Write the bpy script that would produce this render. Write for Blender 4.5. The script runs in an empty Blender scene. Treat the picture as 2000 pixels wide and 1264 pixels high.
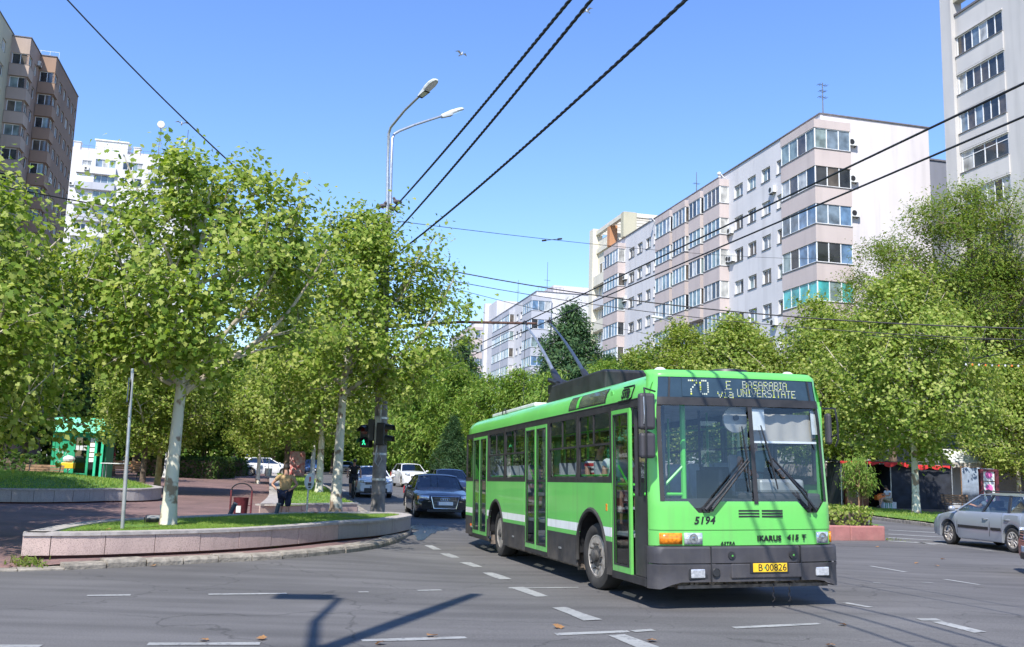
import bpy, bmesh, math, random
import numpy as np
from mathutils import Vector, Matrix, noise as mnoise
random.seed(7); RNG = np.random.default_rng(11)
PI = math.pi; R = math.radians
S = bpy.context.scene; C = S.collection
# ------------------------------------------------------------------ camera, world, sun, exposure
F_PX, PITCH, ROLL, CAM_H = 1845.0, .1526, .0305, 1.70
cd = bpy.data.cameras.new('camera'); cam = bpy.data.objects.new('camera', cd); C.objects.link(cam); S.camera = cam
_f = np.array([0, math.cos(PITCH), math.sin(PITCH)]); _u0 = np.array([0, -math.sin(PITCH), math.cos(PITCH)]); _r0 = np.array([1., 0, 0])
_rt = _r0*math.cos(ROLL)+_u0*math.sin(ROLL); _up = _u0*math.cos(ROLL)-_r0*math.sin(ROLL)
cam.matrix_world = Matrix(((_rt[0], _up[0], -_f[0], 0), (_rt[1], _up[1], -_f[1], 0), (_rt[2], _up[2], -_f[2], CAM_H), (0, 0, 0, 1)))
cd.sensor_width = 36; cd.lens = F_PX/2000*36; cd.clip_start = .1; cd.clip_end = 3000
SUN_AZ, SUN_EL = R(16), R(50)           # direction the light travels (from +Y to +X) and height of the sun
W = bpy.data.worlds.new('World'); S.world = W; W.use_nodes = True
nt = W.node_tree; bg = nt.nodes['Background']
sky = nt.nodes.new('ShaderNodeTexSky'); sky.sky_type = 'NISHITA'; sky.sun_disc = False
sky.sun_elevation = SUN_EL; sky.sun_rotation = SUN_AZ+PI; sky.altitude = 60; sky.air_density = 1.35; sky.dust_density = 0.0; sky.ozone_density = 7.0
hsv = nt.nodes.new('ShaderNodeHueSaturation'); hsv.inputs['Saturation'].default_value = 1.1; hsv.inputs['Hue'].default_value = .513; nt.links.new(sky.outputs[0], hsv.inputs['Color']); nt.links.new(hsv.outputs[0], bg.inputs[0]); bg.inputs[1].default_value = .15
sl = bpy.data.lights.new('sun', 'SUN'); sl.energy = 4.4; sl.angle = R(.53); sl.color = (1, .955, .88)
sun = bpy.data.objects.new('sun', sl); C.objects.link(sun); sun.location = (0, 0, 60)
LD = Vector((math.sin(SUN_AZ)*math.cos(SUN_EL), math.cos(SUN_AZ)*math.cos(SUN_EL), -math.sin(SUN_EL)))
sun.rotation_euler = LD.to_track_quat('-Z', 'Y').to_euler()
S.view_settings.view_transform = 'Standard'; S.view_settings.look = 'None'; S.view_settings.exposure = .74; S.view_settings.gamma = 1
S.cycles.max_bounces = 8; S.cycles.transparent_max_bounces = 16

# ------------------------------------------------------------------ helpers
def ss(a, b, t):
    t = min(1, max(0, (t-a)/(b-a))); return t*t*(3-2*t)
BX, BY, BYAW, BR, BP = 1.85, 11.719, -.2436, .02, -.017
BD = (math.sin(BYAW), math.cos(BYAW)); BN = (BD[1], -BD[0])
def H(x, y):
    """height of the ground: flat crossing, a slight dip under the trolleybus, gentle rise up the boulevard and plaza"""
    h = ss(30, 60, y)*.26*ss(15, 3, x) + .28*ss(24, 50, y)*ss(-9, -21, x)
    dx, dy = x-BX, y-BY; u = dx*BD[0]+dy*BD[1]; v = dx*BN[0]+dy*BN[1]
    w = ss(-4.5, -.5, u)*ss(17, 9.5, u)*ss(-3.6, -.6, v)*ss(8, 3, v)
    if w > 0: h += w*(BP*(min(10.5, max(-.5, u))-5)+BR*(v-1.25))
    return h
def ray(px, py):
    v = _f+_rt*(px-1000)/F_PX-_up*(py-632)/F_PX; return v/v[1]
def G(px, py, dz=0.):
    """ground point (at dz above the ground) seen at a photograph pixel"""
    v = ray(px, py); z = dz
    for _ in range(12):
        t = (z-CAM_H)/v[2]; z = H(v[0]*t, v[1]*t)+dz
    return Vector((v[0]*t, v[1]*t, z))
def at(px, py, Y):
    v = ray(px, py); return Vector((v[0]*Y, v[1]*Y, CAM_H+v[2]*Y))

class MB:
    def __init__(s): s.v, s.f, s.m = [], [], []
    def add(s, vs, fs, m=0):
        o = len(s.v); s.v += [tuple(p) for p in vs]; s.f += [tuple(i+o for i in f) for f in fs]; s.m += [m]*len(fs); return s
    def box(s, x0, x1, y0, y1, z0, z1, m=0):
        return s.add([(x0,y0,z0),(x1,y0,z0),(x1,y1,z0),(x0,y1,z0),(x0,y0,z1),(x1,y0,z1),(x1,y1,z1),(x0,y1,z1)],
                     [(0,3,2,1),(4,5,6,7),(0,1,5,4),(1,2,6,5),(2,3,7,6),(3,0,4,7)], m)
    def obox(s, c, sx, sy, sz, rz=0, m=0, rx=0, ry=0):
        M = Matrix.Translation(c) @ Matrix.Rotation(rz,4,'Z') @ Matrix.Rotation(ry,4,'Y') @ Matrix.Rotation(rx,4,'X')
        vs = [M @ Vector((a*sx/2,b*sy/2,g*sz/2)) for g in (-1,1) for a,b in ((-1,-1),(1,-1),(1,1),(-1,1))]
        return s.add(vs, [(0,3,2,1),(4,5,6,7),(0,1,5,4),(1,2,6,5),(2,3,7,6),(3,0,4,7)], m)
    def quad(s, a, b, c, d, m=0): return s.add([a,b,c,d], [(0,1,2,3)], m)
    def poly(s, pts, m=0): return s.add(pts, [tuple(range(len(pts)))], m)
    def prism(s, poly, z0, z1, m=0):
        n = len(poly); vs = [(x,y,z0) for x,y in poly]+[(x,y,z1) for x,y in poly]
        return s.add(vs, [tuple(range(n-1,-1,-1)), tuple(range(n,2*n))]+[(i,(i+1)%n,n+(i+1)%n,n+i) for i in range(n)], m)
    def prismx(s, poly, x0, x1, m=0):       # poly in (y,z), extruded along x
        n = len(poly); vs = [(x0,y,z) for y,z in poly]+[(x1,y,z) for y,z in poly]
        return s.add(vs, [tuple(range(n)), tuple(range(2*n-1,n-1,-1))]+[(i,n+i,n+(i+1)%n,(i+1)%n) for i in range(n)], m)
    def prismy(s, poly, y0, y1, m=0):       # poly in (x,z), extruded along y
        n = len(poly); vs = [(x,y0,z) for x,z in poly]+[(x,y1,z) for x,z in poly]
        return s.add(vs, [tuple(range(n)), tuple(range(2*n-1,n-1,-1))]+[(i,(i+1)%n,n+(i+1)%n,n+i) for i in range(n)], m)
    def tube(s, pts, r, n=6, m=0, cap=True):
        pts = [Vector(p) for p in pts]; k = len(pts); rs = r if isinstance(r,(list,tuple)) else [r]*k
        vs = []; ref = None
        for i,p in enumerate(pts):
            t = (pts[min(k-1,i+1)]-pts[max(0,i-1)])
            if t.length < 1e-9: t = Vector((0,0,1))
            t.normalize()
            if ref is None: ref = t.orthogonal().normalized()
            a = (ref-t*ref.dot(t))
            a = a.normalized() if a.length > 1e-6 else t.orthogonal().normalized()
            ref = a; b = t.cross(a)
            for j in range(n):
                q = 2*PI*j/n; vs.append(p+(a*math.cos(q)+b*math.sin(q))*rs[i])
        fs = [(i*n+j,i*n+(j+1)%n,(i+1)*n+(j+1)%n,(i+1)*n+j) for i in range(k-1) for j in range(n)]
        if cap: fs += [tuple(range(n-1,-1,-1)), tuple((k-1)*n+j for j in range(n))]
        return s.add(vs, fs, m)
    def lathe(s, prof, n=16, c=(0,0,0), axis='z', m=0, cap=True):
        vs = []
        for r,h in prof:
            for j in range(n):
                q = 2*PI*j/n; a,b = r*math.cos(q), r*math.sin(q)
                p = {'z':(a,b,h),'x':(h,a,b),'y':(b,h,a)}[axis]
                vs.append((c[0]+p[0],c[1]+p[1],c[2]+p[2]))
        k = len(prof)
        fs = [(i*n+j,i*n+(j+1)%n,(i+1)*n+(j+1)%n,(i+1)*n+j) for i in range(k-1) for j in range(n)]
        if cap and prof[0][0] > 1e-4: fs.append(tuple(range(n-1,-1,-1)))
        if cap and prof[-1][0] > 1e-4: fs.append(tuple((k-1)*n+j for j in range(n)))
        return s.add(vs, fs, m)
    def ball(s, c, rx, ry=None, rz=None, n=10, k=7, m=0):
        ry = ry or rx; rz = rz or rx; vs = []; fs = []
        for i in range(k+1):
            a = -PI/2+PI*i/k
            for j in range(n):
                q = 2*PI*j/n; vs.append((c[0]+rx*math.cos(a)*math.cos(q), c[1]+ry*math.cos(a)*math.sin(q), c[2]+rz*math.sin(a)))
        fs = [(i*n+j,i*n+(j+1)%n,(i+1)*n+(j+1)%n,(i+1)*n+j) for i in range(k) for j in range(n)]
        return s.add(vs, fs, m)
    def grid(s, fn, us, vs_, m=0, flip=False):
        P = [fn(u,v) for v in vs_ for u in us]; nu = len(us)
        fs = [(j*nu+i,j*nu+i+1,(j+1)*nu+i+1,(j+1)*nu+i) for j in range(len(vs_)-1) for i in range(nu-1)]
        if flip: fs = [f[::-1] for f in fs]
        return s.add(P, fs, m)
    def mesh(s, name, mats, smooth=None, weld=False):
        me = bpy.data.meshes.new(name); me.from_pydata(s.v, [], s.f)
        for mt in (mats if isinstance(mats,(list,tuple)) else [mats]): me.materials.append(mt)
        if any(s.m): me.polygons.foreach_set('material_index', s.m)
        if weld:
            bm = bmesh.new(); bm.from_mesh(me); bmesh.ops.remove_doubles(bm, verts=bm.verts, dist=1e-4); bm.to_mesh(me); bm.free()
        if smooth is not None:
            me.polygons.foreach_set('use_smooth', [True]*len(me.polygons)); me.set_sharp_from_angle(angle=R(smooth))
        me.update(); return me
    def obj(s, name, mats, parent=None, smooth=None, bevel=0, weld=False, loc=None, rz=0, label=None):
        o = bpy.data.objects.new(name, s.mesh(name, mats, smooth, weld)); C.objects.link(o)
        if parent: o.parent = parent
        if loc is not None: o.location = loc
        if rz: o.rotation_euler.z = rz
        if bevel:
            b = o.modifiers.new('bevel','BEVEL'); b.width = bevel; b.segments = 2; b.limit_method = 'ANGLE'; b.angle_limit = R(50)
        if label: o['label'] = label
        return o
def tag(o, label=None, cat=None, group=None, kind=None):
    if label: o['label'] = label
    if cat: o['category'] = cat
    if group: o['group'] = group
    if kind: o['kind'] = kind
    return o
def thing(name, label, cat, loc=(0,0,0), rz=0, group=None):
    o = bpy.data.objects.new(name, None); C.objects.link(o); o.empty_display_size = .3
    o.location = loc; o.rotation_euler = (0,0,rz); return tag(o, label, cat, group)
def put(name, me, parent=None, loc=(0,0,0), rot=(0,0,0), scale=None):
    o = bpy.data.objects.new(name, me); C.objects.link(o); o.parent = parent; o.location = loc; o.rotation_euler = rot
    if scale: o.scale = scale if isinstance(scale,(tuple,list)) else (scale,)*3
    return o
def dup(root, loc=None, rz=None, label=None, group=None):
    r = root.copy(); C.objects.link(r)
    if loc is not None: r.location = loc
    if rz is not None: r.rotation_euler.z = rz
    if label: r['label'] = label
    if group: r['group'] = group
    for ch in list(root.children):
        c = ch.copy(); C.objects.link(c); c.parent = r
        for g in ch.children:
            d = g.copy(); C.objects.link(d); d.parent = c
    return r

# ------------------------------------------------------------------ materials
def mat(name, col, rough=.6, metal=0., var=.12, scale=6., bump=0., bscale=None, spec=.5, coat=0., col2=None, detail=4, world=False, emis=None, estr=1.):
    m = bpy.data.materials.new(name); m.use_nodes = True; n = m.node_tree; b = n.nodes['Principled BSDF']; L = n.links.new
    b.inputs['Roughness'].default_value = rough; b.inputs['Metallic'].default_value = metal; b.inputs['Specular IOR Level'].default_value = spec
    b.inputs['Coat Weight'].default_value = coat; b.inputs['Coat Roughness'].default_value = .05
    tc = n.nodes.new('ShaderNodeTexCoord'); src = tc.outputs['Object']
    if world: src = n.nodes.new('ShaderNodeNewGeometry').outputs['Position']
    no = n.nodes.new('ShaderNodeTexNoise'); no.inputs['Scale'].default_value = scale; no.inputs['Detail'].default_value = detail; L(src, no.inputs['Vector'])
    mx = n.nodes.new('ShaderNodeMix'); mx.data_type = 'RGBA'
    c2 = col2 or tuple(max(0,c*(1-2*var)) for c in col); c1 = col if col2 else tuple(min(1,c*(1+var)) for c in col)
    mx.inputs[6].default_value = (*c2,1); mx.inputs[7].default_value = (*c1,1)
    rp = n.nodes.new('ShaderNodeMapRange'); rp.inputs[1].default_value = .3; rp.inputs[2].default_value = .7
    L(no.outputs['Fac'], rp.inputs[0]); L(rp.outputs[0], mx.inputs[0]); L(mx.outputs[2], b.inputs['Base Color'])
    if bump:
        n2 = n.nodes.new('ShaderNodeTexNoise'); n2.inputs['Scale'].default_value = bscale or scale*6; n2.inputs['Detail'].default_value = 3; L(src, n2.inputs['Vector'])
        bp = n.nodes.new('ShaderNodeBump'); bp.inputs['Strength'].default_value = bump; bp.inputs['Distance'].default_value = .02
        L(n2.outputs['Fac'], bp.inputs['Height']); L(bp.outputs[0], b.inputs['Normal'])
    if emis:
        b.inputs['Emission Color'].default_value = (*emis,1); b.inputs['Emission Strength'].default_value = estr
    return m
def nodes(m): return m.node_tree, m.node_tree.nodes['Principled BSDF'], m.node_tree.links.new
def glass(name, tint=(.55,.62,.62), fac=.12, rough=.02):
    """thin pane: fresnel mix of a mirror and a tinted see-through"""
    m = bpy.data.materials.new(name); m.use_nodes = True; n = m.node_tree; L = n.links.new; n.nodes.remove(n.nodes['Principled BSDF'])
    out = n.nodes['Material Output']; gl = n.nodes.new('ShaderNodeBsdfGlossy'); gl.inputs['Roughness'].default_value = rough
    tr = n.nodes.new('ShaderNodeBsdfTransparent'); tr.inputs[0].default_value = (*tint,1)
    lw = n.nodes.new('ShaderNodeLayerWeight'); lw.inputs[0].default_value = .5; pw = n.nodes.new('ShaderNodeMath'); pw.operation = 'POWER'; pw.inputs[1].default_value = 4.5; L(lw.outputs['Facing'], pw.inputs[0])
    fr = n.nodes.new('ShaderNodeMath'); fr.operation = 'MULTIPLY_ADD'; fr.inputs[1].default_value = .9; fr.inputs[2].default_value = .06; L(pw.outputs[0], fr.inputs[0]); ad = n.nodes.new('ShaderNodeMath'); ad.operation = 'ADD'; ad.use_clamp = True
    no = n.nodes.new('ShaderNodeTexNoise'); no.inputs['Scale'].default_value = 3; mr = n.nodes.new('ShaderNodeMapRange'); mr.inputs[3].default_value = fac*.7; mr.inputs[4].default_value = fac*1.4
    L(no.outputs['Fac'], mr.inputs[0]); L(mr.outputs[0], ad.inputs[1])
    L(fr.outputs[0], ad.inputs[0]); mx = n.nodes.new('ShaderNodeMixShader'); L(ad.outputs[0], mx.inputs[0]); L(tr.outputs[0], mx.inputs[1]); L(gl.outputs[0], mx.inputs[2])
    L(mx.outputs[0], out.inputs[0]); return m
def leafmat(name, a, b, c, trans=.45, rough=.62):
    """leaf: colour differs from leaf to leaf; light passes through it"""
    m = bpy.data.materials.new(name); m.use_nodes = True; n = m.node_tree; L = n.links.new; p = n.nodes['Principled BSDF']; out = n.nodes['Material Output']
    geo = n.nodes.new('ShaderNodeNewGeometry'); cr = n.nodes.new('ShaderNodeValToRGB'); e = cr.color_ramp.elements
    e[0].position = .05; e[0].color = (*a,1); e[1].position = .95; e[1].color = (*c,1); k = cr.color_ramp.elements.new(.5); k.color = (*b,1)
    L(geo.outputs['Random Per Island'], cr.inputs[0]); L(cr.outputs[0], p.inputs['Base Color']); p.inputs['Roughness'].default_value = rough; p.inputs['Specular IOR Level'].default_value = .2
    tl = n.nodes.new('ShaderNodeBsdfTranslucent'); hs = n.nodes.new('ShaderNodeHueSaturation'); hs.inputs['Value'].default_value = 1.5; hs.inputs['Saturation'].default_value = 1.1; hs.inputs['Hue'].default_value = .49
    L(cr.outputs[0], hs.inputs['Color']); L(hs.outputs[0], tl.inputs[0]); mx = n.nodes.new('ShaderNodeMixShader'); mx.inputs[0].default_value = trans
    L(p.outputs[0], mx.inputs[1]); L(tl.outputs[0], mx.inputs[2]); L(mx.outputs[0], out.inputs[0]); return m
M = {}
def asphalt():
    m = mat('asphalt', (.128,.122,.118), .84, var=.10, scale=.35, bump=.35, bscale=90, world=True, spec=.35); n, b, L = nodes(m)
    geo = n.nodes.new('ShaderNodeNewGeometry'); base = b.inputs['Base Color'].links[0].from_socket
    v = n.nodes.new('ShaderNodeTexNoise'); v.inputs['Scale'].default_value = 55; v.inputs['Detail'].default_value = 5; v.inputs['Roughness'].default_value = .8; L(geo.outputs['Position'], v.inputs['Vector'])
    mr = n.nodes.new('ShaderNodeMapRange'); mr.inputs[1].default_value = .3; mr.inputs[2].default_value = .72; mr.inputs[3].default_value = .62; mr.inputs[4].default_value = 1.35; L(v.outputs['Fac'], mr.inputs[0])
    mp = n.nodes.new('ShaderNodeMapping'); mp.inputs['Scale'].default_value = (.25,2.6,1); mp.inputs['Rotation'].default_value = (0,0,.06); L(geo.outputs['Position'], mp.inputs[0])
    st = n.nodes.new('ShaderNodeTexNoise'); st.inputs['Scale'].default_value = 1.0; st.inputs['Detail'].default_value = 6; L(mp.outputs[0], st.inputs['Vector'])
    m2 = n.nodes.new('ShaderNodeMapRange'); m2.inputs[1].default_value = .32; m2.inputs[2].default_value = .68; m2.inputs[3].default_value = .79; m2.inputs[4].default_value = 1.12; L(st.outputs['Fac'], m2.inputs[0])
    mu = n.nodes.new('ShaderNodeMath'); mu.operation = 'MULTIPLY'; L(mr.outputs[0], mu.inputs[0]); L(m2.outputs[0], mu.inputs[1])
    vo = n.nodes.new('ShaderNodeTexVoronoi'); vo.feature = 'DISTANCE_TO_EDGE'; vo.inputs['Scale'].default_value = .33
    dn = n.nodes.new('ShaderNodeTexNoise'); dn.inputs['Scale'].default_value = 1.2; dn.inputs['Detail'].default_value = 5; L(geo.outputs['Position'], dn.inputs['Vector'])
    vm = n.nodes.new('ShaderNodeVectorMath'); vm.operation = 'MULTIPLY_ADD'; vm.inputs[1].default_value = (1.6,1.6,0); L(dn.outputs['Color'], vm.inputs[0]); L(geo.outputs['Position'], vm.inputs[2]); L(vm.outputs[0], vo.inputs['Vector'])
    ck = n.nodes.new('ShaderNodeMapRange'); ck.inputs[1].default_value = .0; ck.inputs[2].default_value = .006; ck.inputs[3].default_value = .62; ck.inputs[4].default_value = 1; L(vo.outputs['Distance'], ck.inputs[0])
    m3 = n.nodes.new('ShaderNodeMath'); m3.operation = 'MULTIPLY'; L(mu.outputs[0], m3.inputs[0]); L(ck.outputs[0], m3.inputs[1])
    mx = n.nodes.new('ShaderNodeMix'); mx.data_type = 'RGBA'; mx.blend_type = 'MULTIPLY'; mx.inputs[0].default_value = 1; L(base, mx.inputs[6]); L(m3.outputs[0], mx.inputs[7]); L(mx.outputs[2], b.inputs['Base Color']); return m
M['asphalt'] = asphalt()
def paint_mat():
    m = mat('road_paint', (.31,.31,.295), .75, var=.1, scale=3, world=True); n, b, L = nodes(m); base = b.inputs['Base Color'].links[0].from_socket
    geo = n.nodes.new('ShaderNodeNewGeometry'); v = n.nodes.new('ShaderNodeTexNoise'); v.inputs['Scale'].default_value = 14; v.inputs['Detail'].default_value = 8; v.inputs['Roughness'].default_value = .75; L(geo.outputs['Position'], v.inputs['Vector'])
    mr = n.nodes.new('ShaderNodeMapRange'); mr.inputs[1].default_value = .52; mr.inputs[2].default_value = .64; L(v.outputs['Fac'], mr.inputs[0])
    mx = n.nodes.new('ShaderNodeMix'); mx.data_type = 'RGBA'; mx.inputs[7].default_value = (.13,.13,.135,1); L(mr.outputs[0], mx.inputs[0]); L(base, mx.inputs[6]); L(mx.outputs[2], b.inputs['Base Color']); return m
M['paint'] = paint_mat()
def brick_mat(name, c1, c2, mortar, sc, bw=.5, rh=.25):
    m = bpy.data.materials.new(name); m.use_nodes = True; n, b, L = nodes(m); geo = n.nodes.new('ShaderNodeNewGeometry')
    br = n.nodes.new('ShaderNodeTexBrick'); br.inputs['Scale'].default_value = sc; br.inputs['Color1'].default_value = (*c1,1); br.inputs['Color2'].default_value = (*c2,1); br.inputs['Mortar'].default_value = (*mortar,1)
    br.inputs['Mortar Size'].default_value = .012; br.inputs['Brick Width'].default_value = bw; br.inputs['Row Height'].default_value = rh
    L(geo.outputs['Position'], br.inputs['Vector']); no = n.nodes.new('ShaderNodeTexNoise'); no.inputs['Scale'].default_value = .6; no.inputs['Detail'].default_value = 6; L(geo.outputs['Position'], no.inputs['Vector'])
    mr = n.nodes.new('ShaderNodeMapRange'); mr.inputs[1].default_value = .3; mr.inputs[2].default_value = .7; mr.inputs[3].default_value = .72; mr.inputs[4].default_value = 1.2; L(no.outputs['Fac'], mr.inputs[0])
    mx = n.nodes.new('ShaderNodeMix'); mx.data_type = 'RGBA'; mx.blend_type = 'MULTIPLY'; mx.inputs[0].default_value = 1; L(br.outputs['Color'], mx.inputs[6]); L(mr.outputs[0], mx.inputs[7]); L(mx.outputs[2], b.inputs['Base Color'])
    bp = n.nodes.new('ShaderNodeBump'); bp.inputs['Strength'].default_value = .6; bp.inputs['Distance'].default_value = .01; bp.invert = True; L(br.outputs['Fac'], bp.inputs['Height']); L(bp.outputs[0], b.inputs['Normal'])
    b.inputs['Roughness'].default_value = .85; return m
M['paving'] = brick_mat('paving', (.215,.125,.11), (.17,.105,.095), (.09,.07,.065), 2.5)
M['brick'] = mat('paving_brick', (.23,.13,.11), .85, var=.25, scale=5, bump=.3, world=True)
def granite(name, c, c2, dark):
    m = mat(name, c, .55, var=.06, scale=1.5, world=True, col2=c2); n, b, L = nodes(m); base = b.inputs['Base Color'].links[0].from_socket
    geo = n.nodes.new('ShaderNodeNewGeometry'); v = n.nodes.new('ShaderNodeTexNoise'); v.inputs['Scale'].default_value = 60; v.inputs['Detail'].default_value = 3; v.inputs['Roughness'].default_value = .8; L(geo.outputs['Position'], v.inputs['Vector'])
    mr = n.nodes.new('ShaderNodeMapRange'); mr.inputs[1].default_value = .5; mr.inputs[2].default_value = .66; L(v.outputs['Fac'], mr.inputs[0])
    mx = n.nodes.new('ShaderNodeMix'); mx.data_type = 'RGBA'; mx.inputs[7].default_value = (*dark,1); L(mr.outputs[0], mx.inputs[0]); L(base, mx.inputs[6]); L(mx.outputs[2], b.inputs['Base Color']); return m
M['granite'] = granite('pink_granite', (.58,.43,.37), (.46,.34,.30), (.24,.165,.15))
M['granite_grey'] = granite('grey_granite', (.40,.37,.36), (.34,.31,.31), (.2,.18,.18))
M['coping'] = mat('stone_coping', (.40,.36,.33), .7, var=.15, scale=8, bump=.2, world=True)
M['kerb'] = mat('kerb_stone', (.33,.29,.235), .9, var=.25, scale=7, bump=.9, bscale=22, world=True)
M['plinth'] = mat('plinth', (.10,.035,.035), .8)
M['soil'] = mat('lawn_soil', (.11,.22,.035), .9, var=.25, scale=7, bump=.5, world=True)
M['dirt'] = mat('trodden_dirt', (.13,.10,.075), .95, var=.25, scale=2, bump=.5, world=True)
M['ground'] = mat('earth', (.09,.085,.06), .95, var=.2, scale=.3, world=True)
M['grass'] = leafmat('grass_blade', (.16,.275,.04), (.225,.345,.06), (.34,.40,.11), .4)
M['grassdark'] = leafmat('dry_grass_blade', (.10,.17,.03), (.16,.22,.04), (.24,.26,.08), .35)
M['plane_leaf'] = leafmat('plane_leaf', (.115,.195,.025), (.22,.31,.045), (.42,.46,.13), .45)
M['plane_far'] = leafmat('plane_leaf_far', (.12,.195,.03), (.225,.305,.05), (.42,.455,.14), .44)
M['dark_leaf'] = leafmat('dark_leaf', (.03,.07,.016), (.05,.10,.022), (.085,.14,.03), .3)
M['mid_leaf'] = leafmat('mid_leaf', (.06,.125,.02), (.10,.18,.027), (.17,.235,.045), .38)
M['thuja_leaf'] = leafmat('thuja_leaf', (.11,.21,.035), (.185,.29,.05), (.30,.38,.09), .42)
M['spruce_leaf'] = leafmat('spruce_needle', (.035,.085,.035), (.06,.12,.048), (.10,.165,.06), .28)
M['locust_leaf'] = leafmat('locust_leaf', (.09,.16,.02), (.14,.215,.03), (.22,.25,.05), .42)
M['pod'] = leafmat('seed_pod', (.16,.09,.03), (.24,.13,.05), (.32,.19,.08), .2)
M['hedge_leaf'] = leafmat('hedge_leaf', (.05,.10,.015), (.09,.15,.025), (.15,.2,.04), .3)
M['fallen'] = leafmat('fallen_leaf', (.25,.11,.045), (.33,.17,.07), (.38,.24,.12), .2)
M['bark_plane'] = mat('plane_bark', (.56,.53,.43), .8, scale=3.2, col2=(.24,.17,.115), bump=.4, bscale=14, world=True, detail=5)
n_, b_, L_ = nodes(M['bark_plane'])
for q in n_.nodes:
    if q.type == 'MAP_RANGE': q.inputs[1].default_value, q.inputs[2].default_value = .40, .46
M['bark_limb'] = mat('plane_limb', (.58,.54,.44), .85, scale=4, col2=(.22,.17,.12), bump=.4, world=True)
M['bark_dark'] = mat('dark_bark', (.15,.11,.08), .9, var=.3, scale=9, bump=.7, world=True)
M['bark_white'] = mat('whitewashed_bark', (.58,.58,.56), .9, var=.12, scale=7, bump=.4, world=True)
M['bark_yellow'] = mat('yellowish_bark', (.42,.32,.13), .9, var=.2, scale=7, bump=.4, world=True)
M['metal'] = mat('galvanised', (.50,.51,.52), .42, .8, var=.1, scale=12)
M['postgrey'] = mat('grey_post', (.36,.36,.34), .5, .4, var=.12, scale=5)
M['concrete'] = mat('concrete_pole', (.30,.28,.26), .85, scale=3.5, col2=(.11,.10,.095), bump=.5, world=True)
M['black'] = mat('black_plastic', (.022,.022,.024), .45)
M['rubber'] = mat('rubber', (.033,.031,.029), .85, var=.25, scale=4)
M['bumper'] = mat('bumper_plastic', (.042,.040,.047), .6, var=.15, scale=2.5, bump=.08, bscale=160)
M['bus_green'] = mat('bus_green', (.14,.54,.105), .34, var=.05, scale=.8, coat=.35)
M['bus_green2'] = mat('bus_rail_green', (.10,.55,.07), .35, var=.05)
M['bus_white'] = mat('bus_white_stripe', (.74,.77,.75), .4, var=.04, scale=2)
M['bus_skirt'] = mat('bus_skirt', (.030,.030,.034), .5, var=.25, scale=3)
M['bus_frame'] = mat('bus_window_frame', (.028,.026,.027), .55, var=.2)
M['dirt_metal'] = mat('dirty_metal', (.20,.16,.13), .8, .2, var=.4, scale=9, bump=.3)
M['rim'] = mat('wheel_rim', (.46,.42,.37), .55, .5, var=.25, scale=8)
M['hubdark'] = mat('wheel_hub', (.10,.095,.09), .6, .4, var=.3, scale=14)
M['glass'] = glass('window_glass', (.68,.74,.74), .04)
M['glass_door'] = glass('door_glass', (.52,.57,.56), .06)
M['windshield'] = glass('windshield', (.86,.90,.92), .025)
M['car_glass'] = glass('car_glass', (.22,.26,.28), .10)
M['car_glass_clear'] = glass('clear_car_glass', (.55,.62,.62), .08)
M['lamp_glass'] = mat('headlamp_glass', (.78,.80,.82), .08, .55, var=.2, scale=28, spec=.8)
M['chrome_lamp'] = mat('lamp_reflector', (.42,.45,.48), .15, .8, var=.3, scale=30); M['amber'] = mat('amber_lens', (.85,.24,.01), .2, var=.25, scale=30, coat=.5)
M['orange'] = mat('orange_marker', (.88,.2,.03), .35)
M['red'] = mat('red', (.55,.03,.03), .4)
M['white'] = mat('white', (.80,.80,.79), .5, var=.05)
M['offwhite'] = mat('off_white', (.62,.63,.61), .6, var=.08)
M['yellow'] = mat('plate_yellow', (.80,.50,.02), .45, var=.08, scale=14)
M['ink'] = mat('black_print', (.012,.012,.014), .5)
M['display'] = mat('display_panel', (.028,.05,.068), .15, var=.1, spec=.6)
M['led'] = mat('display_dot', (.52,.56,.46), .5, emis=(.72,.85,.55), estr=.03)
M['led2'] = mat('display_dot_yellow', (.72,.80,.10), .5, emis=(.7,.9,.1), estr=.05)
M['interior'] = mat('bus_interior', (.52,.54,.56), .7)
M['seat'] = mat('seat_grey', (.40,.42,.46), .7)
M['curtain'] = mat('sun_curtain', (.40,.365,.32), .9, var=.08, scale=3)
M['steel'] = mat('trolley_pole', (.36,.38,.40), .35, .6, var=.15, scale=5)
M['bluegrey'] = mat('blue_grey_paint', (.06,.08,.115), .4, .3)
M['skin'] = mat('skin', (.46,.25,.17), .6, var=.08)
M['hair'] = mat('hair', (.02,.014,.012), .7, var=.3, scale=40)
M['maroon'] = mat('maroon_paint', (.12,.020,.028), .5, var=.25, scale=10)
M['kiosk_green'] = mat('kiosk_green', (.02,.34,.16), .5, var=.12, scale=3)
M['kiosk_bright'] = mat('kiosk_bright_green', (.04,.55,.30), .5, var=.08)
M['tarp'] = mat('dark_tarp', (.022,.026,.038), .8, var=.3, scale=2, bump=.5, bscale=5)
M['redcloth'] = mat('red_cloth', (.62,.03,.03), .8, var=.2, scale=5)
M['redplanter'] = mat('red_painted_concrete', (.42,.175,.15), .85, scale=3, col2=(.33,.13,.115), bump=.4, world=True)
M['wood'] = mat('worn_wood', (.26,.15,.08), .8, var=.3, scale=7)
M['cable'] = mat('black_cable', (.013,.013,.014), .6)
M['wire'] = mat('dark_wire', (.028,.027,.028), .6, .3)
M['rust'] = mat('rusty_steel', (.11,.055,.04), .85, var=.35, scale=10)
M['pigeon'] = mat('pigeon', (.13,.11,.115), .8, var=.35, scale=30)
M['gull'] = mat('gull', (.7,.7,.7), .8)

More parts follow.
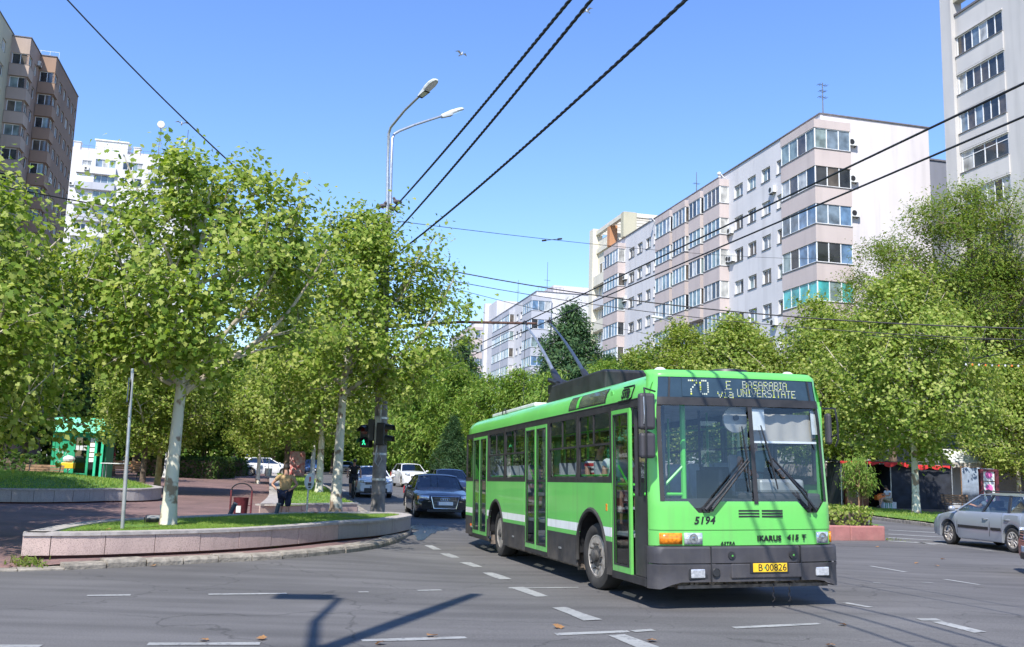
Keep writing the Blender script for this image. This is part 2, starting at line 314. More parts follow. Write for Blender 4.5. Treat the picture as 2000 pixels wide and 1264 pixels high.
def grime(m, col=(.17,.14,.11), z0=.28, z1=1.0, amt=.55, streak=.16):
    """road dust low on the body and faint runs down the panels"""
    n, b, L = nodes(m); base = b.inputs['Base Color'].links[0].from_socket; tc = n.nodes.new('ShaderNodeTexCoord'); sp = n.nodes.new('ShaderNodeSeparateXYZ'); L(tc.outputs['Object'], sp.inputs[0])
    mr = n.nodes.new('ShaderNodeMapRange'); mr.inputs[1].default_value = z0; mr.inputs[2].default_value = z1; mr.inputs[3].default_value = amt; mr.inputs[4].default_value = .04; L(sp.outputs[2], mr.inputs[0])
    no = n.nodes.new('ShaderNodeTexNoise'); no.inputs['Scale'].default_value = 3.5; no.inputs['Detail'].default_value = 8; no.inputs['Roughness'].default_value = .7; L(tc.outputs['Object'], no.inputs['Vector'])
    r2 = n.nodes.new('ShaderNodeMapRange'); r2.inputs[1].default_value = .35; r2.inputs[2].default_value = .7; L(no.outputs['Fac'], r2.inputs[0])
    m1 = n.nodes.new('ShaderNodeMath'); m1.operation = 'MULTIPLY'; L(mr.outputs[0], m1.inputs[0]); L(r2.outputs[0], m1.inputs[1])
    mp = n.nodes.new('ShaderNodeMapping'); mp.inputs['Scale'].default_value = (7,7,.5); L(tc.outputs['Object'], mp.inputs[0]); n3 = n.nodes.new('ShaderNodeTexNoise'); n3.inputs['Scale'].default_value = 1.5; n3.inputs['Detail'].default_value = 6; L(mp.outputs[0], n3.inputs['Vector'])
    r3 = n.nodes.new('ShaderNodeMapRange'); r3.inputs[1].default_value = .52; r3.inputs[2].default_value = .75; r3.inputs[4].default_value = streak; L(n3.outputs['Fac'], r3.inputs[0])
    ad = n.nodes.new('ShaderNodeMath'); ad.operation = 'ADD'; ad.use_clamp = True; L(m1.outputs[0], ad.inputs[0]); L(r3.outputs[0], ad.inputs[1])
    mx = n.nodes.new('ShaderNodeMix'); mx.data_type = 'RGBA'; mx.inputs[7].default_value = (*col,1); L(ad.outputs[0], mx.inputs[0]); L(base, mx.inputs[6]); L(mx.outputs[2], b.inputs['Base Color'])
grime(M['bus_green']); grime(M['bus_white'], amt=.5, streak=.3); grime(M['bus_skirt'], z0=.2, z1=.8, amt=.6, streak=.12); grime(M['bumper'], (.15,.135,.12), .2, .8, .4, .12)
grime(M['granite'], (.20,.16,.13), .05, .30, .5, .22); grime(M['granite_grey'], (.17,.15,.13), .05, .32, .5, .22); grime(M['kerb'], (.13,.115,.10), -.02, .12, .7, .3); grime(M['redplanter'], (.16,.12,.10), 0, .25, .6, .25)
# ------------------------------------------------------------------ ground, road, plaza
def axis(*segs):
    o = []
    for a,b,st in segs: o += list(np.arange(a,b,st))
    return o+[segs[-1][1]]
MB().grid(lambda x,y: (x,y,H(min(90,max(-90,x)),y)-.45-.02*max(0,abs(x)-70)**.5), axis((-1500,-100,200),(-100,100,10),(100,1500,200)), axis((-300,-20,70),(-20,220,8),(220,2500,300))).obj('ground', M['ground'], smooth=60)['kind'] = 'structure'
road = MB().grid(lambda x,y: (x,y,H(x,y)), axis((-60,-14,3),(-14,16,.6),(16,75,3)), axis((-18,6,2),(6,34,.6),(34,200,3))).obj('road', M['asphalt'], smooth=60); tag(road, kind='structure')
def sheet(pts, dz, step=1.0):
    """a strip between two polylines, laid dz above the ground"""
    pass
def mark(mb, a, b, w, dz=.006):
    a = Vector(a); b = Vector(b); d = (b-a); n = max(1,int(d.length/.5)); s = Vector((-d.y,d.x,0)).normalized()*w/2
    P = []
    for i in range(n+1):
        p = a+d*i/n; jit = s*(1+.16*math.sin(i*2.3+a.x*5))
        for q in (p+jit,p-jit): P.append((q.x,q.y,H(q.x,q.y)+dz))
    mb.add(P, [(2*i,2*i+1,2*i+3,2*i+2) for i in range(n)])
def lane_mark(p0, p1, w, nm='lane_marking'):
    mb = MB(); mark(mb, G(*p0), G(*p1), w); o = mb.obj(nm, M['paint'], parent=road); return o
for p0,p1,w in [((288,1259),(508,1258),.13),((706,1252),(910,1246),.13),((-60,1263),(80,1263),.13),((1085,1240),(1228,1234),.13),((1236,1234),(1276,1231),.1),
                ((170,1164),(255,1163),.11),((407,1161.5),(560,1160),.12),((815,1154),(862,1153),.1),((993,1149.5),(1130,1148),.1),((700,1157),(720,1157),.1),
                ((1433,1227),(1600,1219),.1),((1700,1106),(1770,1118),.12),((1845,1132),(1915,1143),.12),((1650,1178),(1700,1187),.11),((1795,1211),(1835,1211),.14),((1830,1215),(1915,1236),.16),((1790,1059),(1829,1065),.12),((1872,1069),(1941,1077),.1),((1705,1139),(1720,1140),.1),((1800,1138),(1822,1139),.08)]:
    lane_mark(p0, p1, w)
for p0,p1 in [((836,1065.5),(854,1074)),((868,1081.5),(890,1090)),((908,1099),(934,1108)),((952,1119),(988,1132)),((1008,1147.5),(1060,1166)),((1092,1187),(1158,1212)),((1204,1241),(1268,1266)),((1300,1282),(1400,1316))]:
    lane_mark(p0, p1, .2)
for i in range(7):      # lane line along the boulevard
    a = G(880-i*0,1020) if i < 0 else Vector((-4.6-.235*(34+i*6-34)-.2*i*0, 33+i*6.5, 0)); d = Vector((-.24,.97,0)); lane_mark_mb = MB(); mark(lane_mark_mb, a, a+d*2.6, .12); lane_mark_mb.obj('lane_marking', M['paint'], parent=road)
for y in (1035.5,1043.5,1050.5,1057):
    mb = MB(); a = G(1735,y); b = G(1850,y+6.5); mark(mb, a, b, .34); mb.obj('zebra_stripe', M['paint'], parent=road)
# wet patch by the kerb corner
def flatpoly(name, pts, m, dz, kind='structure', parent=None):
    mb = MB(); mb.poly([(x,y,H(x,y)+dz) for x,y in pts]); o = mb.obj(name, m, parent=parent); tag(o, kind=kind); return o
M['wet'] = mat('wet_asphalt', (.032,.032,.036), .22, var=.3, scale=2, world=True, spec=.7)
c0 = G(832,1035); pud = []
for i in range(26):
    a = 2*PI*i/26; r = 1+.38*math.sin(3*a+.5)+.2*math.sin(7*a)
    p = c0+Vector((math.cos(a)*.42*r-.12*math.sin(a), math.sin(a)*2.0*r, 0)); pud.append((p.x,p.y))
flatpoly('puddle', pud, M['wet'], .008)
# kerb line round the plaza corner (front bottom edge), from the photograph's kerb
KERB = [G(x,y) for x,y in ((-160,1122),(0,1117),(80,1115.5),(145,1113),(210,1110),(332,1104),(448,1098),(581,1091),(700,1079),(760,1066),(795,1051),(808,1038))]
KERB = [Vector((p.x,p.y,0)) for p in KERB]+[Vector((-2.75,26.2,0)),Vector((-3.6,29,0)),Vector((-4.5,32,0))]
LL = lambda y: -4.5-.24*(y-32)
KERB += [Vector((LL(y),y,0)) for y in (36,40,46,52,60,70,82,100,130)]
def resample(P, step):
    out = [P[0].copy()]; acc = 0
    for a,b in zip(P,P[1:]):
        L = (b-a).length; t = step-acc
        while t <= L: out.append(a+(b-a)*(t/L)); t += step
        acc = (acc+L)%step if t > L else 0
        acc = L-(t-step)
    return out
def smooth_line(P, it=2):
    for _ in range(it):
        Q = [P[0]]
        for a,b in zip(P,P[1:]): Q += [a*.75+b*.25, a*.25+b*.75]
        P = Q+[P[-1]]
    return P
KS = smooth_line(KERB); KR = resample(KS, .62)
kerb = thing('kerb', None, None); tag(kerb, kind='structure')
def normal2(P, i):
    t = P[min(len(P)-1,i+1)]-P[max(0,i-1)]; t.z = 0; t.normalize(); return Vector((-t.y,t.x,0))
kfar = MB()
for i in range(len(KR)-1):
    a,b = KR[i],KR[i+1]; na,nb = normal2(KR,i),normal2(KR,i+1); far = a.y > 40
    t = (b-a).normalized(); g = 0 if far else .006+.008*random.random(); h0 = .115+.012*random.uniform(-1,1)
    if a.x < -7.2 : h0 = .03
    elif a.x < -6.2: h0 = .03+.09*ss(-7.2,-6.2,a.x)
    a2,b2 = a+t*g, b-t*g; wd = .33+.01*random.uniform(-1,1); off = random.uniform(-.012,.012)
    mb = kfar if far else MB()
    z = lambda p: H(p.x,p.y)
    A0,B0 = a2+na*off,b2+nb*off; A1,B1 = A0+na*.025,B0+nb*.025; A2,B2 = a2+na*wd,b2+nb*wd
    rows = [[(p.x,p.y,z(p)-.05) for p in (A0,B0)],[(p.x,p.y,z(p)+h0*.6) for p in (A0,B0)],[(p.x,p.y,z(p)+h0) for p in (A1,B1)],[(p.x,p.y,z(p)+h0) for p in (A2,B2)],[(p.x,p.y,z(p)-.05) for p in (A2,B2)]]
    vs = [p for r in rows for p in r]
    fs = [(2*k,2*k+1,2*k+3,2*k+2) for k in range(4)]+[(0,2,4,6,8),(1,9,7,5,3)]
    mb.add(vs, fs)
    if not far: mb.obj('kerb_stone', M['kerb'], parent=kerb)
kf = kfar.obj('kerb_run', M['kerb'], parent=kerb); tag(kf, kind='stuff')
# plaza sheet behind the kerb
PZ = .10
inner = [KR[i]+normal2(KR,i)*.325 for i in range(len(KR))]
mb = MB(); xs_n = 46
P = []
for p in inner:
    far_x = -120.; L = p.x-far_x
    for j in range(xs_n):
        f = (j/(xs_n-1))**1.8; x = p.x-L*f; y = p.y+max(0,(10 if p.y < 30 else 0))*0*f
        P.append((x, y, H(x,y)+PZ+ (0 if p.x>-6.2 else -.085*ss(-6.2,-7.4,p.x)*(1-f))))
mb.add(P, [(i*xs_n+j,(i+1)*xs_n+j,(i+1)*xs_n+j+1,i*xs_n+j+1) for i in range(len(inner)-1) for j in range(xs_n-1)])
plaza = mb.obj('plaza', M['paving'], smooth=60); tag(plaza, kind='structure')
# left of the kerb's low end the paving runs on beside the road
# paving bricks laid as pieces at the near corner
pb = MB(); pb.box(-.098,.098,-.048,.048,0,.02); pbm = pb.mesh('paving_brick', M['brick'])
cnt = 0; spots = []
for r in range(60):
    for k in range(40):
        x = -7.42-k*.205-(r%2)*.1; y = 14.02+r*.105
        spots.append((x*x+y*y,x,y))
spots.sort()
for _,x,y in spots:
    if cnt >= 290: break
    pr = cam.matrix_world.inverted() @ Vector((x,y,.1)); px = 1000+F_PX*pr.x/-pr.z; py = 632-F_PX*pr.y/-pr.z
    if px < -5 or py > 1116 or px > 52 or py < 1035: continue
    o = put('paving_brick', pbm, plaza, (x,y,.018+PZ-.085*ss(-6.2,-7.4,x)-.008+random.uniform(-.003,.003)), (random.uniform(-.02,.02),random.uniform(-.02,.02),random.uniform(-.02,.02))); cnt += 1

# ------------------------------------------------------------------ raised granite planters
def panels(root, pts, z0, z1, width, mats, first=None, th=.05, greyfrom=None, cope=.30, copeh=.05):
    """granite slabs along a polyline (outside to the right of travel), with coping stones on top; each slab its own object"""
    rs = resample(smooth_line(pts), .08); n = len(rs); step = int(round(width/.08)); i = 0; k = 0
    cuts = [0]
    if first: cuts.append(max(1,int(first/.08)))
    while cuts[-1]+step < n-1: cuts.append(cuts[-1]+step)
    cuts.append(n-1)
    for a,b in zip(cuts,cuts[1:]):
        idx = [a]+[j for j in range(a+1,b) if (j-a)%3 == 0]+[b]
        mb = MB(); tip = .006; out = []; inn = []; jit = random.uniform(-.004,.004)
        for q,j in enumerate(idx):
            p = rs[j]; nm = -normal2(rs,j); t = Vector((nm.y,-nm.x,0))
            sh = t*(tip if q == len(idx)-1 else (-tip if q == 0 else 0))*-1
            sh = (rs[min(n-1,j+1)]-rs[max(0,j-1)]).normalized()*(tip if q == 0 else (-tip if q == len(idx)-1 else 0))
            out.append(p+sh+nm*(.0+jit)); inn.append(p+sh-nm*th)
        m_ = len(idx); vs = []
        for z in (z0,z1):
            vs += [(p.x,p.y,H(p.x,p.y)+z) for p in out]+[(p.x,p.y,H(p.x,p.y)+z) for p in inn]
        fs = []
        for q in range(m_-1):
            fs += [(q,q+1,2*m_+q+1,2*m_+q),(m_+q+1,m_+q,3*m_+q,3*m_+q+1),(2*m_+q,2*m_+q+1,3*m_+q+1,3*m_+q),(q+1,q,m_+q,m_+q+1)]
        fs += [(0,2*m_,3*m_,m_),(m_-1,2*m_-1,4*m_-1,3*m_-1)]
        mb.add(vs, fs); grey = greyfrom is not None and k >= greyfrom
        mb.obj('granite_panel', mats[1] if grey else mats[0], parent=root); k += 1
    # coping: stones about two panels long
    st = int(round(width*1.5/.08)); cs = list(range(0,n-1,st))+[n-1]
    for a,b in zip(cs,cs[1:]):
        idx = list(range(a,b,3))+[b]; mb = MB(); vs = []; m_ = len(idx)
        O = []; I = []
        for q,j in enumerate(idx):
            p = rs[j]; nm = -normal2(rs,j); sh = (rs[min(n-1,j+1)]-rs[max(0,j-1)]).normalized()*(.003 if q == 0 else (-.003 if q == m_-1 else 0))
            O.append(p+sh+nm*.025); I.append(p+sh-nm*cope)
        for z in (z1,z1+copeh): vs += [(p.x,p.y,H(p.x,p.y)+z) for p in O]+[(p.x,p.y,H(p.x,p.y)+z) for p in I]
        fs = []
        for q in range(m_-1): fs += [(q,q+1,2*m_+q+1,2*m_+q),(m_+q+1,m_+q,3*m_+q,3*m_+q+1),(2*m_+q,2*m_+q+1,3*m_+q+1,3*m_+q),(q+1,q,m_+q,m_+q+1)]
        fs += [(0,2*m_,3*m_,m_),(m_-1,2*m_-1,4*m_-1,3*m_-1)]
        mb.add(vs, fs); mb.obj('coping_stone', M['coping'], parent=root)
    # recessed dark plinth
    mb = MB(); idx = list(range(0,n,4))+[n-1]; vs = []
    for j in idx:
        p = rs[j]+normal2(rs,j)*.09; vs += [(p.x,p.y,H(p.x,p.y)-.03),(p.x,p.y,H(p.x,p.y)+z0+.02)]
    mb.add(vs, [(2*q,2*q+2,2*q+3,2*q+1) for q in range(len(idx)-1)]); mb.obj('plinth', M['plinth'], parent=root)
    return rs
def inside(poly, x, y):
    c = False; n = len(poly)
    for i in range(n):
        (x1,y1),(x2,y2) = poly[i],poly[(i+1)%n]
        if (y1 > y) != (y2 > y) and x < (x2-x1)*(y-y1)/(y2-y1)+x1: c = not c
    return c
def blades(name, poly, zf, n, h, w, m, parent=None, label=None, cat=None):
    xs = [p[0] for p in poly]; ys = [p[1] for p in poly]; pts = []
    while len(pts) < n:
        x = random.uniform(min(xs),max(xs)); y = random.uniform(min(ys),max(ys))
        if inside(poly,x,y): pts.append((x,y,zf(x,y)))
    P = np.array(pts); N = len(P); a = RNG.uniform(0,2*PI,N); hh = h*RNG.uniform(.5,1.3,N)*(.75+.5*np.sin(P[:,0]*2.1)*np.sin(P[:,1]*1.7)**2); ww = w*RNG.uniform(.6,1.3,N)
    V = np.zeros((N,3,3)); dx,dy = np.cos(a)*ww/2,np.sin(a)*ww/2
    V[:,0] = P; V[:,0,0] -= dx; V[:,0,1] -= dy; V[:,1] = P; V[:,1,0] += dx; V[:,1,1] += dy
    V[:,2] = P; V[:,2,0] += RNG.normal(0,.5,N)*hh; V[:,2,1] += RNG.normal(0,.5,N)*hh; V[:,2,2] += hh
    me = bpy.data.meshes.new(name); me.vertices.add(3*N); me.vertices.foreach_set('co', V.ravel()); me.loops.add(3*N); me.loops.foreach_set('vertex_index', np.arange(3*N))
    me.polygons.add(N); me.polygons.foreach_set('loop_start', np.arange(0,3*N,3)); me.update(calc_edges=True); me.materials.append(m)
    o = bpy.data.objects.new(name, me); C.objects.link(o); o.parent = parent; o['kind'] = 'stuff'
    tag(o, label, cat); return o
def lawn(poly, dz, mound=0, n=0, h=.06, w=.012, m='grass', label=None):
    cx = sum(p[0] for p in poly)/len(poly); cy = sum(p[1] for p in poly)/len(poly)
    zf = lambda x,y: H(x,y)+dz
    mb = MB(); rings = [1,.8,.5,.2]; vs = []; k = len(poly)
    def zz(x,y,f): return H(x,y)+dz+mound*(1-f*f)
    for f in rings: vs += [(cx+(x-cx)*f, cy+(y-cy)*f, zz(cx+(x-cx)*f, cy+(y-cy)*f, f)) for x,y in poly]
    vs.append((cx,cy,zz(cx,cy,0))); fs = []
    for r in range(len(rings)-1): fs += [(r*k+i,r*k+(i+1)%k,(r+1)*k+(i+1)%k,(r+1)*k+i) for i in range(k)]
    r = len(rings)-1; fs += [(r*k+i,r*k+(i+1)%k,len(vs)-1) for i in range(k)]
    mb.add(vs, fs); o = mb.obj('lawn', M['soil'], smooth=80); tag(o, kind='structure')
    if n:
        def zb(x,y):
            # radial fraction
            lo,hi = 0,1.0
            for _ in range(9):
                mid = (lo+hi)/2
                if mid == 0 or inside([(cx+(a-cx)*mid,cy+(b-cy)*mid) for a,b in poly],x,y): hi = mid
                else: lo = mid
            return zz(x,y,hi)-.005
        blades('grass', poly, zb if mound else (lambda x,y: H(x,y)+dz-.005), n, h, w, M[m], label=label, cat='grass')
    return o
V2 = lambda p: Vector((p[0],p[1],0))
# corner planter: front face from the panels' foot, back edge from the far coping
front = [V2(G(x,y,.15)) for x,y in ((40,1085.7),(157,1084.7),(301,1079.8),(430,1074.5),(539,1066.5),(619,1058.5),(700,1050),(760,1043))]
tipR = [V2(G(790,1036.5,.15))]
tipR += [tipR[0]+Vector((.14,.55,0)), tipR[0]+Vector((-.1,1.15,0))]
back = [V2(G(x,y,.5)) for x,y in ((690,999.5),(560,1001),(445,1004),(330,1009),(210,1014),(125,1023.6))]
back[0:0] = [tipR[-1]+Vector((-.5,.25,0))]
pw = thing('planter_wall', 'low curved planter wall of pinkish granite slabs round the corner lawn', 'planter wall')
outline = front+tipR+back
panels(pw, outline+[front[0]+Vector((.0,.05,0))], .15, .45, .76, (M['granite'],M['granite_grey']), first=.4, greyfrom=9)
cen = sum(outline, Vector())/len(outline)
def inset(P, d):
    P = smooth_line(P+[P[0]]); out = []
    for i in range(len(P)-1):
        t = P[(i+1)%(len(P)-1)]-P[i-1]; nm = Vector((-t.y,t.x,0)).normalized(); q = P[i]+nm*d; out.append((q.x,q.y))
    return out
pl_in = inset(outline, .27)
lawn(pl_in, .47, 0, 42000, .05, .011, label='short sunlit lawn inside the curved granite corner planter')
# second planter, on the plaza to the left
f2 = [V2(G(x,y,.15)) for x,y in ((-190,975),(-90,978),(0,980.5),(80,981),(160,980),(215,978))]
e2 = f2[-1]; f2 += [e2+Vector((.75,.6,0)), e2+Vector((1.05,1.7,0)), e2+Vector((.75,3.0,0)), e2+Vector((-.6,4.6,0)), e2+Vector((-3,6.6,0)), e2+Vector((-6.5,8,0)), e2+Vector((-10,7.4,0)), f2[0]+Vector((-1.5,4,0))]
pw2 = thing('planter_wall', 'greyer shaded granite planter wall with a rounded end on the plaza near the green kiosk', 'planter wall')
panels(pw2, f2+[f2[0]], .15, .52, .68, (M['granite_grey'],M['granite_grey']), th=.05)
lawn(inset(f2,.28), .54, .35, 16000, .10, .03, label='mounded lawn in the rounded planter near the green kiosk')
# third planter: grass strip between plaza and boulevard
A3 = V2(G(507,1003,.13)); B3 = V2(G(716,999,.13))
kl = [Vector((LL(y)-.55,y,0)) for y in (36,40,46,52,60,70)]
B3 = Vector((LL(31.5)-.6,B3.y,0))
lf = [Vector((A3.x-.25*(y-A3.y)+.3,y,0)) for y in (70,60,50,42,36)]
pw3 = thing('planter_wall', 'low granite wall round the grass strip between plaza and boulevard', 'planter wall')
o3 = [A3,A3*.66+B3*.34,A3*.33+B3*.67,B3]+kl+lf
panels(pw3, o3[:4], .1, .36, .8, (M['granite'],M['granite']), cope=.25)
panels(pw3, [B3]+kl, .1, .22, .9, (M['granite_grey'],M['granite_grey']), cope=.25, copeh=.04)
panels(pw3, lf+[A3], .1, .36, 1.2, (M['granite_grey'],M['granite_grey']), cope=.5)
lawn([(p.x,p.y) for p in [A3+Vector((.5,.25,0)),B3+Vector((-.2,.3,0))]+[q+Vector((-.25,0,0)) for q in kl]+[q+Vector((.45,0,0)) for q in lf]], .36, .12, 14000, .10, .04, label='shaded grass strip under the plane trees beside the boulevard')

# right-hand side: kerb, grass strip, trodden earth behind
KR2 = [Vector((x,y,0)) for x,y in ((26.5,27.5),(21,30),(17.6,32.6),(16.2,35.5),(15.9,40),(16.0,47),(14,58),(8.5,78),(0,110))]
KR2 = resample(smooth_line(KR2), .8); kr = thing('kerb', None, None); tag(kr, kind='structure'); far_mb = MB()
for i in range(len(KR2)-1):
    a,b = KR2[i],KR2[i+1]; na,nb = -normal2(KR2,i),-normal2(KR2,i+1); mb = MB(); t = (b-a).normalized()*.008
    z = lambda p: H(p.x,p.y)
    A,B = a+t,b-t; h0 = .12+random.uniform(-.01,.01); vs = []
    for p,q in ((A,na),(B,nb)): vs += [(p.x,p.y,z(p)-.05),(p.x,p.y,z(p)+h0),((p+q*.2).x,(p+q*.2).y,z(p)+h0),((p+q*.2).x,(p+q*.2).y,z(p)-.05)]
    tgt = mb if a.y < 55 else far_mb
    tgt.add(vs, [(0,1,5,4),(1,2,6,5),(2,3,7,6),(0,3,2,1),(4,5,6,7)])
    if a.y < 55: mb.obj('kerb_stone', M['kerb'], parent=kr)
tag(far_mb.obj('kerb_run', M['kerb'], parent=kr), kind='stuff')
mb = MB(); nx = 14; P = []
for i,p in enumerate(KR2):
    q = p-normal2(KR2,i)*.19
    for j in range(nx): x = q.x+70*(j/(nx-1))**1.6; P.append((x,q.y+(2*(j/(nx-1))),H(q.x,q.y)+.1+.05*min(1,j*.5)))
mb.add(P, [(i*nx+j,i*nx+j+1,(i+1)*nx+j+1,(i+1)*nx+j) for i in range(len(KR2)-1) for j in range(nx-1)]); tag(mb.obj('verge', M['dirt'], smooth=70), kind='structure')
gp = [(q.x+.3,q.y) for q in KR2 if 30.5 < q.y < 62]; gp = gp[::3]+[(gp[-1][0]+5,gp[-1][1])]+[(x+5.2,y+1.5) for x,y in gp[::-3]]
blades('grass', gp, lambda x,y: .13, 22000, .13, .045, M['grass'], label='uneven grass verge behind the far kerb under the right plane trees', cat='grass')
sgp = MB(); sgp.poly([(x,y,.165) for x,y in gp]); 
tag(sgp.obj('lawn', M['soil']), kind='structure')
# boulevard's right edge: pinkish low wall and green median behind it
RL = lambda y: 5.3-.24*(y-23)
mw = thing('median_wall', 'low pinkish wall edging the tree-filled median of the boulevard', 'low wall')
pts = [Vector((RL(y),y,0)) for y in (33,40,48,56,64,74,86,100,120)]
rs = resample(pts, 1.5)
for a,b in zip(rs,rs[1:]):
    t = (b-a).normalized()*.01; nm = Vector((t.y,-t.x,0)).normalized(); A,B = a+t,b-t; vs = []
    for p in (A,B): vs += [(p.x,p.y,H(p.x,p.y)-.05),(p.x,p.y,H(p.x,p.y)+.42),((p+nm*.25).x,(p+nm*.25).y,H(p.x,p.y)+.42),((p+nm*.25).x,(p+nm*.25).y,H(p.x,p.y)-.05)]
    MB().add(vs, [(0,4,5,1),(1,5,6,2),(2,6,7,3),(0,1,2,3),(4,7,6,5)]).obj('wall_block', M['granite'], parent=mw)
mb = MB(); P = []; ys = list(range(30,125,4))
for y in ys:
    for j in range(6): x = RL(y)+.2+j*1.6; P.append((x,y,H(x,y)+.32))
mb.add(P, [(i*6+j,i*6+j+1,(i+1)*6+j+1,(i+1)*6+j) for i in range(len(ys)-1) for j in range(5)]); tag(mb.obj('median', M['soil'], smooth=70), kind='structure')
# red painted kerb planter in front of it
p0 = G(1730,1056); p1 = G(1632,1056); t = (p1-p0); t.z = 0; t.normalize(); nb = Vector((-t.y,t.x,0))
if nb.y < 0: nb = -nb
rpl = thing('median_planter', 'red painted concrete planter box at the tip of the median', 'planter')
def rbox(a, L, dpt, h, name, m):
    mb = MB(); A = a; B = a+t*L; vs = []
    for z in (-.03,h):
        for p in (A,B,B+nb*dpt,A+nb*dpt): vs.append((p.x,p.y,z))
    mb.add(vs, [(0,3,2,1),(4,5,6,7),(0,1,5,4),(1,2,6,5),(2,3,7,6),(3,0,4,7)]); o = mb.obj(name, m, parent=rpl); bv = o.modifiers.new('b','BEVEL'); bv.width = .04; bv.segments = 3; return o
p0.z = 0
for k in range(5): rbox(p0+t*(k*1.25+.004), 1.242, .22, .40+.01*(k%2), 'wall_block', M['redplanter'])
rbox(p0+nb*.225, .22, 2.6, .40, 'wall_block', M['redplanter'])
rbox(p0+nb*.225+t*.225, 6.0, 2.5, .34, 'soil', M['dirt'])
RP0, RPT, RPN = p0, t, nb
# ------------------------------------------------------------------ trees
def star(n, lobes, inner, tipw=1.):
    pts = []
    for i in range(2*lobes+1):
        pass
    return pts
def plane_leaf():
    # palmate five-lobed leaf with a short stalk, about 1 unit long
    A = [(-90,.10),(-58,.40),(-24,.37),(4,.56),(30,.41),(55,.50),(74,.47),(90,.68),(106,.47),(125,.50),(150,.41),(176,.56),(204,.37),(238,.40)]
    return np.array([(r*math.cos(R(a)), r*math.sin(R(a)), .28*abs(r*math.cos(R(a)))-.30*max(0,r-.40)) for a,r in A])
def simple_leaf(n=6, w=.36):
    return np.array([(w*math.sin(2*PI*i/n)*(1 if n > 4 else 1), .5*math.cos(2*PI*i/n), -.1*abs(math.cos(2*PI*i/n))) for i in range(n)])
def spray(w=.16):
    return np.array([(0,-.5,0),(w,-.25,.02),(w*.8,.15,0),(0,.5,-.08),(-w*.8,.15,0),(-w,-.25,.02)])
LEAF = {'plane': plane_leaf(), 'leaf': simple_leaf(6,.34), 'tri': simple_leaf(5,.42), 'spray': spray(), 'needle': spray(.09)}
def leaf_mesh(name, P, N, size, tpl, m, droop=0., along=None):
    """P positions, N facing directions (n x 3), one small polygon per leaf"""
    T = LEAF[tpl]; n = len(P); k = len(T)
    N = N/np.linalg.norm(N,axis=1,keepdims=True)
    A = RNG.normal(size=(n,3)) if along is None else along+RNG.normal(size=(n,3))*.35
    A[:,2] -= droop
    A -= N*(A*N).sum(1,keepdims=True); A /= np.linalg.norm(A,axis=1,keepdims=True)+1e-9; B = np.cross(N,A)
    s = size*RNG.uniform(.6,1.25,n)
    V = P[:,None,:]+s[:,None,None]*(T[None,:,0:1]*B[:,None,:]+T[None,:,1:2]*A[:,None,:]+T[None,:,2:3]*N[:,None,:])
    me = bpy.data.meshes.new(name); me.vertices.add(n*k); me.vertices.foreach_set('co', V.ravel()); me.loops.add(n*k); me.loops.foreach_set('vertex_index', np.arange(n*k))
    me.polygons.add(n); me.polygons.foreach_set('loop_start', np.arange(0,n*k,k)); me.update(calc_edges=True)
    for q in (m if isinstance(m,(list,tuple)) else [m]): me.materials.append(q)
    if isinstance(m,(list,tuple)): me.polygons.foreach_set('material_index', (RNG.random(n) < .03).astype(int))
    return me
def profile(kind, t):
    if kind == 'plane': return max(.02, math.sin(PI*min(1,max(0,(t*.93+.07))**.72))**.8)
    if kind == 'tall': return max(.03, 1.12*min(1,t*2.2+.35)*max(0,1-t)**.66)
    if kind == 'round': return max(.02, math.sqrt(max(0,1-(2*t-1)**2)))
    if kind == 'cone': return max(.03, (1-t)**.85*(.55+.45*min(1,t*6)))
    if kind == 'column': return max(.05, min(1,t*5)*(1-t**2.2)**.7)
    if kind == 'vase': return max(.03, min(1,.25+t*1.5)*math.sqrt(max(0,1-t**3)))
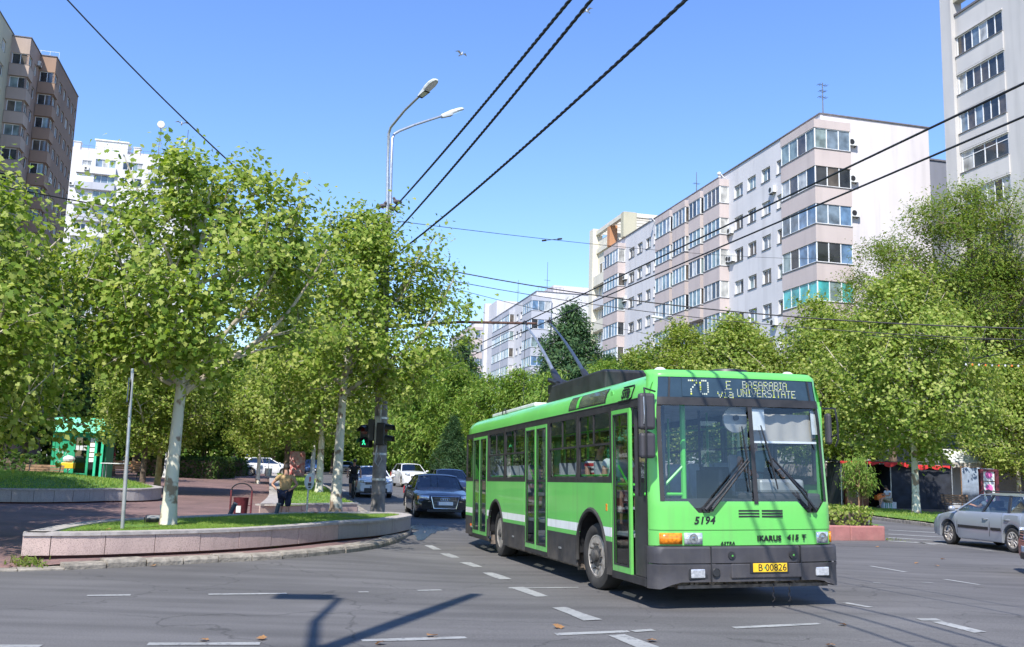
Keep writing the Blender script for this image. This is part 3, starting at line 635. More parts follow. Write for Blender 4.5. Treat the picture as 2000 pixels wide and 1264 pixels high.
def make_tree(seed, Hh, trunk_h, Rr, kind='plane', clumps=260, lpc=34, leaf=.17, tpl='plane', cr=.42, tr=.13, limbs=11, lm='plane_leaf', bark='bark_plane', limb_bark='bark_limb', base=None, droop=.3, sag=0., squash=(1,1), gaps=.0, up=.7, low=1.25, pods=False, lean=(0,0), inner=.0):
    rs = random.Random(seed); base = trunk_h*.8 if base is None else base
    # trunk
    tp = []; k = 14
    wx,wy = rs.uniform(-.3,.3),rs.uniform(-.3,.3)
    for i in range(k+1):
        f = i/k; z = Hh*.86*f
        tp.append(Vector((wx*math.sin(f*4+1)*.25*f*Hh/8+lean[0]*f*f, wy*math.sin(f*3+2)*.25*f*Hh/8+lean[1]*f*f, z)))
    trr = [tr*(1.28 if i == 0 else 1.06 if i == 1 else 1)*(1-.9*(i/k)**1.15)+.012 for i in range(k+1)]
    mt = MB(); mt.tube(tp, trr, 10)
    if trr[0] > .08:      # root flare
        mt.tube([tp[0]-Vector((0,0,.15)),tp[0]+Vector((0,0,.16))],[tr*1.75,tr*1.18],10)
    ml = MB(); samples = []
    for i,p in enumerate(tp):
        if p.z > trunk_h*.95: samples.append((p, trr[i]))
    tips = []
    def env(z, az):
        t = (z-base)/(Hh-base)
        return Rr*profile(kind, t)*(1+.16*math.sin(3*az+seed)+.12*math.sin(5*az+2.1*t*6+seed*2)+.10*math.sin(t*17+az*2+seed))
    for i in range(limbs):
        f = (i+.5)/limbs; z0 = trunk_h+(Hh*.8-trunk_h)*f**low
        j = min(k-1,int(z0/(Hh*.86)*k)); fr = z0/(Hh*.86)*k-j; p0 = tp[j].lerp(tp[j+1],min(1,fr)); az = i*2.4+rs.uniform(-.4,.4)
        zt = min(Hh*.97, z0+Rr*(.35+.9*up*rs.uniform(.6,1.2))*(1-.35*f)); L = env(min(Hh*.93,(z0+zt)/2+.4), az)*rs.uniform(.75,.98)
        q = []; nseg = 7
        for s_ in range(nseg+1):
            g = s_/nseg; q.append(p0+Vector((math.cos(az+.25*math.sin(g*3))*L*g, math.sin(az+.25*math.sin(g*3))*L*g, (zt-z0)*(g**1.35)+.12*math.sin(g*7+i)))-Vector((0,0,sag*g*g)))
        r0 = max(.018, min(trr[j]*.62, tr*.55*(1-.55*f))); rr = [r0*(1-.85*(s_/nseg))+.006 for s_ in range(nseg+1)]
        ml.tube(q, rr, 6)
        for s_ in range(2,nseg+1): samples.append((q[s_], rr[s_]))
        tips.append(q[-1]); tips.append(q[-2])
        for b in range(2):      # forks
            s0 = rs.choice((2,3,4)); d = Vector((math.cos(az+rs.choice((-1,1))*rs.uniform(.5,1)),math.sin(az+rs.choice((-1,1))*rs.uniform(.5,1)),rs.uniform(.1,1.)*up+.05-sag*.3)).normalized()*L*rs.uniform(.35,.55)
            w = [q[s0], q[s0]+d*.5+Vector((0,0,.05)), q[s0]+d]; ml.tube(w, [rr[s0]*.65,rr[s0]*.4,.007], 5)
            samples += [(w[1],rr[s0]*.4),(w[2],.01)]; tips.append(w[2])
    SP = np.array([p for p,_ in samples])
    cs = []; guard = 0
    while len(cs) < clumps and guard < clumps*60:
        guard += 1
        z = base+(Hh-base)*rs.random()**.9; az = rs.uniform(0,2*PI); e = env(z, az)
        rr = e*(inner+(1-inner)*rs.random()**.55); p = Vector((rr*math.cos(az)*squash[0]+lean[0]*(z/Hh)**2, rr*math.sin(az)*squash[1]+lean[1]*(z/Hh)**2, z))
        if gaps and mnoise.noise(p*(1.5/Rr*1.6)+Vector((seed,0,0))) < gaps-.35: continue
        if rs.random() > e/(Rr*.9)+.12: continue
        cs.append(p)
    cs += [Vector(q_) for q_ in tips]+[tp[-1].copy(), tp[-1]+Vector((.1,0,.3))]
    PP = []; NN = []; AL = []
    for c in cs:
        d = np.linalg.norm(SP-np.array(c)+np.array([0,0,.25]),axis=1)+np.maximum(0,SP[:,2]-c.z)*1.2+RNG.random(len(SP))*.35; b = Vector(SP[int(d.argmin())])
        if len(SP) < 900: SP = np.vstack([SP,[tuple(b.lerp(c,.6))]])
        tw = (c-b); mid = b+tw*.55+Vector((0,0,.06*tw.length)); ml.tube([b,mid,c],[.012+.004*min(2,tw.length),.009,.004],3,cap=False)
        dirn = tw.normalized() if tw.length > .05 else Vector((0,0,1)); n = int(lpc*rs.uniform(.6,1.35))
        g = RNG.normal(size=(n,3))*cr*np.array([.62,.62,.5])+np.array(c)+np.array(dirn)*RNG.uniform(-.7,.5,(n,1))*cr
        if sag: g[:,2] -= sag*.6*RNG.random(n)*cr
        PP.append(g); nm = RNG.normal(size=(n,3))*.5+np.array([-.05,-.28,.5])+(np.array([c.x,c.y,(c.z-base)*.3])/max(.5,Rr))*.55; NN.append(nm)
        AL.append(np.tile(np.array([dirn.x,dirn.y,dirn.z-droop]),(n,1)))
    P = np.concatenate(PP); N = np.concatenate(NN); A = np.concatenate(AL)
    fm = leaf_mesh('foliage', P, N, leaf, tpl, [M[lm],M['pod']] if pods else M[lm], droop, A)
    return mt.mesh('trunk', M[bark], smooth=60), ml.mesh('branches', M[limb_bark], smooth=60), fm
def tree(name, label, meshes, loc, rz=0, sc=1., cat='tree', group=None, szs=None):
    t = thing(name, label, cat, loc, rz, group)
    if szs: t.scale = szs
    elif sc != 1: t.scale = (sc,sc,sc)
    a = put('trunk', meshes[0], t); b = put('branches', meshes[1], t); f = put('foliage', meshes[2], t); f['kind'] = 'stuff'
    return t
# near plane trees, each its own shape
T1 = make_tree(3, 7.6, 2.45, 3.1, 'tall', 330, 50, .112, cr=.32, tr=.122, limbs=18, gaps=.36, inner=.3, base=2.75, lean=(.25,0), low=2.0)
tree('plane_tree', 'plane tree with a pale peeling trunk rising from the corner lawn beside the sign pole', T1, G(328,1026,.46), 0)
T2 = make_tree(8, 8.1, 3.0, 3.05, 'plane', 420, 52, .112, cr=.37, tr=.13, limbs=14, gaps=.3, inner=.15, lean=(.2,0), base=3.0)
tree('plane_tree', 'plane tree at the back of the corner lawn just behind the round sign', T2, G(655,1000,.46), .0)
T0 = make_tree(21, 6.9, 2.4, 3.1, 'plane', 360, 48, .118, cr=.42, tr=.12, limbs=11, gaps=.05, base=1.6)
tree('plane_tree', 'plane tree whose crown enters the picture at the far left edge', T0, (-10.3,17.0,.1), 1.0)
A1 = make_tree(31, 8.6, 2.7, 3.1, 'plane', 380, 46, .155, 'plane', cr=.50, tr=.16, limbs=12, lm='plane_far', inner=.2, base=2.7)
A2 = make_tree(34, 9.0, 2.8, 2.7, 'plane', 330, 46, .155, 'plane', cr=.52, tr=.15, limbs=11, lm='plane_far', gaps=.1, inner=.2)
def with_bark(ms, m):
    me = ms[0].copy(); me.materials.clear(); me.materials.append(M[m]); return (me, ms[1], ms[2])
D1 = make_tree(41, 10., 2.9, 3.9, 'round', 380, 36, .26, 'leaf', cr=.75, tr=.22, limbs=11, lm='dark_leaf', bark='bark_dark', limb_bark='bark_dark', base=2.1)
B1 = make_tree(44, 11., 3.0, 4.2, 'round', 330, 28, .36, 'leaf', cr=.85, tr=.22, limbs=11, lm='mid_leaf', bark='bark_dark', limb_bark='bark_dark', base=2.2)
tree('plane_tree', 'plane tree with a slim pale trunk in the grass strip behind the man', A1, G(622,969,.3), 1.1, .92)
tree('plane_tree', 'plane tree with a thick gnarled dark trunk in the boulevard grass strip', with_bark(A1,'bark_dark'), G(556,956,.3), 3.3, .88)
tree('plane_tree', 'whitewashed trunk plane tree farthest along the grass strip', with_bark(A2,'bark_white'), G(609,938,.3), .3, .95)
tree('plane_tree', 'thin plane tree standing beside the parked white car on the plaza', A2, G(503,942,.1), 5.1, .72)
tree('plane_tree', 'dark stemmed young tree between the sign pole and the pale trunk on the plaza', with_bark(A2,'bark_dark'), G(276,962,.1), 2.6, .78)
tree('plane_tree', 'yellowish stemmed tree on the plaza beyond the dark young tree', with_bark(A1,'bark_yellow'), G(307,946,.1), 1.9, .80)
tree('plane_tree', 'whitewashed slim tree on the plaza behind the near pale trunk', with_bark(A2,'bark_white'), G(323,930,.1), 4.1, .8)
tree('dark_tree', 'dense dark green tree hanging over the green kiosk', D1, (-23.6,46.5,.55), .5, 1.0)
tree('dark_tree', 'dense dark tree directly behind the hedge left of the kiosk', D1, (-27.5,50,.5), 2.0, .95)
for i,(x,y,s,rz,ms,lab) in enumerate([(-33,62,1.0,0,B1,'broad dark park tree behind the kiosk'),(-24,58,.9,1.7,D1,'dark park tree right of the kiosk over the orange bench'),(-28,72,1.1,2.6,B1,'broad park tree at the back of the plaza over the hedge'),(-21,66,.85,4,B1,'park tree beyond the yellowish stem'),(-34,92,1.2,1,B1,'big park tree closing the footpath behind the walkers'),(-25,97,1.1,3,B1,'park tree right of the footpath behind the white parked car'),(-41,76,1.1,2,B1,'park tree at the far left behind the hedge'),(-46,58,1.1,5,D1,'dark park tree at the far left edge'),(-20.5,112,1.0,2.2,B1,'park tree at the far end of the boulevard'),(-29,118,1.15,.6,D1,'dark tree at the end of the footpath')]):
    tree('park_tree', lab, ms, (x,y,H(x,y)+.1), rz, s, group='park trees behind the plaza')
# row beyond the boulevard: feathery thujas and spruces
TH1 = make_tree(51, 9.5, 1.2, 2.6, 'vase', 300, 34, .34, 'spray', cr=.55, tr=.13, limbs=14, lm='thuja_leaf', bark='bark_dark', limb_bark='bark_dark', base=1.4, droop=.8, sag=.5)
TH2 = make_tree(54, 8.5, 1.3, 2.4, 'round', 280, 34, .32, 'spray', cr=.55, tr=.13, limbs=13, lm='thuja_leaf', bark='bark_dark', limb_bark='bark_dark', base=1.0, droop=.8, sag=.4)
SP1 = make_tree(57, 12.9, 1.0, 5.9, 'cone', 900, 40, .30, 'spray', cr=.50, tr=.17, limbs=30, lm='spruce_leaf', bark='bark_dark', limb_bark='bark_dark', base=.8, droop=.5, sag=.5, up=.12)
SP2 = make_tree(58, 11., .8, 3.9, 'cone', 620, 38, .32, 'spray', cr=.52, tr=.16, limbs=24, lm='spruce_leaf', bark='bark_dark', limb_bark='bark_dark', base=.4, droop=.5, sag=.3, up=.2)
def gz(x, y, d=.3): return (x, y, H(x,y)+d)
tree('spruce_tree', 'tall pointed spruce behind the trolley poles', SP1, gz(4.4,69), 0, 1.04)
tree('spruce_tree', 'second dark spruce just right of the tall pointed one, shorter', SP2, gz(7.2,68), 2, .86)
tree('cypress_tree', 'dark bushy conifer left of the tall spruce beside the white block', SP2, gz(-4.0,78), 1, 1.05)
tree('cypress_tree', 'small dark conifer low beside the dark car with a bare reddish trunk', SP2, gz(-3.6,62), 3, .4)
for x,y,s,rz,ms,lab in [(-8.2,84,1.2,0,TH1,'feathery light green tree over the white car coming up the boulevard'),(-6.0,76,1.25,1.4,TH2,'feathery light green tree behind the white oncoming car'),(-4.2,70,.92,2.5,TH1,'feathery light green tree over the dark blue car'),(-1.4,66,.88,3.3,TH2,'feathery yellow green tree left of the trolleybus roof'),(.6,63,.8,4.4,TH1,'feathery light green tree behind the rear of the trolleybus'),(2.6,60,.85,5.2,TH2,'feathery tree behind the roof box of the trolleybus'),(-11.2,98,1.25,.6,TH2,'feathery tree farthest up the boulevard'),(-14.5,112,1.2,1.6,TH1,'light green tree where the boulevard bends out of sight'),(5.6,56,.8,2.2,TH1,'feathery tree hidden partly behind the windscreen'),(-17.5,125,1.1,3.6,TH2,'hazy green tree closing the end of the boulevard')]:
    tree('feathery_tree', lab, ms, gz(x,y), rz, s, group='feathery trees along the median')
SPARSE = make_tree(63, 10, 3, 1.9, 'vase', 60, 18, .28, 'leaf', cr=.5, tr=.09, limbs=10, lm='mid_leaf', bark='bark_dark', limb_bark='bark_dark')
tree('slender_tree', 'sparse slender tree before the pink block above the roof box', SPARSE, gz(9.3,64), 0, .98)
# planes on the right
P1 = make_tree(71, 11.2, 3.1, 4.1, 'plane', 560, 52, .16, 'plane', cr=.54, tr=.155, limbs=16, lm='plane_far', gaps=.16, low=1.6)
P2 = make_tree(73, 10., 3.2, 3.4, 'plane', 480, 52, .165, 'plane', cr=.54, tr=.16, limbs=14, lm='plane_far', gaps=.16)
pr = G(1790,1004,.15)
tree('plane_tree', 'broad plane tree with a pale trunk standing on the grass verge right of the trolleybus', P1, pr, .6, 1.06)
tree('plane_tree', 'plane tree with a slim pale trunk just behind the feathery sapling', P2, G(1662,992,.12)+Vector((.6,3,0)), 2.4, 1.1)
tree('plane_tree', 'small plane tree behind the silver estate car at the right edge', with_bark(P2,'bark_yellow'), G(1990,985,.12)+Vector((-.2,4,0)), 4.0, .72)
for x,y,s,rz,ms,lab in [(14.4,61,1.17,1,P2,'yellowish plane tree over the right half of the trolleybus roof'),(11.4,64,1.04,3,P1,'yellowish plane tree over the middle of the trolleybus roof'),(19.0,58.5,1.13,5,P1,'plane tree behind the right front corner of the trolleybus'),(16.6,68,1.25,2,P2,'plane tree in the second row before the pink block'),(30.5,57,.9,.3,P2,'plane tree in the shade behind the phone booth'),(9.3,71,1.05,4.2,P2,'plane tree between the spruces and the pink block')]:
    tree('plane_tree', lab, ms, (x,y,.12), rz, s, group='plane trees before the pink block')
L1 = make_tree(81, 19., 5, 5.6, 'vase', 600, 84, .21, 'spray', cr=.70, tr=.30, limbs=16, lm='locust_leaf', bark='bark_dark', limb_bark='bark_dark', base=5.0, droop=.5, sag=.3, gaps=.22)
L2 = make_tree(84, 17.5, 5, 4.6, 'vase', 270, 66, .19, 'spray', cr=.64, tr=.26, limbs=18, lm='locust_leaf', bark='bark_dark', limb_bark='bark_dark', base=5.5, droop=.5, sag=.3, gaps=.22, pods=True)
tree('locust_tree', 'tall honey locust with fine green foliage before the right tower', L1, (29.6,60,.1), .4, 1.1)
tree('locust_tree', 'thinner honey locust with brown seed pods before the white gable wall', L2, (24.9,61.5,.1), 2.0, 1.0)
tree('locust_tree', 'honey locust at the right edge behind the others', L1, (35.5,63,.1), 3.0, 1.0)
# sapling with feathery leaves in the median planter
SAP = make_tree(91, 1.95, 1.0, .50, 'round', 34, 34, .12, 'needle', cr=.15, tr=.022, limbs=8, lm='thuja_leaf', bark='wood', limb_bark='wood', base=1.25, droop=.9, sag=.2)
sp = at(1678,990,28.9); tree('sapling', 'thin feathery sapling growing out of the red median planter', SAP, (sp.x,sp.y,.35), 0, 1.0)
SAP2 = with_bark(SAP,'wood'); tree('sapling', 'second thin sapling stem just right of the feathery one', SAP2, (sp.x+.2,sp.y+.25,.35), 2, .78)
# more plane trees on the plaza, mostly beyond the left edge, whose shade falls on the paving
tree('plane_tree', 'plane tree at the left edge behind the one whose crown enters first', A1, (-15.0,20.0,.1), 3.4, 1.15)
tree('plane_tree', 'tall plane tree just outside the left edge whose shade falls across the plaza', A1, (-17.8,26,.2), 1.4, 1.12)
tree('plane_tree', 'plane tree on the rounded planter lawn at the far left edge', A1, (-19.5,33.5,.6), 4.4, .9)
def belt(label, pts, hgt, dpt, n, lm, size=.55):
    P = []; N = []; ds = [(b-a).length for a,b in zip(pts,pts[1:])]; tot = sum(ds)
    for i in range(n):
        q = random.uniform(0,tot); k = 0
        while q > ds[k]: q -= ds[k]; k += 1
        p = pts[k].lerp(pts[k+1],q/ds[k]); hh = hgt*(.72+.28*mnoise.noise(p*.13)+.16*mnoise.noise(p*.4)); z = hh*random.random()**.8
        P.append([p.x+random.gauss(0,dpt*.4),p.y+random.gauss(0,dpt*.4),H(p.x,min(p.y,200))+z]); N.append([random.gauss(0,.6),-.4+random.gauss(0,.6),.5+random.gauss(0,.5)])
    o = put('tree_belt', leaf_mesh('tree_belt', np.array(P), np.array(N), size, 'leaf', M[lm]), None); tag(o, label, 'trees', kind='stuff')
belt('far mass of dark green trees closing the plaza and footpath on the left', [Vector((-120,118,0)),Vector((-60,122,0)),Vector((-22,132,0)),Vector((-14,150,0))], 10, 7, 48000, 'mid_leaf', .7)
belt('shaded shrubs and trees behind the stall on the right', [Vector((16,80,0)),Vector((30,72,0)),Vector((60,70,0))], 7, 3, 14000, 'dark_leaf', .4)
# hedges
def hedge(label, c, sx, sy, sz, rz, n, lm='hedge_leaf', size=.11, core='hedge_core'):
    t = thing('hedge', label, 'hedge', c, rz)
    mb = MB(); mb.box(-sx/2+.1,sx/2-.1,-sy/2+.1,sy/2-.1,0,sz-.12); mb.obj('branches', M['bark_dark'], t)
    P = []; N = []
    per = 2*(sx+sy)
    for i in range(n):
        if random.random() < .45: p = (random.uniform(-sx/2,sx/2),random.uniform(-sy/2,sy/2),sz); nn = (0,0,1)
        else:
            q = random.uniform(0,per); z = random.uniform(0,sz)
            if q < sx: p,nn = (q-sx/2,-sy/2,z),(0,-1,.3)
            elif q < 2*sx: p,nn = (q-1.5*sx,sy/2,z),(0,1,.3)
            elif q < 2*sx+sy: p,nn = (-sx/2,q-2*sx-sy/2,z),(-1,0,.3)
            else: p,nn = (sx/2,q-2*sx-1.5*sy,z),(1,0,.3)
        v = mnoise.noise(Vector(p)*2.2)*.12
        P.append([p[k]+nn[k]*v+random.gauss(0,.05) for k in range(3)]); N.append([nn[k]+random.gauss(0,.6) for k in range(3)])
    f = put('foliage', leaf_mesh('foliage', np.array(P), np.array(N), size, 'leaf', M[lm]), t); f['kind'] = 'stuff'; return t
hc = RP0+RPT*3.0+RPN*1.3; hedge('low box hedge with yellowish tips in the red median planter', (hc.x,hc.y,.33), 5.7, 2.0, .52, math.atan2(RPT.y,RPT.x), 4200, 'plane_far', .10)
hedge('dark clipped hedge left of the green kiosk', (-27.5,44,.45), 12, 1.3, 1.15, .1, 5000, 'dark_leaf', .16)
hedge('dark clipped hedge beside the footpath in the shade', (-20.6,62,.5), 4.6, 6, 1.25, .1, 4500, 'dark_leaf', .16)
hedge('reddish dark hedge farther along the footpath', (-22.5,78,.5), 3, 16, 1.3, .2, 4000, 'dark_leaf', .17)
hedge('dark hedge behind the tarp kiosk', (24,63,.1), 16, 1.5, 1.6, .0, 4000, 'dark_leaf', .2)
# ------------------------------------------------------------------ buildings
def wallmat(name, c, c2, sc=.25):
    m = mat(name, c, .85, scale=sc, col2=c2, bump=.15, bscale=30, world=True); n, b, L = nodes(m)
    base = b.inputs['Base Color'].links[0].from_socket; geo = n.nodes.new('ShaderNodeNewGeometry'); mp = n.nodes.new('ShaderNodeMapping'); mp.inputs['Scale'].default_value = (1.3,1.3,.12)
    L(geo.outputs['Position'], mp.inputs[0]); no = n.nodes.new('ShaderNodeTexNoise'); no.inputs['Scale'].default_value = 1.0; no.inputs['Detail'].default_value = 5; L(mp.outputs[0], no.inputs['Vector'])
    mr = n.nodes.new('ShaderNodeMapRange'); mr.inputs[1].default_value = .5; mr.inputs[2].default_value = .85; mr.inputs[3].default_value = 1; mr.inputs[4].default_value = .80; L(no.outputs['Fac'], mr.inputs[0])
    mx = n.nodes.new('ShaderNodeMix'); mx.data_type = 'RGBA'; mx.blend_type = 'MULTIPLY'; mx.inputs[0].default_value = 1; L(base, mx.inputs[6]); L(mr.outputs[0], mx.inputs[7]); L(mx.outputs[2], b.inputs['Base Color']); return m
M['w_white'] = wallmat('white_render', (.63,.615,.62), (.55,.54,.55)); M['w_gable'] = wallmat('gable_render', (.64,.60,.61), (.59,.555,.565))
M['w_pink'] = wallmat('pink_render', (.53,.455,.43), (.47,.40,.38)); M['w_grey'] = wallmat('grey_render', (.45,.46,.50), (.40,.41,.45))
M['w_bandbrown'] = wallmat('brown_band_render', (.33,.215,.15), (.27,.18,.13)); M['w_bandtaupe'] = wallmat('beige_band_render', (.44,.345,.285), (.37,.29,.24)); M['w_wing_shade'] = wallmat('shaded_wing_render', (.22,.225,.25), (.19,.195,.22)); M['w_cream'] = wallmat('cream_render', (.70,.66,.55), (.63,.59,.48)); M['w_tower'] = wallmat('tower_render', (.56,.535,.51), (.48,.465,.45))  # the darkest grey here has the rear wing's shade mixed into its colour
M['w_brown'] = wallmat('brown_render', (.255,.165,.115), (.20,.13,.095)); M['w_taupe'] = wallmat('taupe_render', (.36,.26,.21), (.29,.21,.175)); M['w_orange'] = wallmat('orange_render', (.50,.25,.12), (.45,.22,.11))
M['w_yellowgrey'] = wallmat('yellow_grey_render', (.52,.48,.34), (.40,.38,.30))
M['slab'] = mat('roof_edge', (.16,.15,.16), .8); M['flashing'] = mat('sill_metal', (.20,.19,.19), .5, .3)
M['frame'] = mat('window_frame_white', (.76,.77,.78), .4, var=.04); M['frame_brown'] = mat('window_frame_brown', (.22,.13,.09), .5)
def pane_mat(name, c, rough=.08, var=.3, sc=1.2):
    return mat(name, c, rough, var=var, scale=sc, spec=.9, world=True)
M['pane0'] = pane_mat('pane_dark', (.035,.04,.045)); M['pane1'] = pane_mat('pane_blue', (.16,.215,.27)); M['pane2'] = pane_mat('pane_green_grey', (.22,.29,.29)); M['pane3'] = pane_mat('pane_net_curtain', (.46,.46,.44), .15)
M['pane4'] = pane_mat('pane_teal_blind', (.08,.42,.42), .15); M['pane5'] = pane_mat('pane_bright_blue', (.14,.24,.38)); M['pane6'] = pane_mat('pane_brown', (.10,.085,.07))
M['ac'] = mat('air_conditioner', (.66,.66,.64), .5, var=.05); M['pipe'] = mat('antenna_metal', (.13,.13,.14), .5, .5); M['dish'] = mat('dish_white', (.78,.72,.66), .5)
_wc = {}
def win_mesh(w, h, n, transom=False, brown=False):
    k = (round(w,2),round(h,2),n,transom,brown)
    if k in _wc: return _wc[k]
    mb = MB(); fw = .065; y0,y1 = -.05,.03
    mb.box(-w/2,w/2,y0,y1,0,fw); mb.box(-w/2,w/2,y0,y1,h-fw,h)
    for i in range(n+1):
        x = -w/2+w*i/n; a = fw/2 if 0 < i < n else fw; xa = max(-w/2,x-a); xb = min(w/2,x+a); mb.box(xa,xb,y0-.004,y1,fw,h-fw)
    if transom: mb.box(-w/2+fw,w/2-fw,y0+.003,y1,h*.72,h*.72+.05)
    _wc[k] = mb.mesh('window', M['frame_brown' if brown else 'frame'])
    return _wc[k]
def pane_mesh(w, h, mk):
    k = ('p',round(w,2),round(h,2),mk)
    if k not in _wc:
        mb = MB(); mb.box(-w/2+.03,w/2-.03,-.012,.012,.05,h-.05); _wc[k] = mb.mesh('pane', M[mk])
    return _wc[k]
def add_window(parent, loc, rz, w, h, n, rs, transom=False, mks=None, name='window', brown=False):
    f = put(name, win_mesh(w,h,n,transom,brown), parent, loc, (0,0,rz)); pw = w/n
    for i in range(n):
        mk = rs.choice(mks or ['pane0','pane1','pane2','pane3','pane0','pane1'])
        put('pane', pane_mesh(pw,h,mk), f, (-w/2+pw*(i+.5),0,0))
    return f
def wall_holes(mb, O, U, V, Nn, ulen, z0, z1, holes, depth=.22, m=0):
    """wall with real recessed openings; holes = (u0,u1,z0,z1); Nn points outwards"""
    us = sorted({0,ulen,*[h[0] for h in holes],*[h[1] for h in holes]}); zs = sorted({z0,z1,*[h[2] for h in holes],*[h[3] for h in holes]})
    O,U,Nn = Vector(O),Vector(U),Vector(Nn)
    P = lambda u,z,d=0: tuple(O+U*u+Vector((0,0,z))-Nn*d)
    hs = {}
    for a,b in zip(us,us[1:]):
        run = None
        for c,d in zip(zs,zs[1:]):
            mu,mz = (a+b)/2,(c+d)/2; isin = any(h[0] < mu < h[1] and h[2] < mz < h[3] for h in holes)
            if not isin: mb.quad(P(a,c),P(b,c),P(b,d),P(a,d),m)
    for u0,u1,a,b in holes:
        mb.quad(P(u0,a),P(u0,a,depth),P(u0,b,depth),P(u0,b),m); mb.quad(P(u1,a),P(u1,b),P(u1,b,depth),P(u1,a,depth),m)
        mb.quad(P(u0,b),P(u0,b,depth),P(u1,b,depth),P(u1,b),m); mb.quad(P(u0,a),P(u1,a),P(u1,a,depth),P(u0,a,depth),m)
        mb.quad(P(u0,a,depth),P(u1,a,depth),P(u1,b,depth),P(u0,b,depth),m)
def ac_unit(parent, loc, rz):
    if 'ac' not in _wc:
        mb = MB(); mb.box(-.4,.4,-.3,0,0,.55); mb.lathe([(.2,-.302),(.21,-.318),(.0,-.32)],14,(-.1,0,.28),'y',1); mb.box(-.3,-.26,-.3,.02,-.06,0,1); mb.box(.26,.3,-.3,.02,-.06,0,1); _wc['ac'] = mb.mesh('air_conditioner', [M['ac'],M['black']])
    return put('air_conditioner', _wc['ac'], parent, loc, (0,0,rz))
BA = -.2417; bd = Vector((math.sin(BA),math.cos(BA),0)); bn = Vector((bd.y,-bd.x,0)); BRZ = -BA
def block(name, label, loc, length, depth, zr, pitch, zpar0, floors, wins, bays, rs, wall='w_white', gable='w_gable', par='w_pink', gy=.6, fx=.9):
    """local x along the gable, y along the street; the facade (x = fx) looks to -x, the gable (y = gy) to -y"""
    b = thing(name, label, 'apartment block', loc, BRZ)
    holes = []
    for k in range(floors):
        zb = zpar0-pitch*k
        for (y0,y1) in wins: holes.append((y0,y1,zb+.1,zb+1.28))
    mb = MB(); wall_holes(mb, (fx,gy,0),(0,1,0),None,(-1,0,0),length-gy,0,zr,[(a-gy,c-gy,z0,z1) for a,c,z0,z1 in holes],.24)
    mb.quad((depth,gy,0),(depth,length,0),(depth,length,zr),(depth,gy,zr)); mb.quad((fx,length,0),(depth,length,0),(depth,length,zr),(fx,length,zr))
    mb.obj('facade_wall', M[wall], b)
    mb = MB(); mb.quad((fx,gy,0),(depth,gy,0),(depth,gy,zr),(fx,gy,zr)); mb.obj('gable_wall', M[gable], b)
    mb = MB(); mb.box(fx+.02,depth-.02,gy+.02,length-.02,zr-.3,zr-.02); mb.obj('roof', M['slab'], b)
    mb = MB(); mb.box(fx-.09,fx+.2,gy-.06,length,zr,zr+.09); mb.box(fx+.2,depth+.06,gy-.09,gy+.2,zr,zr+.09); mb.obj('parapet_flashing', M['slab'], b)
    sill = MB()
    for a,c,z0,z1 in holes:
        add_window(b, (fx+.19,(a+c)/2,z0), -PI/2, c-a, z1-z0, 2, rs, mks=['pane0','pane6','pane0','pane3','pane1','pane2'])
        sill.box(fx-.07,fx+.18,a-.05,c+.05,z0-.035,z0+.012)
    sill.obj('window_sill', M['flashing'], b)
    for bay in bays:
        y0,y1,n,ks,wrap,ex = bay['y0'],bay['y1'],bay['n'],bay['k'],bay.get('wrap',0),bay.get('x',0)
        xr = fx; L = y1-y0
        for k in ks:
            zb = zpar0-pitch*k; zt = zb-1.36
            def ring(z0,z1,nm,mk,o):
                mm = MB(); x1 = (wrap if wrap else fx); 
                mm.box(ex-o,fx-.003,y0-o,y1+o*.0,z0,z1)
                if wrap: mm.box(fx-.003,wrap,y0-o,gy-.003,z0,z1)
                return mm.obj(nm, M[mk], b)
            if k == ks[0]: ring(zb+1.62,zb+2.28,'bay_fascia',par,.05)
            ring(zt,zb-.03,'bay_parapet',par,.04); ring(zb-.03,zb+.02,'bay_sill','flashing',.09)
            mks = bay.get('mks',{}).get(k)
            def core():
                mm = MB(); mm.box(ex+.16,fx-.004,y0+.16,y1-.02,zb+.02,zb+1.62); 
                if wrap: mm.box(fx-.004,wrap-.02,y0+.16,gy-.004,zb+.02,zb+1.62)
                mm.obj('bay_core', M['slab'], b)
            core(); hh = 1.6
            add_window(b, (ex+.05,(y0+y1)/2,zb+.02), -PI/2, L, hh, n, rs, mks=mks or ['pane1','pane2','pane0','pane3','pane1','pane2','pane6'], name='bay_window')
            if wrap: add_window(b, ((ex+wrap)/2,y0+.05,zb+.02), 0, wrap-ex-.02, hh, 3, rs, mks=mks or ['pane1','pane2','pane0','pane3','pane5'], name='bay_window')
            else: add_window(b, ((ex+fx)/2+.02,y0+.05,zb+.02), 0, fx-ex-.06, hh, 1, rs, mks=['pane2','pane0','pane3','pane6'], name='bay_window')
    return b
rs = random.Random(5)
O1 = Vector((22.309,68.0,0))
FR = range(0,9)
T4 = {4:['pane4','pane4','pane2'],2:['pane5','pane1','pane1'],3:['pane5','pane0','pane2'],0:['pane2','pane2','pane1','pane6'],1:['pane0','pane3','pane6']}
b1 = block('apartment_block', 'long white apartment block with pinkish glazed bays and a blank sunlit gable', O1, 47, 10.45, 29.2, 2.92, 26.2, 9,
    [(5.74,7.14),(8.2,9.66),(10.65,12.12),(13.0,14.6),(32.0,33.3),(34.15,35.55),(36.6,38.1),(39.05,40.8)],
    [dict(y0=0,y1=4.85,n=4,k=list(FR),wrap=3.05,mks=T4),dict(y0=15.7,y1=19.0,n=4,k=list(FR)),dict(y0=19.75,y1=22.3,n=3,k=[0,1,2,3],x=.0),dict(y0=23.1,y1=26.1,n=4,k=[0,1,2,3],x=-.05),dict(y0=26.95,y1=30.7,n=4,k=list(FR),x=0),dict(y0=42.05,y1=46.95,n=5,k=list(FR))], rs)
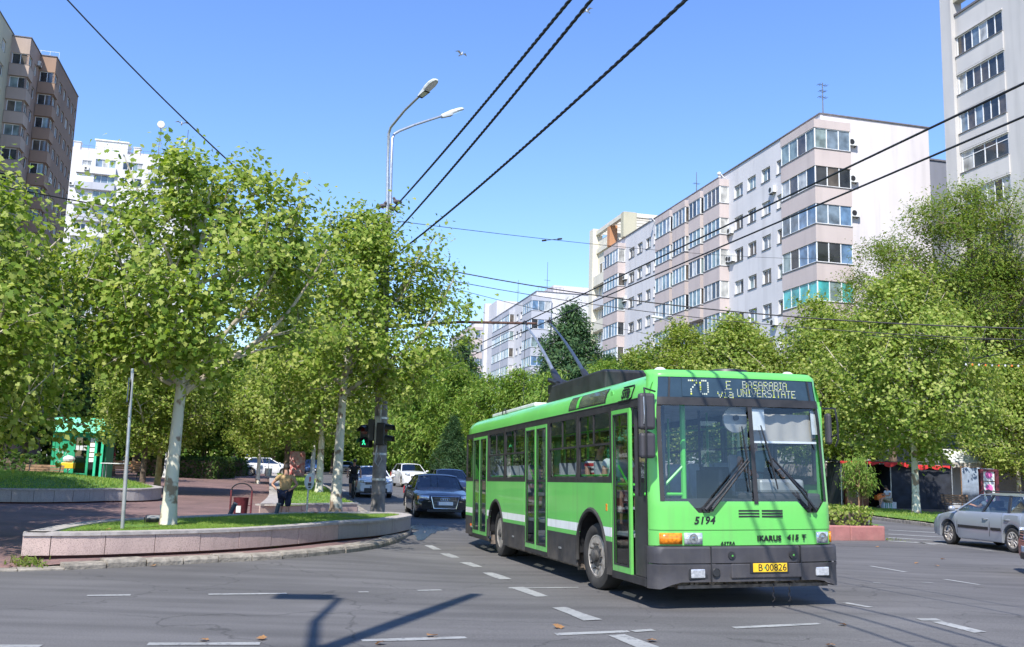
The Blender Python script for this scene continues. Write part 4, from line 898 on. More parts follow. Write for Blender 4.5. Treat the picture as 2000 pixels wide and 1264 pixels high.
for k in range(4,9):    # loggias under the middle bays
    zb = 26.2-2.92*k
    for y in (20.9,24.4): add_window(b1, (.87,y,zb+.02), -PI/2, 2.4, 1.5, 3, rs, name='loggia_window', mks=['pane2','pane3','pane0','pane1'])
    mb = MB(); mb.box(.62,.895,19.4,26.2,zb-.2,zb-.06); mb.obj('loggia_ledge', M['w_white'], b1)
mb = MB()
# end section: cream pilasters, loggias and a roof pergola
mb.box(.95,10.4,47,53.3,0,31.0)
mb.obj('end_wall', M['w_cream'], b1)
mb = MB(); mb.box(.2,1.5,51.9,53.3,0,32.6); mb.obj('pilaster', M['w_cream'], b1)
mb = MB(); mb.box(.55,2.2,41.8,42.7,29.25,32.3); mb.obj('pergola_post', M['w_yellowgrey'], b1)
mb = MB(); mb.box(.6,1.6,46.7,47.6,29.25,31.9); mb.obj('pergola_post', M['w_orange'], b1)
for (a,c,d,e,z0,z1) in ((.6,1.1,42.7,51.9,31.75,32.3),(8.6,9.1,42,53,31.75,32.3),(1.1,9.0,41.9,42.4,31.75,32.25),(.7,1.4,47.6,51.9,29.3,29.9)):
    mb = MB(); mb.box(a,c,d,e,z0,z1); mb.obj('pergola_beam', M['w_cream'], b1)
for i in range(7): mb = MB(); mb.box(1.1,8.6,43.3+i*1.35,43.5+i*1.35,31.82,32.2); mb.obj('pergola_beam', M['w_cream'], b1)
for x,y in ((8.7,42),(8.7,52.6),(4.6,42.05)): mb = MB(); mb.box(x,x+.4,y,y+.4,29.2,31.75); mb.obj('pergola_post', M['w_cream'], b1)
for k in range(9):
    zb = 26.2-2.92*k
    add_window(b1, (.93,49.4,zb+.05), -PI/2, 3.4, 1.6, 3, rs, name='loggia_window', mks=['pane3','pane2','pane3','pane0'])
    mb = MB(); mb.box(.3,.95,47.1,51.8,zb-1.3,zb-.0); mb.obj('loggia_parapet', M['w_white' if k%2 else 'w_cream'], b1)
for y,z in ((7.6,24.9),(15.1,23.2),(14.9,20.6),(15.4,20.7),(31.2,24.3),(41.6,24.0),(41.7,21.4),(38.4,13.2),(40.4,9.6),(7.6,13.8)): ac_unit(b1, (.88,y,z), -PI/2)
for x,z in ((3.5,26.9),(3.5,24.0),(3.55,21.3)): ac_unit(b1, (x,.58,z), 0)
mb = MB(); mb.box(4.0,9.0,2.5,14,29.2,29.95); mb.obj('roof_housing', M['w_pink'], b1, bevel=.03); mb = MB(); mb.box(3.9,9.1,2.4,14.1,29.95,30.05); mb.obj('roof_housing_lid', M['w_white'], b1)
for y,z in ((16.5,29.15),(33.0,29.15)):
    mb = MB(); mb.tube([(.9,y,z-.3),(.45,y,z+.15),(.3,y-.1,z+.1)],.05,6); mb.ball((.28,y-.15,z+.02),.17,.26,.17,8,6); mb.ball((.35,y-.1,z-.22),.15,.15,.15,8,6); mb.obj('security_camera', M['white'], b1)
mb = MB(); mb.lathe([(.05,0),(.32,.05),(.48,.16),(.47,.18),(.3,.08),(0,.05)],18,(0,0,0),'x'); dsh = mb.obj('satellite_dish', M['dish'], b1, smooth=50); dsh.location = (.25,24.0,12.9); dsh.rotation_euler = (0,-.3,2.7)
mb = MB(); mb.lathe([(.05,0),(.32,.05),(.48,.16),(.47,.18),(.3,.08),(0,.05)],18,(0,0,0),'x'); dsh = mb.obj('satellite_dish', M['dish'], b1, smooth=50); dsh.location = (.25,22.7,13.0); dsh.rotation_euler = (0,-.3,2.7)
mb = MB(); mb.box(10.47,27,8.0,30,0,29.6); mb.box(10.47,27.1,7.9,30,29.6,29.75,1); mb.obj('rear_wing', [M['w_wing_shade'],M['slab']], b1)  # wing walls painted dark grey to imitate shade lying on them
# second block, farther up the street
O2 = O1+bd*80.6
b2 = block('apartment_block', 'farther white apartment block with grey corner bays behind the tall spruce', O2, 37, 11.5, 29.6, 2.92, 26.4, 9,
    [(6.6,7.9),(9.2,10.5),(11.8,13.1)], [dict(y0=0,y1=5.6,n=5,k=list(FR),wrap=3.2),dict(y0=14.7,y1=20.5,n=5,k=list(FR)),dict(y0=21,y1=27.5,n=6,k=list(FR))], rs, par='w_grey', gable='w_white')
mb = MB(); mb.box(4.5,11,3.5,16,29.6,31.4); mb.obj('roof_housing', M['w_gable'], b2)
mb = MB(); mb.box(1,11,29,37,29.6,32.9); mb.obj('roof_housing', M['w_white'], b2); mb = MB(); mb.box(.3,1.6,36,37.4,0,33.4); mb.obj('pilaster', M['w_white'], b2)
mb = MB()
for i in range(8): mb.tube([(1.2+i*.6,.8,29.7),(1.2+i*.6,.8,30.5)],.02,4)
mb.tube([(1.2,.8,30.5),(5.4,.8,30.5)],.025,4); mb.obj('roof_railing', M['pipe'], b2)
O3 = O2+bd*48
b3 = block('apartment_block', 'farthest block of the row glimpsed left of the grey bays', O3, 30, 11.5, 31.5, 2.92, 28.2, 9, [(6.6,7.9),(9.2,10.5)], [dict(y0=0,y1=5.6,n=5,k=list(range(6)),wrap=3.2),dict(y0=12,y1=20,n=6,k=list(range(6)))], rs)
# right tower
OT = Vector((31.505,66.,0)); bt = thing('tower_block', 'tall pale tower block with rows of ribbon windows cut by the right edge', 'tower block', OT, BRZ)
holes = []
for k in range(11): zb = 32.25-2.92*k; holes.append((16-5.66,16-1.2,zb,zb+1.5))
mb = MB(); wall_holes(mb, (0,-16,0),(0,1,0),None,(-1,0,0),16-1.11,0,35.45,holes,.3)
for k in range(11):
    pass
mb.box(.35,12,-16,-.02,0,35.4); mb.obj('facade_wall', M['w_tower'], bt)
mb = MB(); mb.box(-.35,.6,-1.11,0,0,39); mb.obj('pilaster', M['w_tower'], bt)
mb = MB(); mb.box(-.1,.25,-15.9,-1.12,35.45,35.6); mb.obj('parapet_flashing', M['slab'], bt)
for z0,z1,a,c in ((36.5,37.4,-16,-1.11),): mb = MB(); mb.box(-.1,.5,a,c,z0,z1); mb.obj('pergola_beam', M['w_yellowgrey'], bt)
mb = MB(); mb.box(1.2,11,-16,-4,35.4,38.6); mb.obj('roof_housing', M['w_tower'], bt)
mb = MB(); mb.box(-.1,.6,-7.4,-6.6,35.5,36.5); mb.obj('pergola_post', M['w_tower'], bt)
sill = MB(); cope = MB()
for k,(a,c,z0,z1) in enumerate(holes):
    add_window(bt, (.08,-16+(a+c)/2,z0), -PI/2, c-a, z1-z0, 6 if k != 3 else 4, rs, transom=(k == 3), name='ribbon_window', mks=['pane0','pane0','pane6','pane1','pane0','pane3'])
    sill.box(-.16,.02,a-16.05,c-15.95,z0-.05,z0+.005); cope.box(-.10,-.002,-16+a-.05,-16+c+.05,z0-1.30,z0-.06)
    cope.box(-.10,-.002,-16+a-.05,-16+c+.05,z1+.002,z1+.10)
sill.obj('window_sill', M['flashing'], bt); cope.obj('spandrel', M['w_tower'], bt)
for k in range(11): add_window(bt, (-.03,-11.2,32.5-2.92*k), -PI/2, 3.2, 1.4, 4, rs, name='ribbon_window', mks=['pane0','pane1','pane3'])
# left stepped tower
AQ = Vector((-54.1,104.6,0)); lt = thing('tower_block', 'tall brown stepped tower block with corner windows at the left edge', 'tower block', AQ, BRZ)
def step(x1, y0, y1, x0, top, mats, wins, facew):
    """box whose right face (x = x1) looks at the street and whose near face (y = y0) looks at the camera"""
    Hn = []; n_f = 14
    for k in range(n_f):
        zb = top-3.2-2.75*k
        for a,c in wins: Hn.append((a,c,zb,zb+1.3))
    mb = MB(); wall_holes(mb, (x1,y0,0),(0,1,0),None,(1,0,0),y1-y0,0,top,[(a-y0,c-y0,z0,z1) for a,c,z0,z1 in Hn],.22)
    fh = [(.0+max(.15,facew-1.75),facew-.02,top-3.2-2.75*k,top-3.2-2.75*k+1.3) for k in range(n_f)]
    mb2 = MB(); wall_holes(mb2, (x1-facew,y0,0),(1,0,0),None,(0,-1,0),facew,0,top,fh,.2)
    mb2.quad((x1-facew,y0,top),(x1,y0,top),(x1,y1,top),(x1-facew,y1,top)); mb2.quad((x0,y1,0),(x1,y1,0),(x1,y1,top),(x0,y1,top))
    mb.obj('side_wall', M[mats[0]], lt); mb2.obj('end_wall', M[mats[1]], lt)
    for a,c,z0,z1 in Hn: add_window(lt, (x1-.17,(a+c)/2,z0), PI/2, c-a, z1-z0, 2 if c-a > 1.2 else 1, rs, mks=['pane0','pane1','pane2','pane0','pane3'])
    for u0,u1,z0,z1 in fh: add_window(lt, (x1-facew+(u0+u1)/2,y0+.15,z0), 0, u1-u0, z1-z0, 2, rs, mks=['pane0','pane6','pane0','pane2'])
    for k in range(n_f):
        zb = top-3.2-2.75*k; mb = MB(); mb.box(x1-facew+.05,x1+.14,y0-.16,y0-.004,zb-1.38,zb-.05); mb.box(x1+.004,x1+.14,y0-.004,min(y1,y0+1.75),zb-1.38,zb-.05); mb.obj('balcony_band', M[mats[1]], lt)
        mb = MB(); mb.box(x1-facew+.02,x1+.17,y0-.19,y0-.002,zb-.05,zb-.005); mb.box(x1+.002,x1+.17,y0-.002,min(y1,y0+1.78),zb-.05,zb-.005); mb.obj('balcony_sill', M['flashing'], lt)
    mb = MB(); mb.box(x1-facew-.05,x1+.08,y0-.08,y1,top,top+.1); mb.obj('parapet_flashing', M['slab'], lt)
step(0,0,12.6,-9,47.6,('w_brown','w_bandbrown'),[(.05,1.4),(2.6,4.0),(4.9,6.1),(7.2,8.6),(9.6,10.6),(11.4,12.5)],1.75)
step(-1.75,-4.4,6,-9,47.7,('w_taupe','w_bandtaupe'),[(-4.35,-3.0),(-2.0,-.8)],1.95)
step(-3.7,-10.5,4,-12,48.0,('w_yellowgrey','w_yellowgrey'),[(-10.3,-9.3),(-7.6,-6.2)],6)
for y,z in ((-.55,46.0),(8.9,20)): ac_unit(lt, (-1.72 if y < 0 else .03,y,z), PI/2)
for k in (3,5): ac_unit(lt, (.03,2.0,41.2-2.75*k), PI/2)
mb = MB()
for i in range(5): mb.tube([(-4+i*1.0,1,47.6),(-4+i*1.0,1,48.6)],.025,4)
mb.tube([(-4,1,48.6),(0,1,48.6)],.03,4); mb.obj('roof_railing', M['metal'], lt)
# white block facing the camera behind the left trees
OW = Vector((-79.08,160,0)); bw = thing('tower_block', 'white tower block with roof masts behind the left plane trees', 'tower block', OW, BRZ)
holes = []
for k in range(10):
    z = 52.2-2.86*k
    holes += [(4.75-.0,8.1,z,z+1.5),(9.3,10.9,z,z+1.45) if k == 0 else (9.3,10.2,z,z+1.4),(10.95,12.6,z,z+1.4),(14.0,16.2,z,z+1.5)]
    if k not in (1,): holes.append((2.6,4.1,z,z+1.05))
hh = []
for h in holes:
    if not any(abs(h[0]-g[0]) < .01 and abs(h[2]-g[2]) < .01 for g in hh): hh.append(h)
mb = MB(); wall_holes(mb, (0,0,0),(1,0,0),None,(0,-1,0),21.5,0,55.1,hh,.22)
mb.box(0,21.5,.26,12,0,55.0); mb.obj('facade_wall', M['w_white'], bw)
for a,c,z0,z1 in hh: add_window(bw, ((a+c)/2,.18,z0), 0, c-a, z1-z0, 3 if c-a > 2.5 else 2, rs, mks=['pane1','pane2','pane3','pane0'])
for k in range(10):
    z = 52.2-2.86*k
    mb = MB(); mb.box(1.75,8.3,-.6,-.003,z-1.35,z-.06); mb.obj('balcony_parapet', M['w_grey' if k%2 else 'w_white'], bw)
    mb = MB(); mb.box(13.6,16.6,-.35,-.003,z-1.35,z-.06); mb.obj('balcony_parapet', M['w_grey'], bw)
mb = MB(); mb.box(1.8,4.7,-.2,.0,49.3,50.7); mb.obj('cladding_panel', M['white'], bw)
mb = MB(); mb.box(4.0,9.4,2.5,6,55.0,57.9); mb.obj('roof_housing', M['offwhite'], bw); mb = MB(); mb.box(3.8,9.6,2.3,6.2,57.9,58.1); mb.obj('roof_housing_lid', M['white'], bw)
for x in (.6,10.6,17.6): mb = MB(); mb.box(x,x+1.1,1.5,2.6,55.0,56.9); mb.box(x-.1,x+1.2,1.4,2.7,56.9,57.05); mb.obj('chimney', M['w_white'], bw)
mb = MB(); mb.box(0,21.4,3.5,9,55,56.6); mb.obj('roof_housing', M['w_gable'], bw)
mb = MB()
for i in range(14): mb.tube([(2+i*1.3,.4,55),(2+i*1.3,.4,56.1)],.03,4)
mb.tube([(2,.4,56.1),(19,.4,56.1)],.03,4); mb.tube([(2,.4,55.6),(19,.4,55.6)],.025,4); mb.obj('roof_railing', M['pipe'], bw)
ac_unit(bw, (3.5,-.6,51.3), 0); ac_unit(bw, (1.2,0,45.5), 0); ac_unit(bw, (1.2,0,48.5), 0)
mast = thing('roof_mast', 'braced lattice mast carrying a round white dish on the white block', 'mast', tuple(OW+bn*14.9+bd*1.2+Vector((0,0,55.0))), BRZ)
mb = MB()
for a in range(3):
    c,s = math.cos(a*2.1+.3),math.sin(a*2.1+.3); mb.tube([(.18*c,.18*s,0),(.12*c,.12*s,6.0)],.035,4)
for i in range(12): mb.tube([(.17,0,i*.5),(-.1,.14,i*.5+.25),(-.1,-.14,i*.5+.5)],.02,3)
for dx in (-1.9,1.2): mb.tube([(0,0,4.2),(dx,.4,0)],.025,4)
mb.obj('lattice', M['pipe'], mast)
mb = MB(); mb.lathe([(0,-.3),(.62,-.26),(.66,0),(.66,.2),(.0,.22)],20,(0,-.2,6.6),'y'); mb.obj('dish', M['dish'], mast, smooth=50)
mast2 = thing('roof_mast', 'mast with slim panel antennas right of the round dish on the white block', 'mast', tuple(OW+bn*19.6+bd*1.4+Vector((0,0,55))), BRZ)
mb = MB(); mb.tube([(0,0,0),(0,0,6.3)],.06,5); mb.tube([(-1.3,0,0),(0,0,3.4)],.03,4); mb.tube([(-.9,.1,.3),(.1,.1,4)],.03,4); mb.tube([(-.4,0,2.2),(.6,0,2.2)],.03,4); mb.obj('mast', M['pipe'], mast2)
for x,z in ((-.5,2.6),(.35,.6),(.4,1.4)): mb = MB(); mb.box(x-.13,x+.13,-.25,-.1,z,z+(1.9 if x < 0 else .5)); mb.obj('panel_antenna', M['offwhite'], mast2)
# distant filler block glimpsed between the left trees
def antenna(label, loc, h, arms, grp=None):
    t = thing('antenna', label, 'antenna', loc, .4); mb = MB(); mb.tube([(0,0,0),(0,0,h)],[.05,.03],5); mb.obj('mast', M['pipe'], t)
    mb = MB()
    for z,w in arms: mb.tube([(-w,0,z),(w,0,z)],.02,4); [mb.tube([(x,-.25,z),(x,.25,z)],.014,3) for x in (-w*.8,-w*.3,w*.3,w*.8)]
    if arms: mb.obj('crossbar', M['pipe'], t)
antenna('tall aerial with crossbars standing on the roof corner of the pink bayed block', tuple(O1+bn*1.6+bd*1.3+Vector((0,0,29.2))), 2.9, [(2.7,.45),(2.2,.3),(1.7,.4)])
antenna('slim aerial on the roof edge in the middle of the pink bayed block', tuple(O1+bn*1.6+bd*24+Vector((0,0,29.2))), 2.6, [(1.4,.35)])
antenna('aerial on the roof of the farther white block above its grey bay', tuple(O2+bn*3+bd*2+Vector((0,0,29.6))), 5.2, [(2.2,.5)])
antenna('short aerial farther along the farther white block', tuple(O2+bn*2+bd*17+Vector((0,0,29.6))), 5, [(3,.4)])
# ------------------------------------------------------------------ people
def skin_mesh(name, V, E, rad, m, root=0, sub=1, smooth=True):
    """continuous surface grown round a skeleton of joints"""
    me = bpy.data.meshes.new(name); bm = bmesh.new(); lay = bm.verts.layers.skin.verify(); vs = []
    for i,(p,r) in enumerate(zip(V,rad)):
        v = bm.verts.new(p); rr = r if isinstance(r,(tuple,list)) else (r,r); v[lay].radius = rr; v[lay].use_root = (i == root); vs.append(v)
    for a,b in E: bm.edges.new((vs[a],vs[b]))
    bm.to_mesh(me); bm.free(); o = bpy.data.objects.new(name, me); C.objects.link(o)
    s = o.modifiers.new('skin','SKIN'); s.use_smooth_shade = True; s.branch_smoothing = .6
    if sub: u = o.modifiers.new('sub','SUBSURF'); u.levels = sub; u.render_levels = sub
    dg = bpy.context.evaluated_depsgraph_get(); ev = o.evaluated_get(dg); out = bpy.data.meshes.new_from_object(ev); bpy.data.objects.remove(o); bpy.data.meshes.remove(me)
    out.name = name; out.materials.clear(); out.materials.append(m); out.polygons.foreach_set('use_smooth', [True]*len(out.polygons)); return out
def person(label, loc, rz, J, shirt, shorts, hair=True, shoes='black', hands=True, long=False, sc=1., bulk=1., extra_hat=None, cat='person', group=None, legs=True, sleeve=.55):
    """J: joints of a figure 1.75 m tall in its own space, facing -y.  keys: pel,chest,neck,head, shL,elL,haL, shR.., hipL,knL,anL,toL .."""
    t = thing('person', label, cat, loc, rz, group)
    if sc != 1: t.scale = (sc,)*3
    g = lambda k: Vector(J[k])
    V = []; E = []; rad = []; ix = {}
    def add(k, p, r, par=None):
        V.append(tuple(p)); rad.append(r); ix[k] = len(V)-1
        if par is not None: E.append((ix[par],ix[k]))
    hd = g('head'); nk = g('neck'); up = (hd-nk).normalized(); fd = Vector(J.get('face',(0,-1,0))).normalized()
    add('pel', g('pel'), (.13,.10)); add('waist', g('pel').lerp(g('chest'),.5), (.115,.085),'pel'); add('chest', g('chest'), (.13,.09),'waist'); add('neck', nk, .055,'chest')
    add('h0', nk.lerp(hd,.45)+fd*.01, (.062,.066),'neck'); add('h1', hd, (.078,.092),'h0'); add('h2', hd+up*.085, (.066,.078),'h1'); add('nose', hd+fd*.105-up*.012, .014,'h1')
    for s in 'LR':
        add('sh'+s, g('sh'+s), .052,'chest'); add('el'+s, g('el'+s), .044,'sh'+s); add('wr'+s, g('el'+s).lerp(g('ha'+s),.86), .030,'el'+s); add('ha'+s, g('ha'+s)+(g('ha'+s)-g('el'+s)).normalized()*.03, (.040,.022),'wr'+s)
        if hands:
            d = (g('ha'+s)-g('el'+s)).normalized(); cu = Vector(J.get('curl'+s,(0,0,-1))).normalized(); sd = d.cross(cu).normalized()
            for q,(o,l) in enumerate(((-.03,.065),(-.01,.078),(.011,.072),(.030,.055))):
                a = g('ha'+s)+d*.055+sd*o; add(f'f{s}{q}a', a, .0095,'ha'+s); add(f'f{s}{q}b', a+d*l*.5+cu*l*.25, .0085,f'f{s}{q}a'); add(f'f{s}{q}c', a+d*l*.7+cu*l*.65, .0075,f'f{s}{q}b')
            a = g('ha'+s)+d*.01-sd*.045+cu*.01; add(f't{s}a', a, .011,'ha'+s); add(f't{s}b', a+d*.035-sd*.012+cu*.025, .009,f't{s}a')
        if legs:
            add('hip'+s, g('hip'+s), .092,'pel'); add('th'+s, g('hip'+s).lerp(g('kn'+s),.5), .078,'hip'+s); add('kn'+s, g('kn'+s), .056,'th'+s); add('ca'+s, g('kn'+s).lerp(g('an'+s),.35), .055,'kn'+s); add('an'+s, g('an'+s), .035,'ca'+s); add('to'+s, g('to'+s), (.036,.03),'an'+s)
    put('body', skin_mesh('body', V, E, rad, M['skin'], 0), t)
    # shirt
    V,E,rad,ix = [],[],[],{}
    add('pel', g('pel')-Vector((0,0,.05*(bulk > 1))), (.178*bulk,.135*bulk)); add('waist', g('pel').lerp(g('chest'),.5), (.170*bulk,.135*bulk),'pel'); add('chest', g('chest'), (.195*bulk,.14*bulk),'waist'); add('neck', g('chest').lerp(nk,.72), .078,'chest')
    for s in 'LR': add('sh'+s, g('sh'+s), .085,'chest'); add('sl'+s, g('sh'+s).lerp(g('el'+s),1.0 if long else sleeve), .066,'sh'+s)
    if long:
        for s in 'LR': add('cu'+s, g('el'+s).lerp(g('ha'+s),.8), .048,'sl'+s)
    put('shirt', skin_mesh('shirt', V, E, rad, M[shirt], 0), t)
    if legs:
        V,E,rad,ix = [],[],[],{}
        add('pel', g('pel')-Vector((0,0,.02)), (.178,.135))
        for s in 'LR': add('hip'+s, g('hip'+s), .115,'pel'); add('th'+s, g('hip'+s).lerp(g('kn'+s),.5), .105,'hip'+s); add('kn'+s, g('hip'+s).lerp(g('kn'+s),.93), .092,'th'+s)
        put('shorts', skin_mesh('shorts', V, E, rad, M[shorts], 0), t)
        for s in 'LR':
            mb = MB(); a,b = g('an'+s),g('to'+s); mb.ball(a.lerp(b,.45)+Vector((0,0,-.015)), .048,.048,.042,8,6); d = (b-a); mb.tube([a-d*.35+Vector((0,0,-.02)),a+Vector((0,0,-.01)),b+Vector((0,0,-.01)),b+d*.25+Vector((0,0,-.015))],[.034,.046,.046,.028],8); mb.obj('shoe', M[shoes], t, smooth=60)
    if extra_hat:
        mb = MB(); mb.ball(hd+up*.06, .105,.125,.085,12,8); o = mb.obj('helmet', M[extra_hat], t, smooth=60)
    elif hair:
        mb = MB(); n = 12; k = 7; q = up.rotation_difference(Vector((0,0,1))).inverted()
        vs = []
        for i in range(k+1):
            a = -.35+(PI/2+.35)*i/k
            for j in range(n):
                b = 2*PI*j/n; p = Vector((.092*math.cos(a)*math.cos(b), .105*math.cos(a)*math.sin(b), .108*math.sin(a)))
                if p.dot(fd) > .05 and a < .45: p = p*.72
                vs.append(hd+up*.035-fd*.012+q @ p)
        mb.add(vs, [(i*n+j,i*n+(j+1)%n,(i+1)*n+(j+1)%n,(i+1)*n+j) for i in range(k) for j in range(n)]); mb.obj('hair', M['hair'], t, smooth=70)
    return t
STAND = dict(pel=(0,0,.96),chest=(0,.01,1.30),neck=(0,.01,1.49),head=(0,-.02,1.62),shL=(.19,.01,1.41),elL=(.25,.03,1.13),haL=(.25,-.06,.90),shR=(-.19,.01,1.41),elR=(-.25,.03,1.13),haR=(-.25,-.06,.90),
             hipL=(.10,0,.92),knL=(.11,-.01,.50),anL=(.11,.03,.09),toL=(.13,-.12,.035),hipR=(-.10,0,.92),knR=(-.11,-.01,.50),anR=(-.11,.03,.09),toR=(-.13,-.12,.035))
SIT = dict(pel=(0,0,.52),chest=(0,-.03,.88),neck=(0,-.05,1.07),head=(0,-.09,1.20),shL=(.19,-.03,.99),elL=(.24,-.12,.74),haL=(.12,-.34,.74),shR=(-.19,-.03,.99),elR=(-.24,-.12,.74),haR=(-.12,-.34,.74),
           hipL=(.10,-.04,.50),knL=(.13,-.46,.52),anL=(.13,-.44,.09),toL=(.14,-.58,.035),hipR=(-.10,-.04,.50),knR=(-.13,-.46,.52),anR=(-.13,-.44,.09),toR=(-.14,-.58,.035))
M['sh_tan'] = mat('tan_shirt', (.46,.31,.15), .9, var=.1, scale=5, bump=.2); M['sh_navy'] = mat('navy_shorts', (.022,.028,.06), .9); M['sh_red'] = mat('red_shirt', (.38,.02,.03), .9); M['sh_white'] = mat('white_shirt', (.70,.70,.72), .9)
M['sh_black'] = mat('black_jersey', (.015,.016,.025), .8); M['sh_grey'] = mat('grey_shirt', (.32,.34,.40), .9); M['sh_beige'] = mat('beige_shorts', (.38,.31,.22), .9); M['sh_blue'] = mat('blue_cloth', (.08,.14,.30), .9); M['sh_teal'] = mat('teal_grey_shirt', (.14,.22,.24), .9)
def stripes():
    m = mat('striped_shirt', (.6,.6,.6), .9); n, b, L = nodes(m); tc = n.nodes.new('ShaderNodeTexCoord'); sp = n.nodes.new('ShaderNodeSeparateXYZ'); L(tc.outputs['Object'], sp.inputs[0])
    cr = n.nodes.new('ShaderNodeValToRGB'); cr.color_ramp.interpolation = 'CONSTANT'; e = cr.color_ramp.elements; e[0].color = (.03,.03,.05,1); e[1].position = .28; e[1].color = (.75,.75,.75,1); q = e.new(.45); q.color = (.55,.03,.05,1); q = e.new(.8); q.color = (.75,.75,.75,1)
    mu = n.nodes.new('ShaderNodeMath'); mu.operation = 'MULTIPLY'; mu.inputs[1].default_value = 7; L(sp.outputs[2], mu.inputs[0]); fr = n.nodes.new('ShaderNodeMath'); fr.operation = 'FRACT'; L(mu.outputs[0], fr.inputs[0]); L(fr.outputs[0], cr.inputs[0]); L(cr.outputs[0], b.inputs['Base Color']); return m
M['sh_stripe'] = stripes()

# ------------------------------------------------------------------ text
def text_mesh(name, body, size, m, ext=.004, shear=0., bold=0., spacing=1., align='CENTER'):
    cu = bpy.data.curves.new(name,'FONT'); cu.body = body; cu.size = size; cu.extrude = ext; cu.shear = shear; cu.offset = bold; cu.space_character = spacing; cu.align_x = align; cu.align_y = 'CENTER'; cu.resolution_u = 3
    o = bpy.data.objects.new(name, cu); C.objects.link(o); dg = bpy.context.evaluated_depsgraph_get(); me = bpy.data.meshes.new_from_object(o.evaluated_get(dg)); bpy.data.objects.remove(o); bpy.data.curves.remove(cu)
    me.name = name; me.materials.clear(); me.materials.append(m); return me

# ------------------------------------------------------------------ the trolleybus
bo = Vector((BX+BN[0]*1.25, BY+BN[1]*1.25, 0))
bus = thing('trolleybus', 'bright green trolleybus with black bumper turning at the crossing, front door open', 'trolleybus')
Rx = Matrix(((BN[0],BD[0],0),(BN[1],BD[1],0),(0,0,1)))
tilt = Matrix.Rotation(-BR,3,'Y') @ Matrix.Rotation(BP,3,'X')
Mb = (Rx @ tilt).to_4x4(); Mb.translation = bo+Vector((0,0,-BP*5))
# keep the turning point at y = 5 on the ground
bus.matrix_world = Mb
def busw(x, y, z): return Mb @ Vector((x,y,z))
BG = M['bus_green']
def yf(x):
    a = abs(x); y = .055*min(1,a/1.02)**2
    if a > 1.02: q = min(1,(a-1.02)/.23); y += .19*(1-math.sqrt(max(0,1-q*q)))
    return y
def rake(z): return 0 if z < 1.27 else .10*(z-1.27)/1.3
def shr(z): return 1-.045*ss(2.3,2.92,z)-.012*ss(1.3,.7,z)*0
def fs_(x, z, o=0.): return (x*shr(z)+0, yf(x)+rake(z)-o, z)
XS = [-1.25,-1.247,-1.24,-1.22,-1.19,-1.15,-1.10,-1.02,-.9,-.78,-.66,-.54,-.42,-.25,0,.25,.42,.55,.72,.86,1.0,1.02,1.10,1.15,1.19,1.22,1.24,1.247,1.25]
# front lower panel with the two wiper notches
def ztop(x):
    z = 1.30
    for a,b,c,d in ((-.80,-.67,-.53,-.40),(.70,.85,.99,1.10)):
        if a < x < b: z = min(z,1.30-.14*(x-a)/(b-a))
        elif b <= x <= c: z = 1.16
        elif c < x < d: z = min(z,1.16+.14*(x-c)/(d-c))
    if abs(x) > 1.13: z = 1.42
    return z
XF = sorted(set(XS+[-.80,-.67,-.60,-.53,-.40,.70,.85,.92,.99,1.10,1.131,-1.131]))
mb = MB(); nz = 10
mb.grid(lambda x,v: fs_(x,.955+(ztop(x)-.955)*v), XF, [i/nz for i in range(nz+1)])
mb.obj('front_panel', BG, bus, smooth=50)
mb = MB(); mb.grid(lambda x,v: fs_(x,.765+(.945-.765)*v,-.006), XF, [0,.5,1]); mb.grid(lambda x,v: fs_(x,.94+.02*v,-.02), XF, [0,1]); mb.obj('front_flap', BG, bus, smooth=50)
mb = MB(); mb.grid(lambda x,z: fs_(x,z,-.05), [i for i in XF if abs(i) <= 1.10], [1.10,1.22,1.33]); mb.obj('cowl', M['bus_frame'], bus, smooth=50)
# grille slots
mb = MB()
for i in range(3):
    for a,c in ((-.14,.145),(.18,.47)): z = 1.105+i*.035; mb.box(a,c,yf(.2)-.004,.03,z,z+.021)
mb.obj('grille_slots', M['black'], bus)
# pillars, header and sign box
def strip(fn, us, vs, nm, m, sm=50): mb = MB(); mb.grid(fn, us, vs); return mb.obj(nm, m, bus, smooth=sm)
ZS = [1.42,1.7,2.0,2.3,2.45,2.6,2.75,2.87]
for s in (-1,1):
    xs = [s*q for q in (1.15,1.19,1.22,1.24,1.247,1.25)]; strip(lambda x,z: fs_(x,z), xs if s > 0 else xs[::-1], ZS, 'corner_pillar', BG)
    xs = [s*q for q in (1.10,1.125,1.152)]; strip(lambda x,z: fs_(x,z,.004), xs if s > 0 else xs[::-1], [1.30]+ZS[:-2]+[2.6], 'windscreen_seal', M['bus_frame'])
strip(lambda x,z: fs_(x,z,.02), [x for x in XS if abs(x) <= 1.16], [2.50,2.515,2.585,2.60], 'header_bar', M['bus_frame'])
mb = MB(); mb.grid(lambda x,z: fs_(x,z,-.01), [x for x in XS if abs(x) <= 1.16], [2.58,2.70,2.875]); mb.obj('destination_box', M['display'], bus, smooth=50)
for x in (-1.0,1.05): mb = MB(); mb.grid(lambda a,z: fs_(a,z,.0), [x-.012,x+.012], [2.6,2.86]); mb.obj('box_seam', M['bus_frame'], bus)
strip(lambda x,z: (fs_(x,min(z,2.9))[0], yf(x)+rake(2.87)+(0 if z <= 2.9 else (z-2.9)*1.6), z), XS, [2.862,2.885,2.905,2.93,2.95,2.962], 'roof_front', BG)
mb = MB(); mb.grid(lambda x,z: fs_(x,z,.012), [.075,.105,.135], [1.27,1.6,2.0,2.52]); 
mb.obj('windscreen_pillar', M['bus_frame'], bus)
for a,c in ((-1.12,.085),(.125,1.12)):
    us = [a+(c-a)*i/8 for i in range(9)]; strip(lambda x,z: fs_(x,z,-.012), us, [1.22,1.45,1.8,2.15,2.52], 'windscreen', M['windshield'], 80)
